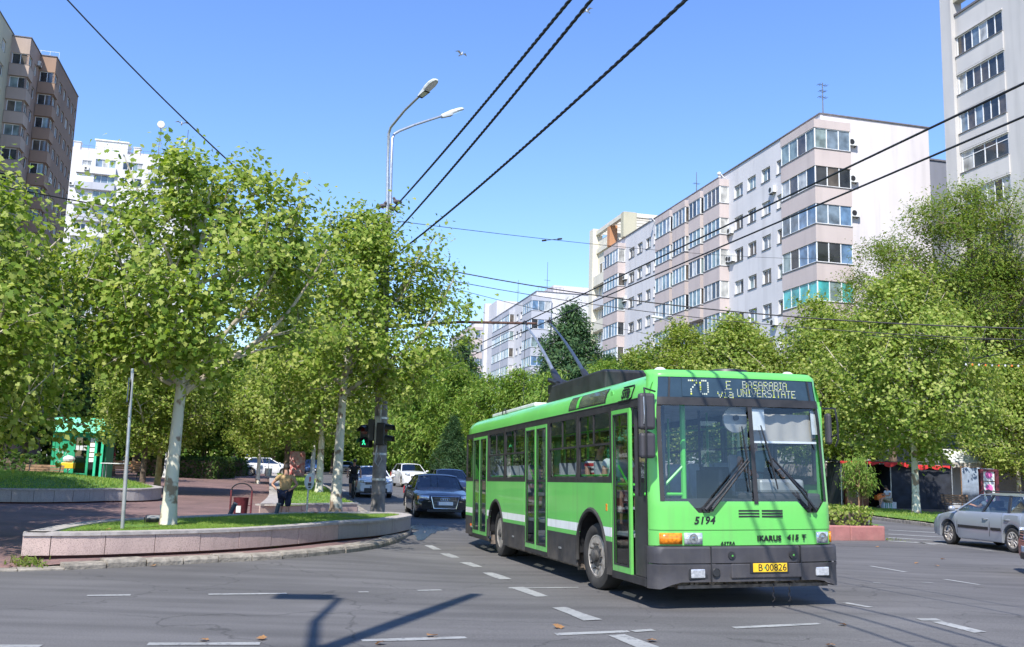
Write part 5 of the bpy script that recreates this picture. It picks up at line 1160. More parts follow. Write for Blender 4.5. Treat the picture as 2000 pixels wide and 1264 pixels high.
# display panel with dots
FONT = {'7':'11111 00001 00010 00100 01000 01000 01000','0':'01110 10001 10001 10001 10001 10001 01110','E':'11111 10000 10000 11110 10000 10000 11111','V':'10001 10001 10001 01010 01010 00100 00100','I':'111 010 010 010 010 010 111','A':'01110 10001 10001 11111 10001 10001 10001',
 'B':'11110 10001 10001 11110 10001 10001 11110','S':'01111 10000 10000 01110 00001 00001 11110','R':'11110 10001 10001 11110 10100 10010 10001','U':'10001 10001 10001 10001 10001 10001 01110','N':'10001 11001 10101 10101 10011 10001 10001','T':'11111 00100 00100 00100 00100 00100 00100',
 'v':'00000 00000 10001 10001 01010 01010 00100','i':'010 000 110 010 010 010 111','a':'00000 00000 01110 00001 01111 10001 01111'}
disp = MB(); dots = MB(); dots2 = MB()
disp.grid(lambda x,z: (x, yf(x)+rake(z)+.002, z), [-.80,-.4,0,.4,.84], [2.612,2.73,2.852]); dp = disp.obj('display_panel', M['display'], bus)
def led(txt, x0, z0, p, half=False, mbs=(dots,dots2)):
    x = x0
    for ch in txt:
        if ch == ' ': x += p*3; continue
        rows = FONT[ch].split()
        for r,row in enumerate(rows):
            for c_,q in enumerate(row):
                if q == '1' :
                    a = x+c_*p; z = z0-r*p*1.12; y = yf(a)+rake(z)-.003; (mbs[1] if random.random() < .2 else mbs[0]).box(a,a+p*.72,y,y+.003,z-p*.80,z)
        x += (len(rows[0])+1)*p
    return x
led('70', -.715, 2.828, .0255); led('E', -.20, 2.825, .0148); led('via', -.325, 2.715, .0148); led('BASARABIA', .03, 2.828, .0128); led('UNIVERSITATE', -.05, 2.722, .0128)
tag(dots.obj('lit_dots', M['led'], bus), kind='stuff'); tag(dots2.obj('lit_dots', M['led2'], bus), kind='stuff')
# bumper
def bump_fn(x, z):
    o = .075 if z > .5 else .06
    if z > .735: o = .05
    return (x*1.035, (yf(x)-o if abs(x) < 1.2 else yf(x)-o*.6), z)
def zb_(x): a = abs(x); return .335 if a < .95 else .335-.08*min(1,(a-.95)/.2)
BXS = [x for x in XS]
mb = MB()
for zs in ([.56,.575,.66,.735,.757],[0,.4,.8,.93,1.0]):
    if zs[0] == 0: mb.grid(lambda x,v: bump_fn(x,zb_(x)+(.548-zb_(x))*v), BXS, zs)
    else: mb.grid(lambda x,z: bump_fn(x,z), BXS, zs)
mb.grid(lambda x,v: (x*1.025*(1), yf(x)-.05+v*.14, .757), BXS, [0,1]); mb.grid(lambda x,v: (x*1.0, yf(x)-.02, .546+.016*v), BXS, [0,1]); mb.grid(lambda x,v: (x*1.02, yf(x)-.055+v*.2, zb_(x)), BXS, [0,1])
for s in (-1,1):       # wraps round the corner along the side
    x = s*1.294
    for z0,z1 in ((.262,.548),(.56,.757)): mb.quad((x,.25,z0),(x,.25,z1),(x,.34 if s > 0 else .27,z1),(x,.34 if s > 0 else .27,z0))
mb.obj('bumper', M['bumper'], bus, smooth=45)
for x in (-.56,.66): mb = MB(); mb.box(x-.006,x+.006,-.072,.0,.34,.757); mb.obj('bumper_joint', M['black'], bus)
for x in (-.29,.545):
    mb = MB(); mb.lathe([(.048,-.018),(.05,-.01),(.046,-.006),(.034,.02),(.0,.02)],14,(x,-.065,.65),'y'); mb.obj('tow_cap', M['black'], bus, smooth=40); mb = MB(); mb.lathe([(.034,-.008),(.0,-.01)],10,(x+.008,-.072,.645),'y'); mb.lathe([(.014,-.03),(0,-.03)],8,(x-.004,-.075,.648),'y'); mb.obj('tow_eye', M['bus_green'], bus)
mb = MB(); mb.lathe([(.052,-.012),(.048,-.016),(.04,.03),(.0,.03)],14,(-.5,-.062,.45),'y'); mb.obj('bumper_hole', M['black'], bus)
mb = MB(); mb.box(-.30,.66,-.078,-.05,.375,.55); mb.obj('plate_recess', M['bumper'], bus, bevel=.012)
pl = MB(); pl.box(-.05,.475,-.088,-.079,.435,.565); plo = pl.obj('plate_frame', M['black'], bus); pl = MB(); pl.box(-.015,.45,-.094,-.0885,.447,.553); pl.obj('number_plate', M['yellow'], plo, bevel=.003)
put('plate_lettering', text_mesh('plate_lettering','B 00826',.118,M['ink'],.0015,0,.0,1.0), plo, (.245,-.0955,.497), (PI/2,0,0))
mb = MB(); mb.lathe([(.013,0),(0,0)],10,(.145,-.0965,.50),'y'); mb.obj('plate_sticker', M['kiosk_bright'], plo)
for x in (-.725,.985):
    s = 1 if x > 0 else -1; y = yf(x)
    mb = MB(); mb.box(x-.12,x+.15 if s < 0 else x+.12,y-.070,y-.045,.365,.505); fo = mb.obj('fog_lamp_housing', M['black'], bus, bevel=.008)
    mb = MB(); mb.box(x-.10,x+.085,y-.088,y-.066,.385,.49); mb.obj('fog_lamp', M['lamp_glass'], fo, bevel=.01)
for xa,xb,la,lb in ((-1.17,-.90,-.87,-.64),(1.19,1.245,.955,1.125)):
    am = MB(); am.grid(lambda x,z: fs_(x,z,.012), [xa+(xb-xa)*i/5 for i in range(6)], [.785,.85,.918]);
    o = am.obj('indicator', M['amber'], bus, smooth=60)
    sm = o.modifiers.new('solid','SOLIDIFY'); sm.thickness = .03; sm.offset = 0
    lm_ = MB(); lm_.grid(lambda x,z: fs_(x,z,.010), [la+(lb-la)*i/5 for i in range(6)], [.782,.85,.920]); o = lm_.obj('headlight', M['lamp_glass'], bus, smooth=60); rf_ = MB(); xm = (la+lb)/2; rf_.lathe([(.058,-.004),(.05,.0),(.03,-.002),(.016,-.006),(0,-.007)],16,(xm,yf(xm)-.027,.853),'y'); rf_.obj('reflector', M['chrome_lamp'], o, smooth=60); sm = o.modifiers.new('solid','SOLIDIFY'); sm.thickness = .03; sm.offset = 0
    lf_ = MB(); a,b = min(la,xa)-.012,max(lb,xb)+.012 
    lf_.grid(lambda x,z: fs_(x,z,.003), [min(1.25,max(-1.25,a+(b-a)*i/8)) for i in range(9)], [.770,.85,.932]); lf_.obj('lamp_surround', BG, bus, smooth=60)
put('fleet_number', text_mesh('fleet_number','5194',.125,M['ink'],.002,.22,.0035,1.12), bus, (-.60,yf(.6)-.004,1.065), (PI/2,0,-.04))
put('maker_badge', text_mesh('maker_badge','ASTRA',.056,M['ink'],.004,.15,.001,1.2), bus, (-.30,yf(.3)-.003,.79), (PI/2,0,-.01))
put('model_badge', text_mesh('model_badge','IKARUS',.092,M['ink'],.006,0,.003,1.12), bus, (.27,yf(.3)-.004,.845), (PI/2,0,.01))
put('model_badge', text_mesh('model_badge','415 T',.092,M['ink'],.006,.1,.003,1.25), bus, (.66,yf(.6)-.004,.853), (PI/2,0,.035))
# wipers
def wiper(px, tipx, tipz, bx0, bz0, bx1, bz1):
    mb = MB(); Y = lambda x,z,o: (x, yf(x)+rake(z)-o, z)
    mb.lathe([(.035,-.05),(.035,0)],8,(px,yf(px)-.0,1.20),'y'); mb.lathe([(.03,-.05),(.03,0)],8,(px+.085*(1 if px < 0 else -1),yf(px)-.0,1.205),'y')
    e = Vector(Y(tipx,tipz,.07)); mb.tube([Y(px,1.2,.06),Y((px*2+tipx)/3,(2.4+tipz)/3,.085),e],[.022,.018,.012],5); mb.tube([Y(px+.085*(1 if px < 0 else -1),1.205,.06),Vector(Y((px*2+tipx)/3+.06,(2.4+tipz)/3,.08)),e+Vector((.02,0,-.03))],[.016,.014,.01],5)
    mb.tube([Y(bx0,bz0,.02),Y((bx0+bx1)/2,(bz0+bz1)/2,.045),Y(bx1,bz1,.02)],[.008,.017,.008],4); mb.obj('wiper', M['black'], bus, smooth=50)
wiper(-.60,.0,1.83,-.03,2.24,.03,1.42); wiper(.93,.35,1.84,.24,2.26,.42,1.45)
# side: openings between posts -------------------------------------------------
SX = -1.25
def sq(mb, x, y0, y1, z0, z1, m=0): mb.quad((x,y0,z0),(x,y1,z0),(x,y1,z1),(x,y0,z1),m)
def arch_panel(nm, y0, y1, z0, z1, yc, r, m, x=SX):
    """panel with a wheel arch cut out of its lower edge"""
    mb = MB(); zc = .47; n = 40
    ys = sorted({y0,y1,*[y0+(y1-y0)*i/n for i in range(n+1)],max(y0,yc-r),min(y1,yc+r)})
    low = lambda y: max(z0, zc+math.sqrt(max(0,r*r-(y-yc)**2))) if abs(y-yc) < r else z0
    def flush(mb):
        if mb.f: o = mb.obj(nm, M[m], bus); sm = o.modifiers.new('t','SOLIDIFY'); sm.thickness = .02
    for a,b in zip(ys,ys[1:]):
        la,lb = low(a+1e-6),low(b-1e-6)
        if la < z1 or lb < z1: mb.quad((x,a,min(la,z1)),(x,b,min(lb,z1)),(x,b,z1),(x,a,z1))
        else: flush(mb); mb = MB()
    flush(mb)
SEG = [(1.515,4.62,2.38,.66),(6.13,9.25,8.42,.66),(10.79,11.62,None,0)]
for x in (SX,1.25):
    segs = SEG if x < 0 else [(.35,11.62,None,0)]
    for a,b,yc,r in segs:
        if yc:
            arch_panel('side_panel', a, b, .915, 1.515, yc, r, 'bus_green', x); arch_panel('stripe_panel', a, b, .79, .9145, yc, r, 'bus_white', x); arch_panel('side_panel', a, b, .725, .7895, yc, r, 'bus_green', x); arch_panel('skirt_panel', a, b, .28, .7245, yc, r+.0, 'bus_skirt', x)
            ar = MB(); n = 22; pts = [(yc+(r+.0)*math.cos(q), .47+(r+.0)*math.sin(q)) for q in [PI*i/n*1.1-.05*PI for i in range(n+1)]]
            ar.tube([(x-.012,y,max(.30,z)) for y,z in pts],.035,6); ar.obj('wheel_arch_trim', M['rubber'], bus, smooth=50)
            wl = MB(); n = 16; pts = [(yc+r*math.cos(PI*i/n), .47+r*math.sin(PI*i/n)) for i in range(n+1)]; s = 1 if x < 0 else -1
            for p,q in zip(pts,pts[1:]): wl.quad((x+.01*s,*p),(x+.01*s,*q),(x+.62*s,*q),(x+.62*s,*p))
            wl.box(x+.60*s if s > 0 else x-.62,x+.62*s if s > 0 else x-.60,yc-r,yc+r,.30,.47+r); wl.obj('wheel_well', M['black'], bus)
        else:
            for z0,z1,nm,m in ((.915,1.515,'side_panel','bus_green'),(.79,.9145,'stripe_panel','bus_white'),(.725,.7895,'side_panel','bus_green'),(.30,.7245,'skirt_panel','bus_skirt')):
                mb = MB(); sq(mb,x,a,b,z0,z1); mb.obj(nm, M[m], bus)
    # roof-side band above the windows
    mb = MB(); s = -1 if x < 0 else 1; prof = [(1.25,2.60),(1.242,2.68),(1.215,2.77),(1.16,2.855),(1.06,2.915),(.92,2.945),(.6,2.957),(.0,2.962)]
    ys = [.24+.12*(1-i/4)**2*-0+.0 for i in range(1)]+[.3,.4,.6,1,3,6,9,11,11.45,11.58,11.64]
    def rf(i, y):
        px,pz = prof[i]; f = 1-.10*ss(11.4,11.66,y); q = ss(.6,.18,y)
        return (s*px*f*(1-.035*q), y, pz-.06*ss(11.4,11.66,y)*(1 if pz > 2.8 else .0))
    mb.grid(lambda i,y: rf(int(i),y), range(len(prof)), ys, flip=(s < 0)); mb.obj('roof_side', BG, bus, smooth=45)
    # black cantrail
    mb = MB(); mb.box(min(x,x*.985),max(x,x*.985),.25,11.62,2.545,2.60); mb.obj('cantrail', M['bus_frame'], bus)
    mb = MB(); mb.box(min(x*1.004,x*.99),max(x*1.004,x*.99),.25,11.62,2.598,2.612); mb.obj('drip_rail', M['bus_frame'], bus)
for sgn in (-1,1):
    mb = MB(); mb.grid(lambda x,z: fs_(x,z) if z < 2.9 else fs_(x,2.9), [sgn*q for q in (1.15,1.2,1.24,1.25)], [2.85,2.90]); mb.obj('corner_pillar', BG, bus)
# corner posts between windscreen pillar and the front door
mb = MB(); mb.box(-1.252,-1.20,.255,.30,.30,2.6); mb.obj('door_post', BG, bus); mb = MB(); mb.box(1.2,1.25,.26,.36,.3,2.6); mb.obj('door_post', BG, bus)
mb = MB(); mb.grid(lambda x,z: (x,yf(x)+.0,z), [-1.25,-1.247,-1.24,-1.22], [.26,.5,.76]); mb.obj('corner_pillar', BG, bus)
# windows
def side_window(y0, y1, z0=1.555, z1=2.545, x=SX, split=True, slide=.52, nm='side_window'):
    s = -1 if x < 0 else 1; mb = MB(); f = .045; xo,xi = x*1.003,x*.975; xa,xb = min(xo,xi),max(xo,xi)
    mb.box(xa,xb,y0,y0+f,z0,z1); mb.box(xa,xb,y1-f,y1,z0,z1); mb.box(xa,xb,y0+f,y1-f,z0,z0+f); mb.box(xa,xb,y0+f,y1-f,z1-f,z1)
    if split:
        zm = z0+.49; mb.box(xa,xb,y0+f,y1-f,zm,zm+.03)
        ym = y0+(y1-y0)*slide; mb.box(xa+.004,xb-.004,ym-.012,ym+.012,zm+.03,z1-f)
        for a,b in ((y0,0),(y1,1)): mb.box(xa+.004,xb-.004,(a+f) if not b else a-f-.02,(a+f+.02) if not b else a-f,zm+.03,z1-f)
    # round off the corners
    for yy,sy in ((y0+f,1),(y1-f,-1)):
        for zz,sz in ((z0+f,1),(z1-f,-1)): mb.add([(xo*1.0-.001*s,yy,zz),(xo-.001*s,yy+sy*.07,zz),(xo-.001*s,yy,zz+sz*.07)],[(0,1,2)])
    w = mb.obj(nm, M['bus_frame'], bus); g_ = MB(); sq(g_, x*.988, y0+.02, y1-.02, z0+.02, z1-.02); g_.obj('pane', M['glass'], w); return w
for y0,y1 in ((1.55,3.02),(3.05,4.60),(6.16,7.74),(7.77,9.22)): side_window(y0,y1,slide=.52 if y1-y0 > 1.4 else .5)
side_window(10.86,11.6,split=False)
for y0,y1 in ((.45,1.5),(1.55,3.05),(3.1,4.6),(4.65,6.15),(6.2,7.7),(7.75,9.25),(9.3,10.7),(10.75,11.58)): side_window(y0,y1,x=1.25)
mb = MB(); mb.box(-1.253,-1.22,1.51,11.62,1.515,1.556); o = mb.obj('belt_rail', M['bus_frame'], bus)
mb = MB(); mb.box(1.22,1.253,.35,11.62,1.515,1.556); mb.obj('belt_rail', M['bus_frame'], bus)
# rear wall
mb = MB()
mb.box(-1.2,1.2,11.60,11.66,.35,1.6); mb.box(-1.12,-.95,11.60,11.64,1.6,2.62); mb.box(.95,1.12,11.60,11.64,1.6,2.62); mb.box(-1.08,1.08,11.6,11.635,2.5,2.80); mb.obj('rear_wall', BG, bus); mb = MB(); mb.quad((-.95,11.62,1.6),(.95,11.62,1.6),(.95,11.62,2.5),(-.95,11.62,2.5)); mb.obj('rear_window', M['glass'], bus)
# doors
def door_leaf(y0, y1, z0=.355, z1=2.50, x=SX, rz=0, fr='bus_green', hinge=None, fw=.055, bar=True):
    mb = MB(); xa,xb = -.018,.018; L = y1-y0
    mb.box(xa,xb,0,fw,z0,z1); mb.box(xa,xb,L-fw,L,z0,z1); mb.box(xa,xb,fw,L-fw,z0,z0+fw*1.5); mb.box(xa,xb,fw,L-fw,z1-fw,z1)
    o = mb.obj('door_leaf', M[fr], bus); o.location = (x,y0,0); o.rotation_euler.z = rz
    mb = MB(); mb.box(xa-.004,xa+.01,fw,fw+.022,z0+fw*1.5,z1-fw); mb.box(xa-.004,xa+.01,L-fw-.022,L-fw,z0+fw*1.5,z1-fw); mb.box(xa-.004,xa+.01,fw+.022,L-fw-.022,z1-fw-.02,z1-fw); mb.box(xa-.004,xa+.01,fw+.022,L-fw-.022,z0+fw*1.5,z0+fw*1.5+.02); mb.obj('seal', M['bus_frame'], o)
    mb = MB(); mb.quad((0,fw,z0+fw),(0,L-fw,z0+fw),(0,L-fw,z1-fw),(0,fw,z1-fw)); mb.obj('pane', M['glass_door'], o)
    if bar: mb = MB(); mb.tube([(.06,fw,1.75 if bar > 0 else 1.35),(.06,L-fw,1.35 if bar > 0 else 1.75)],.016,6); mb.tube([(.06,fw,1.5),(.06,L-fw,1.5)],.016,6); mb.obj('handrail', M['bus_green2'], o)
    return o
door_leaf(.80,1.48,bar=-1)
dl = door_leaf(.30,.76,fr='bus_frame',rz=-.95,fw=.05,bar=False); dl.location = (SX+.05,.77,0); dl.rotation_euler.z = PI+.55
mb = MB(); mb.box(SX+.02,SX+.06,.33,.74,.36,1.35); mb.obj('inner_step_panel', M['bus_skirt'], bus)
for a,b in ((4.68,6.08),(9.32,10.73)):
    m_ = (a+b)/2; door_leaf(a,m_-.01,bar=1); door_leaf(m_+.01,b,bar=-1)
    mb = MB(); mb.box(SX-.012,SX+.03,a-.055,a-.002,.30,2.545); mb.box(SX-.012,SX+.03,b+.002,b+.055,.30,2.545); mb.box(SX-.012,SX+.03,m_-.008,m_+.008,.36,2.5); mb.box(SX-.02,SX+.05,a,b,.285,.352); mb.box(SX,SX+.03,a,b,2.502,2.545); mb.obj('door_frame', M['bus_frame'], bus)
mb = MB(); mb.box(SX-.012,SX+.03,1.485,1.513,.30,2.545); mb.box(SX-.02,SX+.05,.27,1.5,.262,.352); mb.box(SX,SX+.03,.27,1.49,2.502,2.545); mb.box(SX-.004,SX+.03,.255,.30,.3,2.545); mb.obj('door_frame', M['bus_frame'], bus)
mb = MB(); [mb.box(SX+.05,SX+.12,a,c,.24,.29) for a,c in ((.3,1.66),(3.1,7.7),(9.15,11.5))]; mb.box(-1.1,1.1,.12,.2,.27,.33); mb.obj('chassis_rail', M['dirt_metal'], bus)
mb = MB()
for i in range(14): x = -.75+i*.11+random.uniform(-.02,.02); mb.tube([(x,.10,.36),(x+random.uniform(-.1,.1),.08,.26+random.random()*.04)],.02+.012*random.random(),5)
mb.box(-.95,1.1,.06,.16,.25,.29); mb.obj('front_axle_beam', M['dirt_metal'], bus)
for x in (.30,.52):
    mb = MB(); P_ = [(x+.012*math.sin(i*1.9),.0+.012*math.cos(i*1.3),.30-.025*i) for i in range(10)]; mb.tube(P_,.007,4); mb.obj('earth_chain', M['wire'], bus)
# side details
for y,z in ((1.70,1.18),):
    mb = MB(); mb.box(SX-.025,SX-.002,y-.03,y+.03,z-.05,z+.05); mb.obj('side_indicator', M['amber'], bus, bevel=.006)
for y,z in ((1.62,.47),(4.15,.45),(7.38,.56),(10.98,.52)): mb = MB(); mb.box(SX-.016,SX-.002,y-.05,y+.05,z-.028,z+.028); mb.obj('side_marker', M['orange'], bus, bevel=.005)
mb = MB(); mb.box(SX-.012,SX-.002,3.12,3.68,.42,.69); mb.obj('battery_flap', M['dirt_metal'], bus, bevel=.006)
mb = MB()
for i in range(9): mb.box(SX-.008,SX-.002,6.28,6.62,.36+i*.038,.36+i*.038+.02)
mb.obj('vent_grille', M['black'], bus)
for y in (3.9,6.95,10.86): mb = MB(); mb.box(SX-.03,SX-.002,y-.06,y+.06,.47,.50); mb.obj('flap_latch', M['metal'], bus)
for y in (3.2,9.15): mb = MB(); mb.box(-1.20,-.78,y-.012,y+.012,.20,.62); mb.obj('mud_flap', M['dirt_metal'], bus)
# side destination window and logo on the roof band
mb = MB(); nrm = Vector((-.97,0,.24))
def band(y, z, o=.006):
    pr_ = [(1.25,2.60),(1.242,2.68),(1.215,2.77),(1.16,2.855),(1.06,2.915)]
    for (x0,z0),(x1,z1) in zip(pr_,pr_[1:]):
        if z <= z1: f = (z-z0)/(z1-z0); return (-(x0+(x1-x0)*f)-o, y, z+o*.3)
    return (-1.06,y,2.915)
mb.grid(lambda y,z: band(y,z,.004), [1.76,3.5], [2.635,2.68,2.77,2.845]); sw = mb.obj('side_sign_frame', M['bus_frame'], bus)
mb = MB(); mb.grid(lambda y,z: band(y,z,.008), [1.80,2.95], [2.65,2.68,2.77,2.835]); mb.grid(lambda y,z: band(y,z,.008), [3.12,3.46], [2.65,2.68,2.77,2.835]); mb.obj('pane', pane_mat('sign_glass',(.10,.12,.09),.05), sw)
mb = MB(); mb.grid(lambda y,z: band(y,z,.009), [2.97,3.10], [2.65,2.68,2.77,2.835]); mb.obj('curtain', M['bus_green2'], sw)
lg = text_mesh('operator_logo','STB',.165,M['ink'],.002,.25,.007,.9); tl_ = put('operator_logo', lg, bus, band(.98,2.695,.012), (0,0,0))
tl_.scale = (1.15,1,1); tl_.rotation_euler = Matrix(((0,.13,-.99),(-1,0,0),(0,.99,.13))).to_euler()
mb = MB(); Lp = [(1.22,2.606),(.82,2.606),(.74,2.635),(.70,2.765),(.74,2.795),(1.12,2.795)]
mb.tube([band(y,z,.010) for y,z in Lp],.011,4); mb.obj('logo_outline', M['ink'], bus)
mb = MB(); mb.lathe([(.05,-.008),(.055,0)],14,(-1.222,1.55,2.74),'x'); mb.obj('filler_cap', BG, bus)
# wheels
def wheel(x, y, r=.47, w=.30, rear=False, turn=0, zoff=0):
    o = thing('wheel', None, None); o.parent = bus; o.location = (x,y,r+zoff); o.rotation_euler.z = turn
    mb = MB(); h = w/2; ri = .30
    mb.lathe([(ri,-h*.8),(ri+.03,-h*.95),(r-.07,-h),(r-.02,-h*.88),(r,-h*.6),(r,h*.6),(r-.02,h*.88),(r-.07,h),(ri,h*.8)],36,(0,0,0),'x',0,False); mb.obj('tyre', M['rubber'], o, smooth=40)
    mb = MB(); s = -1; d = .10 if rear else .02
    mb.lathe([(ri+.005,-h*.82),(ri-.02,-h*.86),(ri-.035,-h*.72),(ri-.05,-h+ .10+d),(.17,-h+.05+d),(.115,-h+.04+d),(0.0,-h+.04+d)],32,(0,0,0),'x'); mb.obj('rim', M['rim'], o, smooth=35)
    mb = MB(); mb.lathe([(.15,-h+.035+d),(.15,-h+.0+d),(.09,-h-.01+d),(.085,-h-.05+d*.6),(.05,-h-.07+d*.6),(0,-h-.07+d*.6)],20,(0,0,0),'x')
    for k in range(10): a = 2*PI*k/10; mb.lathe([(.017,-h+.0+d),(.017,-h-.03+d),(0,-h-.03+d)],6,(0,.18*math.cos(a),.18*math.sin(a)),'x')
    for k in range(8): a = 2*PI*(k+.5)/8; mb.lathe([(.032,-h+.055+d),(.03,-h+.05+d),(0,-h+.05+d)],8,(0,.235*math.cos(a),.235*math.sin(a)),'x')
    mb.obj('hub', M['hubdark'], o, smooth=35)
    return o
for x,y,rr,tn in ((-1.06,2.38,False,.10),(1.06,2.38,False,.10),(-1.04,8.42,True,0),(1.04,8.42,True,0)): wheel(x,y,rear=rr,turn=tn)
for x in (-.7,.7): wheel(x,8.42,rear=True)
# mirrors
def mirror(x, z0, z1, y, w=.19):
    mb = MB(); mb.box(x-w/2,x+w/2,y-.06,y+.05,z0,z1); o = mb.obj('mirror', M['bumper'], bus, bevel=.035); return o
mirror(-1.36,2.17,2.62,-.02,.21); mirror(-1.36,1.82,2.13,-.02,.20); mirror(1.235,2.03,2.44,.10,.07)
for x0,x1,zt,zb in ((-1.18,-1.40,2.68,1.78),(1.19,1.25,2.49,2.0)):
    mb = MB(); mb.tube([(x0,.12,2.66 if x0 < 0 else 2.5),(x1,-.06,zt),(x1,-.1,zt-.2),(x1,-.1,zb+.1),(x1*.99,-.05,zb)],.013,5); mb.tube([(x1,-.09,2.15),(x0*1.05,.1,2.13)],.012,5); mb.obj('mirror_arm', M['black'], bus, smooth=60)
mb = MB(); mb.tube([(-1.42,-.085,2.57),(-1.42,-.1,2.35),(-1.42,-.085,2.24)],.008,4); mb.obj('mirror_handle', M['metal'], bus)
# roof equipment
mb = MB(); mb.prismx([(3.1,2.95),(3.05,3.27),(3.2,3.30),(6.0,3.30),(6.45,2.95)],-.78,.8); o = mb.obj('roof_box', M['bus_skirt'], bus, bevel=.03)
mb = MB(); mb.box(-.50,.45,1.15,3.04,2.95,3.08); mb.obj('resistor_box', M['bus_skirt'], bus, bevel=.02)
mb = MB()
for i in range(2,26): mb.box(-.512,-.502,1.06+i*.076,1.06+i*.076+.03,2.97,3.06)
for i in range(3): mb.box(-.516,-.504,1.16,3.0,2.975+i*.034,2.983+i*.034)
mb.obj('mesh_grille', M['rust'], bus)
mb = MB(); mb.box(-.95,.9,6.6,10.2,2.95,3.03); mb.obj('roof_hatch', M['offwhite'], bus, bevel=.02)
mb = MB(); mb.lathe([(.30,2.955),(.28,3.0),(.2,3.015),(0,3.02)],20,(.02,.55,0),'z'); mb.obj('roof_vent', M['black'], bus, smooth=40)
for x in (-.98,.86): mb = MB(); mb.ball((x,.42,2.945),.09,.09,.065,10,6); mb.obj('marker_lamp', M['offwhite'], bus, smooth=60)
mb = MB(); mb.tube([(-1.0,9.0,2.93),(-1.0,8.98,3.02),(-1.0,8.85,3.06),(-1.0,8.72,3.02),(-1.0,8.7,2.93)],.012,5); mb.obj('roof_hook', M['black'], bus)
# trolley poles
TIP = []
for x0,xt,yt,mk in ((-.52,.30,12.03,'steel'),(.12,.84,11.63,'bluegrey')):
    b0 = Vector((x0,6.35,3.36)); e = Vector((xt,yt,5.47)); p = thing('trolley_pole', None, None); p.parent = bus
    q = [b0.lerp(e,f)+Vector((0,0,.10*math.sin(PI*f))) for f in (0,.12,.25,.4,.55,.7,.85,1)]
    mb = MB(); mb.tube(q,[.046,.043,.039,.035,.030,.026,.023,.021],8); mb.obj('tube', M[mk], p, smooth=60)
    mb = MB(); d = (q[1]-q[0]).normalized(); mb.tube([b0-d*.25-Vector((0,0,.05)),b0,b0+d*.9],[.10,.095,.065],8); mb.box(x0-.16,x0+.16,6.1,6.6,3.2,3.36); mb.tube([b0+Vector((.10,-.2,0)),b0+Vector((.10,.35,.12))],.05,6); mb.tube([b0+Vector((-.10,-.2,0)),b0+Vector((-.10,.35,.12))],.05,6); mb.obj('base_spring', M['black'], p, smooth=50)
    mb = MB(); mb.tube([e-Vector((0,.18,.05)),e+Vector((0,.02,.06)),e+Vector((0,.14,.05))],[.03,.045,.03],6); mb.obj('contact_shoe', M['wire'], p)
    mb = MB(); r0 = q[5]; mb.tube([e-Vector((0,.1,.05)),e+Vector((.02,.1,-.8)),Vector((xt*.8,11.9,3.6)),Vector((xt*.8,11.72,1.8))],.008,3); mb.obj('rope', M['wire'], p)
    TIP.append(busw(e.x,e.y,e.z+.06))
# interior
mb = MB(); [mb.box(-1.2,1.22,a,c,.82,.86) for a,c in ((.3,1.72),(3.04,7.76),(9.08,11.55))]; [mb.box(-.6,.6,a,c,.82,.86) for a,c in ((1.72,3.04),(7.76,9.08))]; [mb.box(s_*.9-.33,s_*.9+.33,a,c,1.15,1.18) for a,c in ((1.72,3.04),(7.76,9.08)) for s_ in (-1,1)]; mb.box(-1.2,1.2,.35,11.55,2.60,2.64); fl = mb.obj('floor', M['interior'], bus)
mb = MB(); mb.box(-1.22,1.22,.16,.62,.86,1.30); mb.box(.2,1.15,.2,.68,1.30,1.40); mb.box(-1.12,1.12,.18,.30,1.24,1.33); mb.obj('dashboard', M['bumper'], bus, bevel=.03)
mb = MB(); mb.box(.3,.95,.25,.55,1.40,1.58); mb.obj('instrument_cluster', M['postgrey'], bus, bevel=.04)
sw_ = MB(); n = 24; cw = Vector((.62,.72,1.50)); sw_.tube([cw+Vector((.24*math.cos(2*PI*i/n),.17*math.sin(2*PI*i/n)*.8,.17*math.sin(2*PI*i/n))) for i in range(n+1)],.016,6); sw_.tube([cw,cw+Vector((0,-.2,-.2))],.03,6); sw_.obj('steering_wheel', M['black'], bus)
mb = MB(); mb.box(.1,1.2,1.55,1.60,.86,1.75); mb.box(.1,.13,1.6,1.62,1.75,2.55); mb.box(.05,.10,.9,1.6,.86,1.7); mb.obj('cab_partition', M['bus_skirt'], bus)
mb = MB(); mb.quad((.12,1.58,1.75),(1.2,1.58,1.75),(1.2,1.58,2.55),(.12,1.58,2.55)); mb.obj('cab_window', M['glass'], bus)
mb = MB(); mb.grid(lambda x,z: (x,.235+.010*math.sin(x*30)+.02*(2.5-z),z), [.2+.9*i/24 for i in range(25)], [2.07,2.2,2.42]); mb.obj('sun_curtain', M['curtain'], bus, smooth=80)
mb = MB(); mb.box(.2,1.12,.205,.222,2.04,2.068); mb.obj('curtain_rail', M['white'], bus)
for x0,x1,z0,z1 in ((.15,.33,2.20,2.47),(1.03,1.14,2.16,2.47)): mb = MB(); mb.grid(lambda x,z: (x,yf(x)+rake(z)+.03,z), [x0,x1], [z0,z1]); mb.obj('windscreen_sticker', M['offwhite'], bus)
mb = MB(); mb.lathe([(.17,0),(.175,.02),(.16,.05),(.05,.07),(0,.07)],20,(-.02,.24,2.34),'y'); mb.lathe([(.035,-.04),(.035,.07)],10,(-.02,.24,2.36),'y',1); mb.obj('cab_fan', [M['postgrey'],M['black']], bus, smooth=40)
mb = MB()
for pts in ([(-.62,.55,.86),(-.62,.55,2.6)],[(-.62,.55,1.75),(-1.05,.5,1.36)],[(-.62,.55,1.38),(-1.15,.6,1.38)]): mb.tube(pts,.036 if pts[0][2] < 1 else .02,6)
for y in (1.6,2.6,4.1,5.4,6.4,7.6,9.2,10.0):
    for x in (-.72,.72): mb.tube([(x,y,.86),(x,y,2.6)],.018,6)
for x in (-.72,.72): mb.tube([(x,1.6,2.35),(x,10.2,2.35)],.016,6)
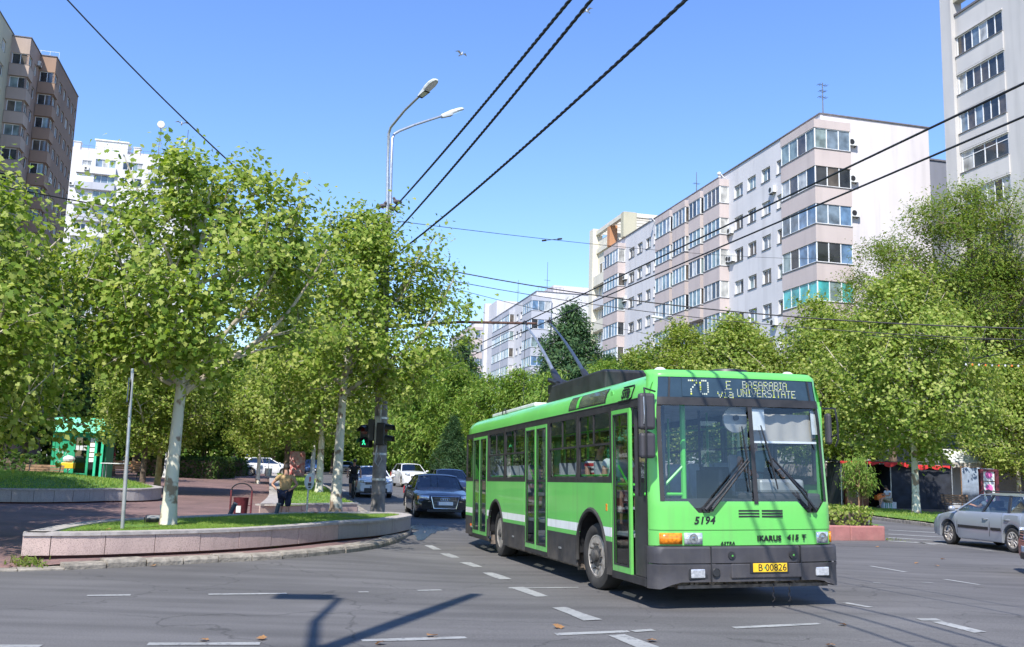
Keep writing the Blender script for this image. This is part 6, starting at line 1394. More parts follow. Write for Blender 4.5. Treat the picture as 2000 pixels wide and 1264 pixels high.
for y0,y1 in ((1.6,4.5),(6.3,9.2)): mb.tube([(-1.18,y0,1.62),(-1.18,y1,1.62)],.016,6)
mb.obj('handrails', M['bus_green2'], bus)
se = MB(); se.box(-.21,.21,-.2,.2,.40,.46); se.prismx([(.16,.44),(.20,.44),(.30,.95),(.24,.97)],-.21,.21); se.box(-.03,.03,-.05,.05,0,.40); sem = se.mesh('seat', M['seat'])
for y in (2.2,3.1,3.95,6.6,7.4,8.3):
    for x in (-.97,.95,.50): 
        if x == .5 and y < 6: continue
        put('seat', sem, bus, (x,y,.86))
put('seat', sem, bus, (.66,1.12,.95))
def in_bus(o):
    return o
def bus_person(label, lx, ly, lz, rz, shirt, **k):
    J = dict(SIT); J.update(k); p = person(label, (0,0,0), 0, J, shirt, 'sh_navy', hands=True)
    p.matrix_world = Mb @ (Matrix.Translation((lx,ly,lz)) @ Matrix.Rotation(rz,4,'Z')); return p
bus_person('driver at the wheel of the green trolleybus in a teal grey shirt', .66,1.10,.95, 0, 'sh_teal', elL=(.28,-.18,.78),haL=(.22,-.40,.72),elR=(-.28,-.18,.78),haR=(-.22,-.40,.72))
bus_person('passenger in a red, white and black striped shirt at the trolleybus window', -.92,3.05,.84, .15, 'sh_stripe')
bus_person('seated passenger in white behind the striped one inside the trolleybus', -.9,2.25,.84, 0, 'sh_white')
# ------------------------------------------------------------------ cars
def paint(name, c, rough=.3, metal=0., coat=.6): return mat(name, c, rough, metal, var=.03, scale=.7, coat=coat)
M['car_silver'] = paint('silver_paint', (.35,.375,.41), .35, .35); M['car_black'] = paint('black_paint', (.010,.011,.018), .2); M['car_white'] = paint('white_paint', (.72,.73,.74), .3)
M['car_navy'] = paint('navy_paint', (.018,.024,.05), .25); M['car_red'] = paint('red_paint', (.30,.03,.02), .28); M['car_lightgrey'] = paint('light_grey_paint', (.55,.58,.61), .3, .3); M['car_blue'] = paint('blue_paint', (.04,.09,.22), .3); M['car_beige'] = paint('beige_paint', (.36,.33,.28), .35, .4)
M['car_seat'] = mat('car_seat', (.10,.10,.105), .9); M['chrome'] = mat('chrome', (.75,.76,.78), .12, .95, var=.03); M['tail'] = mat('tail_lamp', (.45,.02,.02), .2, coat=.4)
def lerp_prof(P, x):
    for (a,za),(b,zb) in zip(P,P[1:]):
        if a <= x <= b: return za+(zb-za)*(x-a)/(b-a)
    return P[0][1] if x < P[0][0] else P[-1][1]
def make_car(label, cat, loc, rz, col, L, Wd, wheels, wr, deck, belt, cabin, roofz, glassm='car_glass', group=None, detail=2, zg=.20, trim=None, spokes=5, front=None, plates=True, name='car'):
    """front bumper at y = 0, tail at y = L. deck: (y, z) of bonnet/boot line; cabin: (a_base, roof_f, roof_r, c_base) in y; belt: (y, z)"""
    t = thing(name, label, cat, loc, rz, group); hw = Wd/2; yf_, yr_ = wheels; ar = wr+.055
    st = sorted({0,.03,.09,.2,.35,L-.35,L-.2,L-.08,L-.02,L,*np.linspace(.4,L-.4,24),*[yf_+ar*math.cos(PI*i/14) for i in range(15)],*[yr_+ar*math.cos(PI*i/14) for i in range(15)]})
    st = [y for y in st if 0 <= y <= L]
    def sec(y):
        f = min(y,L-y); k = 1-.16*(1-min(1,f/.55))**2.2-.03*(1-min(1,f/.05)); w = hw*k
        zb = zg+.10*(1-min(1,f/.5))**2; zl = zb
        for yc in (yf_,yr_):
            if abs(y-yc) < ar: zl = max(zl, wr+math.sqrt(max(0,ar*ar-(y-yc)**2)))
        zt = lerp_prof(deck,y); zbl = min(zt,lerp_prof(belt,y)); zm = zl+(zbl-zl)*.35
        zt = zt if f > .0 else zt
        return [(0,zb if zl == zb else zl),(w*.86,zl),(w*.985,zl+.02),(w,zl+.06 if zbl-zl > .2 else zl+.03),(w*1.0,zl+(zbl-zl)*.55),(w*.985,zl+(zbl-zl)*.86),(w*.93,zbl),(w*.80,min(zt,zbl+.035) if zt > zbl else zbl+.018),(w*.45,max(zt,zbl+.02)),(0,max(zt,zbl+.02)+.012)]
    mb = MB(); rows = []
    for y in st:
        s = sec(y); rows.append([(x,y,z) for x,z in s]+[(-x,y,z) for x,z in s[-2:0:-1]])
    n = len(rows[0]); vs = [p for r in rows for p in r]; fs = [(i*n+j,i*n+(j+1)%n,(i+1)*n+(j+1)%n,(i+1)*n+j) for i in range(len(rows)-1) for j in range(n)]
    fs += [tuple(range(n))[::-1], tuple((len(rows)-1)*n+j for j in range(n))]
    mb.add(vs, fs); mb.obj('body', M[col], t, smooth=32)
    # lower dark sill / bumper strip
    a,b,c,d = cabin; zbt = lambda y: lerp_prof(belt,y)
    wb, wt = hw*.93, hw*.70
    def yw(z, y): f = (z-zbt(y))/(roofz-zbt(y)); return wb+(wt-wb)*min(1,max(0,f))
    # roof
    mb = MB(); rr = [b-.12,b,b+.1,(b+c)/2,c-.1,c,c+.1]
    def rfz(y): return roofz-(.045 if y < b else 0)*((b-y)/.12 if y < b else 0)-.02*abs((y-(b+c)/2)/(c-b))**2-(.045*(y-c)/.1 if y > c else 0)
    for k in range(1): mb.grid(lambda u,y: (wt*u, y, rfz(y)-.055*abs(u)**3.0), [-1.03,-1,-.92,-.75,-.4,0,.4,.75,.92,1,1.03], rr)
    mb.obj('roof', M[col], t, smooth=50)
    # pillars (y at belt, y at roof) per side
    gl = []
    fw = .07; ys0 = [(a,b)]+[(a+(d-a)*q, b+(c-b)*q2) for q,q2 in front['pillars']]+[(d,c)] if front and 'pillars' in front else [(a,b),(a+(d-a)*.47,b+(c-b)*.42),(d,c)]
    for s in (-1,1):
        P = lambda yb,yt,f: (s*(wb+(wt-wb)*f+.0), yb+(yt-yb)*f, zbt(yb)+(rfz(min(c,max(b,yt)))-.05-zbt(yb))*f)
        for k,(yb,yt) in enumerate(ys0):
            w0 = .10 if k == 0 else (.13 if k == len(ys0)-1 else .085)
            o0,o1 = (-.02,w0-.02) if k == 0 else ((-w0,.02) if k == len(ys0)-1 else (-w0/2,w0/2))
            pl = MB(); A = [P(yb+o0,yt+o0,f) for f in (0,.5,1)]; B = [P(yb+o1,yt+o1,f) for f in (0,.5,1)]
            for i in range(2):
                q = [A[i],B[i],B[i+1],A[i+1]]; qi = [(x-s*.04,y,z) for x,y,z in q]; pl.add(q+qi, [(0,1,2,3),(7,6,5,4),(0,4,5,1),(1,5,6,2),(2,6,7,3),(3,7,4,0)])
            pl.obj('pillar', M[col] if k in (0,len(ys0)-1) else M['black'], t, smooth=40)
        for (y0,t0),(y1,t1) in zip(ys0,ys0[1:]):
            g = MB(); g.quad(*[(x-s*.015,y,z) for x,y,z in (P(y0,t0,0),P(y1,t1,0),P(y1,t1,1),P(y0,t0,1))]); gl.append(g)
    for g in gl: g.obj('side_window', M[glassm], t)
    for nm,y0,y1 in (('windscreen',a-.03,b-.10),('rear_window',d+.03,c+.09)):
        mb = MB(); z0 = lerp_prof(deck,y0)+.0; z0 = zbt(y0)-.01
        mb.grid(lambda u,f: ((wb+(wt-wb)*f)*.97*u, y0+(y1-y0)*f+(.10 if nm == 'windscreen' else -.07)*(abs(u)**2.2), z0+(roofz-.045-z0)*f), [-1,-.8,-.4,0,.4,.8,1], [0,.35,.7,1]); mb.obj(nm, M[glassm], t, smooth=80)
    # dark interior, seats
    mb = MB(); mb.box(-wb*.9,wb*.9,a+.2,d-.15,.42,zbt((a+d)/2)-.12); mb.box(-wb*.85,wb*.85,a+.05,a+.45,.6,zbt(a)-.02); o = mb.obj('interior', M['car_seat'], t)
    mb = MB()
    for y in (a+1.05,a+1.95):
        for x in (-.36,.36): mb.prismx([(y,.6),(y+.12,.6),(y+.26,zbt(y)+.12),(y+.16,zbt(y)+.14)],x-.22,x+.22); mb.box(x-.12,x+.12,y+.20,y+.30,zbt(y)+.15,zbt(y)+.31)
    mb.obj('seats', M['car_seat'], t, bevel=.03)
    # wheels
    key = ('whl',round(wr,3),spokes)
    if key not in _wc:
        w = .20; h = w/2; ri = wr*.66
        m1 = MB(); m1.lathe([(ri,-h*.9),(ri+.03,-h),(wr-.03,-h*.95),(wr,-h*.6),(wr,h*.6),(wr-.03,h),(ri,h)],28,(0,0,0),'x',0,False)
        m2 = MB(); m2.lathe([(ri+.004,-h*.92),(ri-.015,-h*.9),(ri-.03,-h*.3),(ri-.03,h*.4),(0,h*.4)],28,(0,0,0),'x',1,False); m2.lathe([(ri+.005,-h*.93),(ri-.03,-h*.96),(ri-.04,-h*.7)],28,(0,0,0),'x',0,False)
        for k in range(spokes):
            q = 2*PI*k/spokes; dv = (math.cos(q),math.sin(q))
            for o in (-.028,.028): m2.tube([(-h*.62,.045*dv[0]-o*dv[1],.045*dv[1]+o*dv[0]),(-h*.80,(ri-.01)*dv[0]-o*1.5*dv[1],(ri-.01)*dv[1]+o*1.5*dv[0])],[.030,.024],5,0)
        m2.lathe([(.062,-h*.6),(.05,-h*.75),(0,-h*.78)],14,(0,0,0),'x',0)
        _wc[key] = (m1.mesh('tyre',M['rubber'],40), m2.mesh('rim',[M['rim'],M['black']],40))
    for x,rot in ((-hw+.12,0),(hw-.12,PI)):
        for y in wheels:
            wo = thing('wheel',None,None); wo.parent = t; wo.location = (x,y,wr); wo.rotation_euler.z = rot; put('tyre',_wc[key][0],wo); put('rim',_wc[key][1],wo)
    mb = MB()
    for y in wheels: mb.box(-hw+.25,hw-.25,y-ar,y+ar,.25,wr+ar-.02)
    mb.obj('underbody', M['black'], t)
    # lamps and trim
    f = front or {}
    zl = f.get('lamp_z', lerp_prof(deck,.12)-.17); lh = f.get('lamp_h',.15)
    def fx(x,z): 
        return .02+.30*max(0,abs(x)/hw-.52)**1.6/.3
    for s in (-1,1):
        mb = MB(); u = [s*hw*q for q in (.56,.66,.76,.86)]; mb.grid(lambda x,z: (x, fx(x,z)-.03+.15*(z-zl+lh/2), z+.02*abs(x)/hw), u, [zl-lh/2,zl,zl+lh/2]); o = mb.obj('headlight', M['lamp_glass'], t, smooth=70); sm = o.modifiers.new('s','SOLIDIFY'); sm.thickness = .06; sm.offset = 0
        if f.get('amber'): mb = MB(); mb.grid(lambda x,z: (x, fx(x,z)-.025+.1*(z-zl+lh/2), z), [s*hw*.865,s*hw*.93], [zl-lh/2,zl+lh/2]); o = mb.obj('indicator', M['amber'], t); sm = o.modifiers.new('s','SOLIDIFY'); sm.thickness = .05; sm.offset = 0
        mb = MB(); mb.box(s*hw*.955-.02,s*hw*.955+.02,L-.16,L-.03,lerp_prof(deck,L-.1)-.32,lerp_prof(deck,L-.1)-.06); mb.obj('tail_light', M['tail'], t, bevel=.01)
        my = a+.12; mz = zbt(my)+.07; mb = MB(); mb.ball((s*(wb+.16),my,mz),.10,.065,.075,10,6); mb.box(min(s*wb*.97,s*(wb+.1)),max(s*wb*.97,s*(wb+.1)),my-.03,my+.03,mz-.06,mz-.02); mb.obj('wing_mirror', M[f.get('mirror',col)], t, smooth=50)
    gz_ = f.get('grille_z',(.46,.62)); gw = f.get('grille_w',.42)
    mb = MB(); mb.box(-gw,gw,-.015,.03,gz_[0],gz_[1])
    grille = mb.obj('grille', M['black'], t, bevel=.01)
    if f.get('chrome_frame'):
        mb = MB(); a0,a1 = gw*1.02,gw*.80; pts = [(-a0,-.02,gz_[1]),(a0,-.02,gz_[1]),(a1,-.03,gz_[0]),(-a1,-.03,gz_[0]),(-a0,-.02,gz_[1])]; mb.tube(pts,.018,6); mb.obj('grille_frame', M['chrome'], grille)
        mb = MB()
        for i in range(8): z = gz_[0]+.03+i*(gz_[1]-gz_[0]-.05)/7; mb.box(-a1,a1,-.022,-.016,z,z+.008)
        mb.obj('grille_bars', M['postgrey'], grille)
        mb = MB(); n = 18
        for k in range(4): mb.tube([(-.105+k*.07+.047*math.cos(2*PI*i/n),-.035,gz_[1]-.09+.047*math.sin(2*PI*i/n)) for i in range(n+1)],.007,5)
        mb.obj('emblem', M['chrome'], grille)
    elif f.get('bars'):
        mb = MB()
        for i in range(f['bars']): z = gz_[0]+(i+.5)*(gz_[1]-gz_[0])/f['bars']; mb.box(-gw*.95,gw*.95,-.022,-.014,z-.008,z+.008)
        mb.obj('grille_bars', M['chrome'], grille)
        mb = MB(); mb.tube([(-.0,-.03,gz_[1]-.02),(.07,-.03,(gz_[0]+gz_[1])/2),(0,-.03,gz_[0]+.02),(-.07,-.03,(gz_[0]+gz_[1])/2),(0,-.03,gz_[1]-.02)],.013,5); mb.obj('emblem', M['chrome'], grille)
    lg_ = f.get('low',(.26,.38)); mb = MB(); mb.box(-hw*.62,hw*.62,-.012,.03,lg_[0],lg_[1]); mb.obj('lower_grille', M['black'], t, bevel=.01)
    if f.get('chrome_strip'):
        for s in (-1,1): mb = MB(); mb.grid(lambda x,z: (x,fx(x,z)-.045,z), [s*hw*q for q in (.5,.65,.8,.9)], [zl-lh/2-.055,zl-lh/2-.03]); mb.obj('chrome_strip', M['chrome'], t)
    for s in (-1,1): mb = MB(); mb.lathe([(.05,-.02),(.045,-.03),(0,-.02)],10,(s*hw*.72,fx(hw*.72,0)+.0,.36),'y'); mb.obj('fog_light', M['lamp_glass'], t)
    if plates:
        pz = f.get('plate_z',.45); mb = MB(); mb.box(-.26,.26,-.05,-.03,pz-.055,pz+.055); po = mb.obj('number_plate', M['white'], t, bevel=.004); mb = MB(); mb.box(-.259,-.215,-.053,-.048,pz-.053,pz+.053); mb.obj('plate_band', M['car_blue'], po)
        mb = MB(); mb.box(-.26,.26,L+.0,L+.02,.55,.66); mb.obj('number_plate', M['white'], t)
    if detail > 1:
        sm = MB(); hb = MB()
        for s in (-1,1):
            ycut = [a+.18,a+(d-a)*.47+.02,(a+(d-a)*.93) if (a+(d-a)*.93) < yr_+.1 else yr_+.02]
            for y in ycut:
                pts = [];
                for z in np.linspace(.34,zbt(y)-.01,7):
                    if (abs(y-yr_) < ar and z < wr+math.sqrt(max(0,ar*ar-(y-yr_)**2))+.02) : continue
                    f_ = (z-zg)/(zbt(y)-zg); x = hw*(1.0 if f_ < .55 else 1-.07*((f_-.55)/.45)**1.5)+.002; pts.append((s*x,y,z))
                if len(pts) > 1: sm.tube(pts,.006,4,cap=False)
            for y in ycut[1:]: hb.tube([(s*(hw*.985),y-.28,zbt(y)-.17),(s*(hw*.985+.035),y-.22,zbt(y)-.165),(s*(hw*.985+.035),y-.10,zbt(y)-.165),(s*(hw*.985),y-.05,zbt(y)-.17)],.016,5)
        sm.obj('door_seam', M['black'], t); hb.obj('door_handle', M[col], t, smooth=60)
        if trim:
            mb = MB()
            for s in (-1,1): x = s*hw; mb.box(min(x,x+s*.012),max(x,x+s*.012),a+.22,a+(d-a)*.46,.50,.575); mb.box(min(x,x+s*.012),max(x,x+s*.012),a+(d-a)*.49,yr_-ar-.02,.50,.575)
            mb.obj('side_moulding', M[trim], t, bevel=.006)
    return t
def flat(p): return Vector((p.x,p.y,H(p.x,p.y)))
def car_at(front_px, rz, halfL=0):
    return flat(G(*front_px))
# silver estate on the right: heading away to the left
hd_ = R(-9); fw_ = Vector((math.sin(hd_),math.cos(hd_),0)); lw_ = G(1852,1063); lw_.z = 0
left_n = Vector((-fw_.y,fw_.x,0)); front_c = lw_+fw_*.87-left_n*(.85-.0)*1.0
silver = make_car('silver estate car with an open driver window turning right at the crossing', 'car', front_c, -hd_+PI, 'car_silver', 4.45, 1.70, (.87,3.49), .31,
    [(0,.58),(.06,.70),(.35,.83),(.95,.965),(1.25,1.0),(4.1,1.02),(4.35,.98),(4.45,.62)], [(0,.56),(.3,.78),(.95,.90),(1.3,.93),(4.2,.98),(4.45,.62)], (1.12,2.02,3.75,4.34), 1.46, glassm='car_glass_clear', trim='black', spokes=5,
    front=dict(pillars=[(.37,.30),(.69,.68)],grille_z=(.60,.68),mirror='car_silver'))
mb = MB()
for s in (-1,1): mb.tube([(s*.56,1.95,1.44),(s*.57,2.05,1.50),(s*.57,3.8,1.50),(s*.56,3.9,1.44)],.016,6)
mb.obj('roof_rail', M['black'], silver)
# black saloon facing the camera
ac = flat(G(868,1014)); make_car('glossy black saloon with a chrome framed grille waiting behind the planter corner', 'car', ac, .20, 'car_black', 5.05, 1.90, (.95,3.9), .345,
    [(0,.62),(.08,.72),(.4,.82),(1.1,.93),(1.45,.98),(4.0,1.0),(4.6,1.06),(4.95,1.0),(5.05,.7)], [(0,.6),(.3,.72),(1.1,.86),(1.5,.91),(4.4,.97),(5.05,.7)], (1.42,2.25,3.55,4.45), 1.44,
    front=dict(grille_z=(.34,.72),grille_w=.46,chrome_frame=True,plate_z=.50,amber=True,lamp_z=.665,lamp_h=.13,chrome_strip=True,low=(.22,.30)), spokes=7)
CMP = dict(L=4.3, Wd=1.76, wheels=(.85,3.45), wr=.32, deck=[(0,.66),(.08,.78),(.4,.92),(1.0,1.03),(1.3,1.06),(4.0,1.08),(4.25,1.0),(4.3,.7)], belt=[(0,.64),(.3,.85),(1.0,.96),(1.4,.99),(4.1,1.04),(4.3,.7)], cabin=(1.15,2.0,3.55,4.15), roofz=1.50)
p = flat(at(735,930,45.5)); make_car('silver white hatchback with day lights on coming along the kerb behind the cyclist', 'car', p, .25, 'car_white', 4.1, 1.76, (.82,3.4), .32, CMP['deck'], CMP['belt'], (1.1,1.95,3.5,4.0), 1.50, front=dict(bars=3,grille_z=(.62,.74),grille_w=.5,lamp_z=.74,lamp_h=.12,low=(.26,.46),plate_z=.52))
p = flat(at(815,930,64)); make_car('white crossover car in the middle lane of the boulevard', 'car', p, .33, 'car_white', 4.45, 1.84, (.88,3.55), .34, [(0,.72),(.08,.86),(.4,1.0),(1.0,1.08),(1.3,1.10),(4.1,1.14),(4.4,1.02),(4.45,.72)], [(0,.7),(.3,.9),(1.0,1.0),(1.4,1.04),(4.2,1.08),(4.45,.72)], (1.2,2.05,3.7,4.3), 1.60, front=dict(bars=3,grille_z=(.62,.80),lamp_z=.86))
p = flat(at(893,930,43.5)); make_car('dark blue car half hidden behind the black saloon', 'car', p, .24, 'car_navy', **CMP, front=dict(bars=2,grille_z=(.6,.7)))
p = flat(at(524,925,76)); c_ = Vector((math.sin(R(78)),math.cos(R(78)),0)); make_car('white hatchback parked at the end of the plaza', 'car', p+c_*2.05, -R(78)+PI, 'car_white', 4.1, 1.76, (.82,3.4), .32, CMP['deck'], CMP['belt'], (1.1,1.95,3.5,4.0), 1.48)
p = flat(at(681,918,112)); make_car('tiny beige car far up the boulevard with its lamps lit', 'car', p, .3, 'car_beige', **CMP, front=dict(bars=2))
p = flat(at(612,918,98)); make_car('tiny blue car far up the boulevard between the trunks', 'car', p, .3, 'car_blue', **CMP)
hd2 = R(-74); f2_ = Vector((math.sin(hd2),math.cos(hd2),0)); p = G(2009,1123); p.z = 0
make_car('dark red car nosing in at the right edge', 'car', p, -hd2+PI, 'car_red', 4.3, 1.75, (.85,3.45), .32, CMP['deck'], CMP['belt'], (1.15,2.0,3.55,4.15), 1.50, front=dict(bars=4,grille_z=(.60,.82),grille_w=.48,plate_z=.47,lamp_z=.78))
# ------------------------------------------------------------------ people and cyclist
mp = at(557,960,24.2); man = dict(STAND); man.update(elL=(.40,.06,1.17),haL=(.20,.12,1.02),elR=(-.40,.06,1.17),haR=(-.20,.12,1.02),curlL=(-.6,.2,-.5),curlR=(.6,.2,-.5),face=(.75,-.65,0),head=(.015,-.02,1.62))
person('man in a tan T-shirt and navy shorts with hands on hips, seen from behind', (mp.x,mp.y,H(mp.x,mp.y)+PZ), PI-.25, man, 'sh_tan', 'sh_navy', sc=.885, bulk=1.14)
# cyclist
cp = flat(at(690,945,44.5)); bk = thing('bicycle', 'dark bicycle ridden towards the crossing along the kerb', 'bicycle', cp, .22)
for y in (-.52,.55):
    mb = MB(); n = 22; mb.tube([(0,y+.33*math.cos(2*PI*i/n),.34+.33*math.sin(2*PI*i/n)) for i in range(n+1)],.025,6,cap=False); w = mb.obj('wheel', M['rubber'], bk, smooth=60); mb = MB(); [mb.tube([(0,y,.34),(0,y+.31*math.cos(2*PI*i/10),.34+.31*math.sin(2*PI*i/10))],.004,3) for i in range(10)]; mb.obj('spokes', M['metal'], w)
mb = MB(); mb.tube([(0,-.52,.34),(0,-.40,.90),(0,.08,.86),(0,.12,.32),(0,-.38,.82)],.02,6); mb.tube([(0,.08,.86),(0,.55,.34),(0,.12,.32)],.016,6); mb.tube([(0,.08,.86),(0,.11,.98)],.015,5); mb.obj('frame', M['black'], bk)
mb = MB(); mb.tube([(-.33,-.36,1.02),(0,-.42,.98),(.33,-.36,1.02)],.016,6); mb.tube([(0,-.40,.88),(0,-.42,.98)],.018,5); mb.obj('handlebar', M['black'], bk); mb = MB(); mb.ball((0,.14,1.0),.08,.14,.035,10,6); mb.obj('saddle', M['black'], bk)
cy = dict(STAND); cy.update(pel=(0,.12,1.08),chest=(0,-.10,1.40),neck=(0,-.17,1.56),head=(0,-.24,1.68),shL=(.19,-.12,1.49),elL=(.30,-.24,1.25),haL=(.30,-.36,1.06),shR=(-.19,-.12,1.49),elR=(-.30,-.24,1.25),haR=(-.30,-.36,1.06),hipL=(.10,.10,1.03),knL=(.14,-.25,.78),anL=(.12,-.02,.50),toL=(.12,-.16,.43),hipR=(-.10,.10,1.03),knR=(-.14,-.12,.62),anR=(-.12,.08,.24),toR=(-.12,-.06,.17),curlL=(0,-.3,-1),curlR=(0,-.3,-1))
person('cyclist in black shorts and jersey with a dark helmet riding beside the kerb', cp, .22, cy, 'sh_black', 'sh_black', extra_hat='black')
mp = G(215,925,.1); sd_ = dict(STAND); sd_.update(elL=(.25,-.08,1.15),haL=(.10,-.30,1.12),elR=(-.25,-.08,1.15),haR=(-.10,-.30,1.12))
mp = at(213,905,44.5); person('person in a dark red T-shirt standing at the shelf of the green kiosk', (mp.x,mp.y,H(mp.x,mp.y)+PZ), .1, sd_, 'sh_red', 'sh_beige', group=None)
mp = at(456,905,98); person('distant walker in grey top and blue shorts on the plaza footpath', (mp.x,mp.y,H(mp.x,mp.y)+.1), .2, STAND, 'sh_grey', 'sh_blue', hands=False)
mp = at(482,905,104); person('distant person in white with a blue cap farther along the footpath', (mp.x,mp.y,H(mp.x,mp.y)+.1), .4, STAND, 'sh_white', 'sh_white', hands=False, extra_hat='sh_blue')
# seated man by the dark tarp
sp_ = at(1735,975,52.5); st_ = thing('stool', 'green plastic stool under the seated man by the tarp', 'stool', (sp_.x,sp_.y,.15), 0)
mb = MB(); mb.lathe([(.0,.43),(.17,.43),(.18,.41),(.17,.39),(0,.39)],14); mb.obj('seat', M['kiosk_green'], st_)
for a in range(4): q = PI/4+a*PI/2; mb = MB(); mb.tube([(.13*math.cos(q),.13*math.sin(q),.40),(.19*math.cos(q),.19*math.sin(q),0)],.022,6); mb.obj('leg', M['kiosk_green'], st_)
sj = dict(SIT); sj.update(haL=(.05,-.36,.80),haR=(-.05,-.36,.80),head=(0,-.15,1.18),face=(0,-.9,-.45),knL=(.10,-.46,.62),anL=(.05,-.62,.20),toL=(.05,-.76,.16))
person('man in a white T-shirt sitting on a stool and looking down at his phone', (sp_.x,sp_.y,.12), -1.25, sj, 'sh_white', 'sh_beige')
sj = dict(SIT); sj.update(elL=(.30,-.10,.86),haL=(.30,-.40,.92),elR=(-.28,-.14,.80),haR=(-.30,-.42,.86))
dr = person('driver of the silver estate resting an arm at the open window', (0,0,0), 0, sj, 'sh_grey', 'sh_navy')
dr.matrix_world = silver.matrix_basis @ (Matrix.Translation((.38,2.12,.20)) @ Matrix.Rotation(0,4,'Z'))
# ------------------------------------------------------------------ street furniture
# concrete signal pole with bracket arm, cables and double lamp
pp = Vector((-3.28,24.3,0)); pp = G(738,996,.47); PX,PY = pp.x,pp.y
pole = thing('signal_pole', 'stained round concrete pole at the planter corner carrying wires and lamp arms', 'pole', (PX,PY,.1), 0)
mb = MB(); mb.tube([(0,0,-.1),(-.02,0,2),(-.10,0,5),(-.20,0,8.75)],[.205,.19,.165,.14],14); mb.obj('shaft', M['concrete'], pole, smooth=60)
mb = MB()
for z in (1.9,2.9,1.2,5.2,6.9): mb.lathe([(.205,z-.03),(.205,z+.03)],14,(-.012*z,0,0))
mb.obj('clamp_band', M['metal'], pole)
def arm(pts, m='metal', r=(.045,.036)): mb = MB(); k = len(pts); mb.tube(pts,[r[0]+(r[1]-r[0])*i/(k-1) for i in range(k)],8); return mb.obj('lamp_arm', M[m], pole, smooth=60)
def L2(px,py,dy=0): q = at(px,py,PY+dy); return Vector((q.x-PX,q.y-PY,q.z-.1))
a1 = [L2(756,420),L2(757,330),L2(759,262),L2(763,249,-.1),L2(772,238,-.25),L2(790,216,-.6),L2(819,188,-1.1)]
a2 = [L2(762,420),L2(764,330),L2(766,272),L2(770,262,.1),L2(780,256,.2),L2(810,244,.45),L2(862,227,.9)]
arm(a1); arm(a2)
def lamphead(p0, d, L=.85):
    d = d.normalized(); up = Vector((0,0,1)); sd = d.cross(up).normalized(); up2 = sd.cross(d)
    M4 = Matrix((( *sd,0),(*d,0),(*up2,0),(0,0,0,1))).transposed(); M4.translation = p0
    mb = MB(); N = [(0,.055,.05,-.05),(.12,.075,.065,-.07),(.35,.11,.085,-.085),(.38,.13,.09,-.05),(.62,.145,.085,-.045),(.78,.115,.06,-.04),(.86,.05,.02,-.03)]
    vs = []; 
    for y,w,zt,zb in N: vs += [(-w,y*L/.86,0),(-w*.7,y*L/.86,zt*.8),(0,y*L/.86,zt),(w*.7,y*L/.86,zt*.8),(w,y*L/.86,0),(w*.8,y*L/.86,zb),(-w*.8,y*L/.86,zb)]
    fs = [(i*7+j,i*7+(j+1)%7,(i+1)*7+(j+1)%7,(i+1)*7+j) for i in range(6) for j in range(7)]+[tuple(range(7)),tuple(42+j for j in range(7))[::-1]]
    mb.add([M4 @ Vector(v) for v in vs], fs); o = mb.obj('lamp_head', M['offwhite'], pole, smooth=50)
    mb = MB(); mb.add([M4 @ Vector(v) for v in [(-.09,.40,-.055),(.09,.40,-.055),(.10,.62,-.05),(.07,.77,-.045),(-.07,.77,-.045),(-.10,.62,-.05)]],[(0,1,2,3,4,5)]); mb.obj('lamp_lens', M['lamp_glass'], o)
    mb = MB(); mb.add([M4 @ Vector(v) for v in [(-.085,.0,-.055),(.085,.0,-.055),(.10,.37,-.089),(-.10,.37,-.089)]],[(0,1,2,3)]); mb.obj('lamp_gear_cover', M['black'], o)
lamphead(a1[-1], a1[-1]-a1[-2], .82); lamphead(a2[-1], a2[-1]-a2[-2], .85)
mb = MB(); mb.tube([L2(738,640),L2(900,629),L2(1048,632,.4)],[.045,.04,.035],8); mb.tube([L2(742,560),L2(900,627)],.012,4); mb.obj('bracket_arm', M['rust'], pole)
mb = MB(); mb.box(-.17,.0,-.30,-.17,2.15,2.95); mb.obj('control_box', M['postgrey'], pole, bevel=.02); mb = MB(); mb.box(-.36,-.18,-.28,-.18,2.25,2.85); mb.obj('junction_box', M['black'], pole, bevel=.02)
mb = MB(); mb.tube([(-.08,-.22,2.2),(-.12,-.25,1.7),(-.02,-.26,1.55),(.06,-.24,1.75),(-.02,-.22,1.95),(-.1,-.24,1.7)],.022,5); mb.tube([(-.05,-.2,2.9),(-.04,-.2,5.8)],.05,6); mb.obj('conduit', M['postgrey'], pole, smooth=60)
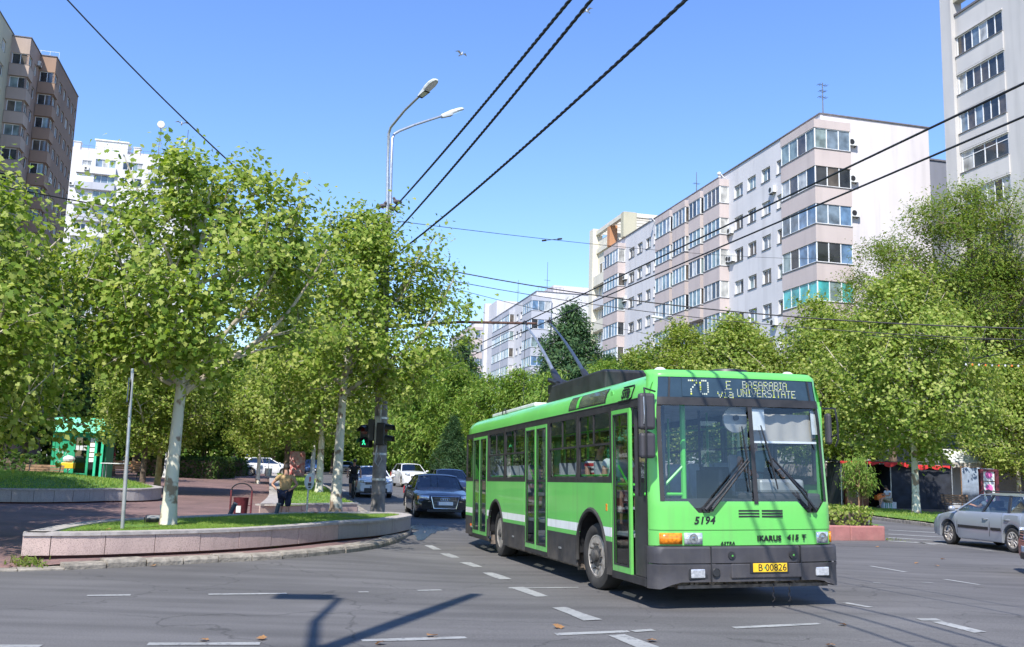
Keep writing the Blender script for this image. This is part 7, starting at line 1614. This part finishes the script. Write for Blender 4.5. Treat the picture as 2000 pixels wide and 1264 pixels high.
# signal heads
def signal(px, py, Y, rz, lit=None, n=2, label=''):
    q = at(px,py,Y); t = thing('traffic_light', label, 'traffic light', (q.x,q.y,q.z), rz); mb = MB()
    mb.box(-.15,.15,-.12,.12,-.31*n/2,.31*n/2); mb.obj('housing', M['black'], t, bevel=.025)
    for i in range(n):
        z = .31*n/2-.155-.31*i
        mb = MB(); mb.lathe([(.115,-.125),(.0,-.13)],16,(0,0,z),'y')
        cm = M['red_dim'] if i == 0 else M['dim']
        ln = mb.obj('lens', cm, t)
        mb = MB(); k = 12; vs = []
        for j in range(k+1):
            a = PI*1.12*j/k-.06*PI; vs += [(.13*math.cos(a),-.12,z+.13*math.sin(a)),(.125*math.cos(a),-.34,z+.125*math.sin(a)-.02)]
        mb.add(vs,[(2*j,2*j+1,2*j+3,2*j+2) for j in range(k)]); mb.obj('hood', M['black'], t, smooth=60)
        if lit == i:
            mb = MB(); y = -.136; g = lambda *p: mb.poly([(x,y,z+h) for x,h in p])
            mb.lathe([(.018,y),(0,y)],8,(.0,0,z+.075),'y'); g((-.02,.05),(.025,.05),(.02,-.01),(-.02,-.01)); g((-.02,-.012),(.0,-.012),(-.035,-.09),(-.055,-.085)); g((.0,-.012),(.02,-.012),(.05,-.085),(.03,-.09)); g((-.022,.05),(-.03,.045),(-.06,0),(-.05,-.005)); g((.022,.05),(.03,.045),(.06,.0),(.05,-.005)); mb.obj('walking_figure', M['lit_green'], t)
    return t
M['red_dim'] = mat('unlit_red_lens', (.10,.012,.012), .2); M['dim'] = mat('unlit_lens', (.03,.035,.03), .2); M['lit_green'] = mat('lit_green', (.02,.5,.25), .4, emis=(.05,1,.45), estr=1.3)
signal(716,852,PY-.1,-.35,lit=1,label='pedestrian signal showing a lit green walking figure')
signal(746,848,PY-.42,1.35,label='unlit signal head with hoods facing right on the concrete pole')
# sign pole seen edge-on near the left
b = G(239,1035,.46); sg = thing('sign_post', 'slim grey post with a traffic sign seen edge-on at the front of the corner lawn', 'sign post', b, 0)
tp_ = at(259,720,b.y); dv = tp_-b; mb = MB(); mb.tube([(0,0,-.1),tuple(dv*.45)],.035,8); mb.obj('post', M['rust'] if 0 else M['bark_yellow'] if 0 else M['postgrey'], sg, smooth=60); mb = MB(); mb.tube([tuple(dv*.45),tuple(dv*1.0)],.031,8); mb.obj('post', M['metal'], sg, smooth=60)
mb = MB(); mb.obox(tuple(dv*.83+Vector((.02,-.045,0))), .022,.45,.74,.385); pn = mb.obj('sign_panel', M['postgrey'], sg); mb = MB(); mb.obox(tuple(dv*.86+Vector((-.045,-.03,0))), .018,.40,.42,.385); mb.obj('sign_panel', M['bluegrey'], sg)
# round sign further back
b = G(599,1002,.46); rsn = thing('round_sign', 'small round sign turned sideways on a thin post at the back of the lawn', 'road sign', b, 1.18)
mb = MB(); mb.tube([(0,0,-.1),(0,0,.82)],.022,8); mb.obj('post', M['metal'], rsn); mb = MB(); mb.lathe([(.20,-.035),(.205,-.02),(.20,-.012),(0,-.012)],24,(0,0,.80),'y'); dsc = mb.obj('disc', M['offwhite'], rsn, smooth=40)
dsc.location.z = -.03
mb = MB(); mb.box(-.035,.035,-.04,-.037,.80,.92); mb.obj('red_mark', M['red'], dsc); mb = MB(); mb.box(-.07,.07,-.04,-.037,.70,.77); mb.box(-.05,.05,-.04,-.037,.64,.68); mb.obj('dark_mark', M['ink'], dsc)
# litter bin
b = at(470,990,25.6); bn_ = thing('litter_bin', 'maroon litter bin hung in an arched frame on the plaza behind the lawn', 'litter bin', (b.x,b.y,H(b.x,b.y)+PZ), .1)
mb = MB(); mb.lathe([(.17,.16),(.20,.62),(.205,.63),(.185,.63),(.16,.2),(0,.18)],18); mb.obj('bucket', M['maroon'], bn_, smooth=50)
for s in (-1,1): mb = MB(); mb.box(s*.27-.02,s*.27+.02,-.03,.03,0,.82); mb.tube([(s*.27,0,.42),(s*.19,0,.42)],.012,5); mb.obj('post', M['maroon'], bn_)
mb = MB(); mb.tube([(.27*math.cos(PI*i/14),0,.80+.20*math.sin(PI*i/14)) for i in range(15)],.018,6); mb.obj('arch', M['black'], bn_, smooth=60)
mb = MB(); mb.grid(lambda a,z: (.198*math.sin(a),-.198*math.cos(a),z), [-.45,-.2,.05,.2], [.24,.42]); o = mb.obj('sticker', M['offwhite'], bn_)
# ground lamps and short tilted tubes on the lawn
b = G(300,1023,.46); fl_ = thing('floodlight', 'black ground floodlight lying in the grass left of the pale trunk', 'floodlight', b, .4); mb = MB(); mb.obox((0,0,.09),.30,.18,.07,0,0,.35); mb.obj('housing', M['black'], fl_, bevel=.012); mb = MB(); mb.obox((0,-.02,.128),.26,.14,.006,0,0,.35); mb.obj('lens', M['postgrey'], fl_); mb = MB(); mb.tube([(-.16,.03,0),(-.17,.0,.12)],.012,4); mb.tube([(.16,.03,0),(.17,.0,.12)],.012,4); mb.obj('bracket', M['black'], fl_)
for px,py,lx,lab in ((447,1006,.13,'short leaning grey tube in the grass beside the litter bin'),(538,1006,.06,'short leaning grey tube in the grass below the standing man')):
    b = G(px,py,.46); t = thing('ground_spotlight', lab, 'spotlight', b, 0); mb = MB(); mb.tube([(0,0,-.05),(lx*.5,0,.12),(lx,0,.26)],.05,10); mb.obj('tube', M['bluegrey'], t, smooth=50); mb = MB(); mb.tube([(lx,0,.26),(lx*1.05,0,.275)],.054,10); mb.obj('rim', M['postgrey'], t)
b = G(314,1018,.46); t = thing('ground_spotlight', 'flat grey plate spotlight standing against the pale trunk', 'spotlight', b, .3); mb = MB(); mb.obox((0,0,.15),.03,.14,.32,0,0,0,-.15); mb.obj('housing', M['metal'], t)
# green kiosk on the plaza
kz = at(148,925,42); kx,ky = kz.x,kz.y; K = thing('kiosk', 'bright green newspaper kiosk with scribbled side panel under the dark tree', 'kiosk', (kx,ky,H(kx,ky)+PZ), .16)
mb = MB(); mb.box(-1.05,1.05,-.05,1.9,0,.12); mb.obj('base', M['black'], K)
mb = MB(); mb.box(-1.05,-.20,0,.06,.12,2.15); mb.box(-1.05,-1.0,.06,1.9,.12,2.3); mb.box(1.0,1.05,.5,1.9,.12,2.3); mb.box(-1.05,1.05,1.85,1.9,.12,2.3); mb.obj('wall', M['kiosk_green'], K)
for x in (-1.02,-.17,.42,.74,1.0): mb = MB(); mb.box(x-.05,x+.05,-.03,.07,.12,2.3); mb.obj('frame_post', M['kiosk_bright' if x > .5 else 'kiosk_green'], K)
mb = MB(); mb.box(-.12,.37,.0,.05,.12,.55); mb.box(.47,.69,.0,.05,.12,.3); mb.box(-1.05,1.05,-.04,.08,2.1,2.3); mb.obj('panel', M['kiosk_green'], K)
for a,c,z0,z1 in ((-.12,.37,.55,2.1),(.47,.69,.3,2.1)): mb = MB(); mb.quad((a,.03,z0),(c,.03,z0),(c,.03,z1),(a,.03,z1)); mb.obj('pane', M['glass_door'], K)
mb = MB(); mb.prismx([(-.3,2.3),(2.0,2.3),(2.0,2.55),(.9,3.0),(-.05,2.95)],-1.1,1.1); mb.obj('roof', M['kiosk_bright'], K, bevel=.02)
for i in range(5): z = 1.05+.22*i; mb = MB(); mb.box(.48,.68,-.005,.02,z,z+.17); mb.obj('notice', M['white'], K)
for i in range(3): mb = MB(); mb.box(-.1+.16*i,.03+.16*i,-.0,.02,1.55,1.75); mb.obj('newspaper', M['offwhite'], K)
mb = MB(); rs = random.Random(4)
for r in range(4):
    for k in range(5):
        x0,z0 = -.9+.13*k+.03*r,1.55-.22*r-.05*k; mb.tube([(x0+rs.uniform(-.05,.05),-.012,z0+rs.uniform(-.08,.08)) for _ in range(5)],.008,3)
mb.obj('scribbles', M['white'], K)
st2 = thing('newspaper_rack', 'rack of papers and a yellow box on a post before the kiosk', 'rack', (kx-.02,ky-.75,H(kx,ky)+PZ), .1); mb = MB(); mb.tube([(0,0,0),(0,0,.75)],.025,6); mb.obj('post', M['postgrey'], st2); mb = MB(); mb.box(-.25,.25,-.15,.15,.75,1.0); mb.obj('box', M['yellow'], st2, bevel=.02); mb = MB(); mb.ball((0,0,1.15),.26,.2,.16,10,6); mb.obj('papers', M['offwhite'], st2)
tb = thing('kiosk_table', 'light folding table right of the green kiosk', 'table', (kx+1.75,ky-.1,H(kx,ky)+PZ), .1); mb = MB(); mb.box(-.55,.55,-.3,.3,1.0,1.04); mb.obj('top', M['offwhite'], tb)
for x in (-.45,.45):
    for y in (-.22,.22): mb = MB(); mb.tube([(x,y,0),(x,y,1.0)],.018,5); mb.obj('leg', M['metal'], tb)
def bench(lab, loc, rz, m='wood', n=5, w=1.5):
    t = thing('park_bench', lab, 'bench', loc, rz)
    for i in range(n): mb = MB(); mb.box(-w/2,w/2,-.25+i*.1,-.17+i*.1,.42,.45); mb.obj('seat_slat', M[m], t)
    for i in range(4): mb = MB(); mb.obox((0,.30+i*.03,.55+i*.11),w,.03,.09,0,0,-.2); mb.obj('back_slat', M[m], t)
    for x in (-w/2+.15,w/2-.15): mb = MB(); mb.tube([(x,-.22,0),(x,-.22,.42),(x,.25,.42),(x,.25,0)],.025,5); mb.tube([(x,.25,.42),(x,.40,.95)],.025,5); mb.obj('leg', M['black'], t)
b = at(82,925,40); bench('worn slatted bench before the hedge left of the kiosk', (b.x,b.y,H(b.x,b.y)+PZ), .2)
M['bench_orange'] = mat('orange_wood', (.42,.20,.07), .7); b = at(240,915,50); bench('orange wooden bench in the shade right of the kiosk', (b.x,b.y,H(b.x,b.y)+PZ), .1, 'bench_orange', w=1.9)
b = at(1872,975,50); bench('dark wooden bench under the right plane trees', (b.x,b.y,.13), .1, 'wood')
b = at(524,925,60); t = thing('litter_bin', 'grey metal bin on the plaza in front of the parked white car', 'litter bin', (b.x,b.y,H(b.x,b.y)+.12), 0); mb = MB(); mb.lathe([(.2,.25),(.23,.75),(0,.75)],14); mb.obj('bucket', M['metal'], t); mb = MB(); mb.tube([(0,0,0),(0,0,1.3)],.03,6); mb.obj('post', M['metal'], t)
for px,Y,lab in ((411,105,'small orange cone left of the walkers'),(492,106,'small orange cone right of the walkers')):
    b = at(px,915,Y); t = thing('traffic_cone', lab, 'cone', (b.x,b.y,H(b.x,b.y)+.1), 0); mb = MB(); mb.lathe([(.03,.75),(.2,.04),(.28,.04),(.28,0),(0,0)],12); mb.obj('cone', M['orange'], t); mb = MB(); mb.lathe([(.105,.42),(.14,.28)],12); mb.obj('band', M['white'], t)
# floral/red advertising cart beyond the man
b = at(578,915,62); t = thing('advert_panel', 'red patterned advertising panel beyond the standing man', 'advert', (b.x,b.y,H(b.x,b.y)+.1), .1); mb = MB(); mb.box(-.55,.55,-.08,.08,.35,1.95); mb.obj('panel', mat('red_pattern',(.55,.05,.05),.6,scale=6,col2=(.65,.55,.5)), t); mb = MB(); mb.box(-.62,.62,-.1,.1,.0,.35); mb.obj('base', M['postgrey'], t)
# right: tarp kiosk with red edging, flower boxes, phone booth
kp = at(1650,985,54.5); tk = thing('market_stall', 'dark tarpaulin stall with red cloth along its roof behind the right trees', 'stall', (kp.x,kp.y,.12), -.02)
mb = MB(); mb.box(-.2,2.8,2.2,2.3,0,2.55); mb.box(2.6,6.1,0.0,.06,0,2.5); mb.box(2.6,2.66,.06,2.3,0,2.5); mb.box(6.05,6.1,.06,2.3,0,2.5); mb.box(-.25,-.2,0,2.3,0,2.5); mb.obj('tarp_wall', M['tarp'], tk); mb = MB(); mb.prismx([(-.25,2.52),(2.35,2.62),(2.35,2.7),(-.25,2.6)],-.3,6.2); mb.obj('roof', M['tarp'], tk)
for i in range(10):
    a = -.3+i*.62; mb = MB(); z = 2.60 if i < 6 else 2.5; h = .10+.16*((i*37%10)/10); mb.grid(lambda x,q: (x,-.29+.03*math.sin(x*11),z-h*q+.06*math.sin(x*7)*q), [a+.62*k/5 for k in range(6)], [0,.5,1]); mb.obj('red_cloth', M['redcloth'], tk, smooth=70)
for x in (-.2,1.3,2.6,6.05): mb = MB(); mb.tube([(x,-.1,0),(x,-.1,2.55)],.03,6); mb.obj('post', M['metal'], tk)
cb = thing('cupboard', 'brown wooden cupboard with papers pinned on it at the left of the stall', 'cupboard', (kp.x+.15,kp.y-.2,.12), 0); mb = MB(); mb.box(-.1,1.15,0,.5,.1,1.6); mb.obj('carcass', mat('stall_wood',(.22,.075,.03),.7,var=.25,scale=5), cb); mb = MB(); mb.box(-.08,.5,-.02,-.001,.15,1.55); mb.obj('door', M['wood'], cb)
for x,z in ((.35,.85),(.55,1.0),(.75,.95),(.42,.62)): mb = MB(); mb.box(x,x+.16,-.03,-.022,z,z+.28); mb.obj('paper', M['white'], cb)
fc = [('yellow',.30,.55),('orange',.30,.75),('redcloth',.25,.35)]
for i,(mm,hh,xx) in enumerate((('offwhite',.38,2.35),('yellow',.30,2.9),('orange',.28,2.2))):
    t = thing('crate', ('white styrofoam crate on the ground by the seated man','yellow heap of goods beside the white crate','orange heap of goods on the stall behind the white crate')[i], 'crate', (kp.x+xx,kp.y-.3+.5*(i > 0),.12+(.45 if i == 2 else 0.38*(i == 1))), .1)
    mb = MB(); mb.box(-.38,.38,-.22,.22,0,hh); mb.obj('box', M[mm], t, bevel=.04 if i else .01); mb = MB(); mb.ball((0,0,hh),.3,.18,.12,8,5); mb.obj('contents', M[mm], t)
pbx = at(1933,985,50); t = thing('phone_booth', 'narrow red framed booth with pink posters at the right', 'booth', (pbx.x,pbx.y,.12), .1)
for x in (-.42,.42): mb = MB(); mb.box(x-.08,x+.08,-.1,.1,0,2.2); mb.obj('post', M['maroon'], t)
for i in range(3): mb = MB(); mb.box(-.31,.31,-.03,.03,.35+i*.68,.98+i*.68); o = mb.obj('pane', M['offwhite'], t); mb = MB(); mb.ball((0,-.035,.66+i*.68),.2,.012,.2,8,5); mb.obj('poster', mat('pink_print',(.75,.15,.40),.6), o)
mb = MB(); mb.box(-.5,.5,-.12,.12,2.2,2.32); mb.obj('roof', M['maroon'], t)
aw = thing('awning', 'pale awning over a shop front at the right behind the plane tree', 'awning', (pbx.x+4.2,pbx.y+9,.12), .1); mb = MB(); mb.prismx([(-1.6,2.75),(0,3.5),(0,3.6),(-1.6,2.85)],-3,4.5); mb.obj('canopy', M['offwhite'], aw); mb = MB(); mb.grid(lambda x,z: (x,-1.6+.02*math.sin(x*8),z+.05*math.sin(x*9)), list(np.linspace(-3,4.5,60)), [2.45,2.76]); mb.obj('valance', M['curtain'], aw)
mb = MB(); mb.box(-3,4.5,.0,3,0,3.4); mb.obj('shop_wall', M['w_grey'], aw); mb = MB(); mb.box(.4,3.6,-.03,-.001,.5,2.4); mb.obj('shop_window', M['pane0'], aw)
cl = thing('cloth', 'pale blue cloth hanging between the trunks right of the tarp stall', 'cloth', (kp.x+7.4,kp.y+1.5,.9), 0); mb = MB(); mb.grid(lambda x,z: (x,.05*math.sin(x*9+z),z), list(np.linspace(0,1.3,14)), list(np.linspace(0,1.7,5))); o = mb.obj('sheet', mat('pale_blue_cloth',(.24,.29,.36),.9,var=.15,scale=3), cl, smooth=80); sm = o.modifiers.new('s','SOLIDIFY'); sm.thickness = .01
mb = MB(); mb.tube([(0,0,1.7),(1.3,0,1.7)],.02,5); mb.tube([(0,0,-.8),(0,0,1.75)],.03,5); mb.tube([(1.3,0,-.8),(1.3,0,1.75)],.03,5); mb.obj('line', M['wood'], cl)
lw2 = thing('low_wall', 'low stone wall in the shade under the right plane trees', 'low wall', (kp.x+7,kp.y+6,.1), .05)
for i in range(14): mb = MB(); mb.box(i*.72,i*.72+.70,0,.3,0,.85+.03*(i%3)); mb.obj('wall_block', M['granite_grey'], lw2)
mb = MB(); mb.box(0,10.1,-.04,.34,.92,1.0); mb.obj('coping', M['coping'], lw2)
# far street lamp by the pink block
q = at(1320,700,66); sl_ = thing('street_lamp', 'slim street lamp with twin heads in front of the pink block', 'street lamp', (q.x,q.y,.2), 0); tz = at(1316,640,66).z-.2
mb = MB(); mb.tube([(0,0,0),(0,0,tz*.9),(-.02,0,tz),(-.25,0,tz+.35),(-1.0,-.1,tz+.6)],[.09,.07,.06,.05,.04],8); mb.obj('post', M['metal'], sl_, smooth=60)
mb = MB(); mb.obox((-1.35,-.1,tz+.68),.85,.26,.14,0,0,0,.12); mb.obj('lamp_head', M['offwhite'], sl_, bevel=.05)
mb = MB(); mb.tube([(-.02,0,tz-.3),(-.25,-.5,tz+.25),(-.6,-1.0,tz+.4)],[.05,.045,.04],8); mb.obox((-.8,-1.25,tz+.45),.7,.26,.14,.7); mb.obj('lamp_arm', M['metal'], sl_)
# tall lamp behind the camera, whose shadow falls on the crossing
bl = thing('street_lamp', 'street lamp standing beside the photographer, whose shadow falls on the road', 'street lamp', (-3.66,2.1,0), 0); mb = MB(); mb.tube([(0,0,0),(0,0,8.5)],[.13,.09],10); mb.obj('post', M['metal'], bl, smooth=60)
mb = MB(); mb.tube([(0,0,8.4),(.5,1.6,9.3),(.95,3.1,10.1)],[.11,.12,.10],8); mb.obj('lamp_arm', M['metal'], bl); mb = MB(); mb.tube([(0,0,8.4),(-.5,1.1,9.2),(-.75,2.35,10.0)],[.07,.06,.05],8); mb.obj('lamp_arm', M['metal'], bl)
mb = MB(); mb.obox((-1.2,2.35,10.0),.75,.42,.16,.1); mb.obj('lamp_head', M['offwhite'], bl, bevel=.04)
# ------------------------------------------------------------------ wires
def sagline(a, b, sag, n=24):
    a,b = Vector(a),Vector(b); return [a.lerp(b,i/n)-Vector((0,0,4*sag*(i/n)*(1-i/n))) for i in range(n+1)]
def wire(label, pts, r, m='wire', name='overhead_wire', cat='wire', n=5):
    mb = MB(); mb.tube(pts, r, n, cap=False); return tag(mb.obj(name, M[m], smooth=60), label, cat)
def twisted(label, pts, r):
    mb = MB(); n = len(pts); fine = []
    for a,b in zip(pts,pts[1:]): fine += [a.lerp(b,k/10) for k in range(10)]
    fine.append(pts[-1]); d = (pts[-1]-pts[0]).normalized(); s = d.orthogonal().normalized(); u = d.cross(s); L = (pts[-1]-pts[0]).length
    for ph in (0,2.1,4.2):
        acc = 0; P = []
        for i,p in enumerate(fine):
            if i: acc += (p-fine[i-1]).length
            a = ph+acc*11; P.append(p+(s*math.cos(a)+u*math.sin(a))*r*.62)
        mb.tube(P, r*.66, 5, cap=False)
    return tag(mb.obj('twisted_cable', M['cable'], smooth=60), label, 'cable')
def ext(a, b, f): return a+(b-a)*f
for (p0,p1,Y1,lab,sg_) in (((768,408),(1096,0),11.5,'leftmost of three thick twisted cables from the concrete pole, with a pigeon on it',.10),((772,455),(1134,0),11.5,'middle one of the three thick twisted cables running up from the concrete pole',.12),((782,490),(1293,0),10.5,'rightmost of the three thick twisted cables running up from the concrete pole',.18)):
    a = at(*p0,PY-.2); b_ = at(*p1,Y1); e = ext(a,b_,1.7); twisted(lab, sagline(a,e,sg_*1.6,30), .021)
cab1 = (at(768,408,PY-.2),at(1096,0,11.5))
# trolley contact wires through the pole tips
for i,(tp,far,near) in enumerate(((TIP[0],(938,670),(2000,163)),(TIP[1],(990,672),(2000,228)))):
    zz = tp.z; v = ray(*near); tt = (zz+.05-CAM_H)/v[2]; nr = Vector((v[0]*tt,v[1]*tt,zz+.05)); d = (tp-nr); fr = tp+d*.28
    e1 = ext(tp,nr,1.6); pts = [e1,nr,tp,fr,Vector((fr.x-6.2,fr.y+24,zz-.0)),Vector((fr.x-16,fr.y+58,zz))]
    wire(('left contact wire gripped by the pale trolley pole','right contact wire gripped by the dark trolley pole')[i], pts, .014, 'cable', 'contact_wire')
    for p_ in (fr.lerp(pts[4],.15),fr.lerp(pts[4],.5)): pass
w = [((130,-2),21,(744,560),PY-.1,.35,.019,'single dark wire crossing the sky from the upper left corner to the concrete pole'),((-5,362),17,(742,440),PY-.1,.30,.014,'thin wire through the left plane trees with two pigeons on it'),
     ((-5,400),40,(740,470),PY,.2,.010,'thin wire low over the left plane trees to the pole'),((775,432),PY,(1640,505),66,.35,.010,'faint span wire with an insulator across the sky to the pink block'),
     ((745,500),PY,(2010,642),20,.42,.016,'dark cable sagging from the left trees towards the right edge'),((745,520),PY,(2010,664),21,.40,.010,'thinner cable just under the dark sagging one'),((745,525),PY,(1500,690),48,.3,.009,'faint wire crossing before the farther white block'),
     ((1690,655),30,(2010,663),24,.05,.010,'pale wire across the right plane tree'),((1900,700),28,(2010,668),22,.08,.014,'short dark wire at the right edge before the locust tree')]
for p0,Y0,p1,Y1,sg_,r,lab in w: wire(lab, sagline(at(*p0,Y0),at(*p1,Y1),sg_,18), r)
_sl = sagline(at(775,432,PY),at(1640,505,66),.35,200); q = min(_sl, key=lambda q: abs((lambda l: 1000+F_PX*l.x/-l.z)(cam.matrix_world.inverted() @ q)-1077)); t = thing('insulator', 'small insulator on the faint span wire in the open sky', 'insulator', q, -.5); mb = MB(); mb.lathe([(.01,-.42),(.035,-.40),(.035,-.25),(.012,-.22),(.012,.2),(.035,.24),(.035,.38),(.01,.42)],8,(0,0,0),'x'); mb.obj('body', M['wire'], t)
q = at(1948,712,30); lt_ = thing('festoon', 'string of small orange and white lamps hanging before the locust tree', 'light string', q, 0); mb = MB(); mb.tube([(-1.1,0,.05),(0,0,0),(1.6,.2,.06)],.012,4); mb.obj('cord', M['wire'], lt_)
for i in range(12): mb = MB(); mb.ball((-1.0+i*.21,.02,-.03),.03,.03,.04,7,5); mb.obj('bulb', M['orange' if i%2 else 'offwhite'], lt_)
# ------------------------------------------------------------------ birds
def bird(label, loc, rz, m='pigeon', name='pigeon', sc=1., fly=False):
    t = thing(name, label, 'bird', loc, rz); t.scale = (sc,)*3
    mb = MB(); mb.ball((0,0,.10),.065,.12,.07,10,7); mb.ball((0,-.10,.19),.038,.042,.042,8,6); mb.tube([(0,-.06,.13),(0,-.09,.18)],[.05,.034],8); mb.tube([(0,-.135,.19),(0,-.165,.18)],[.012,.003],5); mb.add([(-.035,.08,.10),(.035,.08,.10),(.05,.26,.04),(-.05,.26,.04)],[(0,1,2,3)]); mb.obj('body', M[m], t, smooth=70)
    for s in (-1,1):
        mb = MB()
        if fly: mb.add([(s*.04,-.06,.12),(s*.28,-.10,.24),(s*.55,.06,.14),(s*.26,.06,.2),(s*.04,.08,.12)],[(0,1,2,3,4)])
        else: mb.ball((s*.058,.03,.11),.018,.12,.05,8,5)
        mb.obj('wing', M[m], t, smooth=70)
        if not fly: mb = MB(); mb.tube([(s*.025,0,.04),(s*.025,-.0,0)],.007,4); mb.obj('leg', M['redcloth'], t)
    return t
a,b_ = cab1
fq = (788-768)/(1096-768.); p = a.lerp(b_,.035); bird('pigeon perched on the leftmost twisted cable against the sky', (p.x+.02,p.y,p.z+.0), -.9)
bird('pigeon on the top of the concrete pole left of the lamp arms', L2(748,409)+Vector((PX,PY,.1)), .8); bird('pigeon on the pole top tucked right of the lamp arms', L2(766,414)+Vector((PX,PY,.1)), -.6)
sw0,sw1 = at(-5,362,17),at(742,440,PY-.1); sl9 = sagline(sw0,sw1,.30,200)
def on_wire(px): return min(sl9, key=lambda q: abs((lambda l: 1000+F_PX*l.x/-l.z)(cam.matrix_world.inverted() @ q)-px))
bird('dark pigeon on the thin wire in the gap between the two plane trees', on_wire(577)+Vector((0,0,.01)), 1.2); bird('dark pigeon on the thin wire behind the twigs of the corner plane tree', on_wire(516)+Vector((0,0,.01)), .6)
bird('far bird gliding alone in the blue sky right of the lamp', at(901,109,75), .8, 'gull', 'flying_bird', 1.3, True); bird('far bird gliding near the top edge between the cables', at(1147,25,80), -.9, 'gull', 'flying_bird', 1.3, True); bird('far bird gliding beside the mast on the white block', at(355,244,90), .4, 'gull', 'flying_bird', 1.3, True)
# ------------------------------------------------------------------ weeds and fallen leaves
def weed(label, loc, n, h, sp):
    t = thing('weed', label, 'weed', loc, random.random()*6); P = np.array([[random.gauss(0,sp),random.gauss(0,sp*.5),random.random()*h*.7] for _ in range(n)]); N = RNG.normal(size=(n,3)); A = np.tile(np.array([0,0,1.]),(n,1))+RNG.normal(size=(n,3))*.5
    f = put('foliage', leaf_mesh('foliage', P, N, h*.8, 'needle', M['grassdark'], -.2, A), t); f['kind'] = 'stuff'
weed('clump of weeds at the low end of the kerb by the planter corner', G(52,1106,.02), 160, .17, .20); weed('weed tuft growing between planter and kerb at its middle', G(297,1083,.08), 60, .18, .06); weed('small weed at the foot of the planter near its left end', G(108,1095,.05), 40, .10, .05); weed('low weeds at the foot of the planter left of the tuft', G(232,1086,.1), 40, .07, .08)
weed('small weeds at the foot of the planter right of the tuft', G(362,1081,.1), 34, .09, .07); weed('small weed in the gap by the grey slabs', G(530,1071,.1), 30, .07, .08); weed('weed low by the curved end of the planter', G(710,1050,.1), 30, .09, .05); weed('weeds at the foot of the red planter box', G(1745,1056,.0), 60, .10, .25)
lf = LEAF['plane']; lmesh = bpy.data.meshes.new('leaf'); lmesh.from_pydata([(x*.12,y*.12,.012+.03*abs(x)+.02*y) for x,y,_ in lf],[],[tuple(range(len(lf)))]); lmesh.materials.append(M['fallen'])
for px,py in ((740,1259),(400,1252),(514,1249),(298,1106),(1714,1069),(1790,1101),(1840,1093),(1270,1253),(1090,1227),(845,1244),(1648,1222),(1620,1262),(1830,1106)):
    o = put('fallen_leaf', lmesh, None, G(px,py,.004), (random.uniform(-.2,.2),random.uniform(-.2,.2),random.random()*6), random.uniform(.75,1.15)); tag(o, 'dry orange brown leaf lying on the asphalt', 'leaf', 'dry leaves scattered on the road')
for px,py in ((210,1036),(590,998),(617,1003)): o = put('fallen_leaf', lmesh, None, G(px,py,.50), (.1,.1,random.random()*6), .9); tag(o, 'dry leaf lying on the corner lawn', 'leaf', 'dry leaves on the corner lawn')
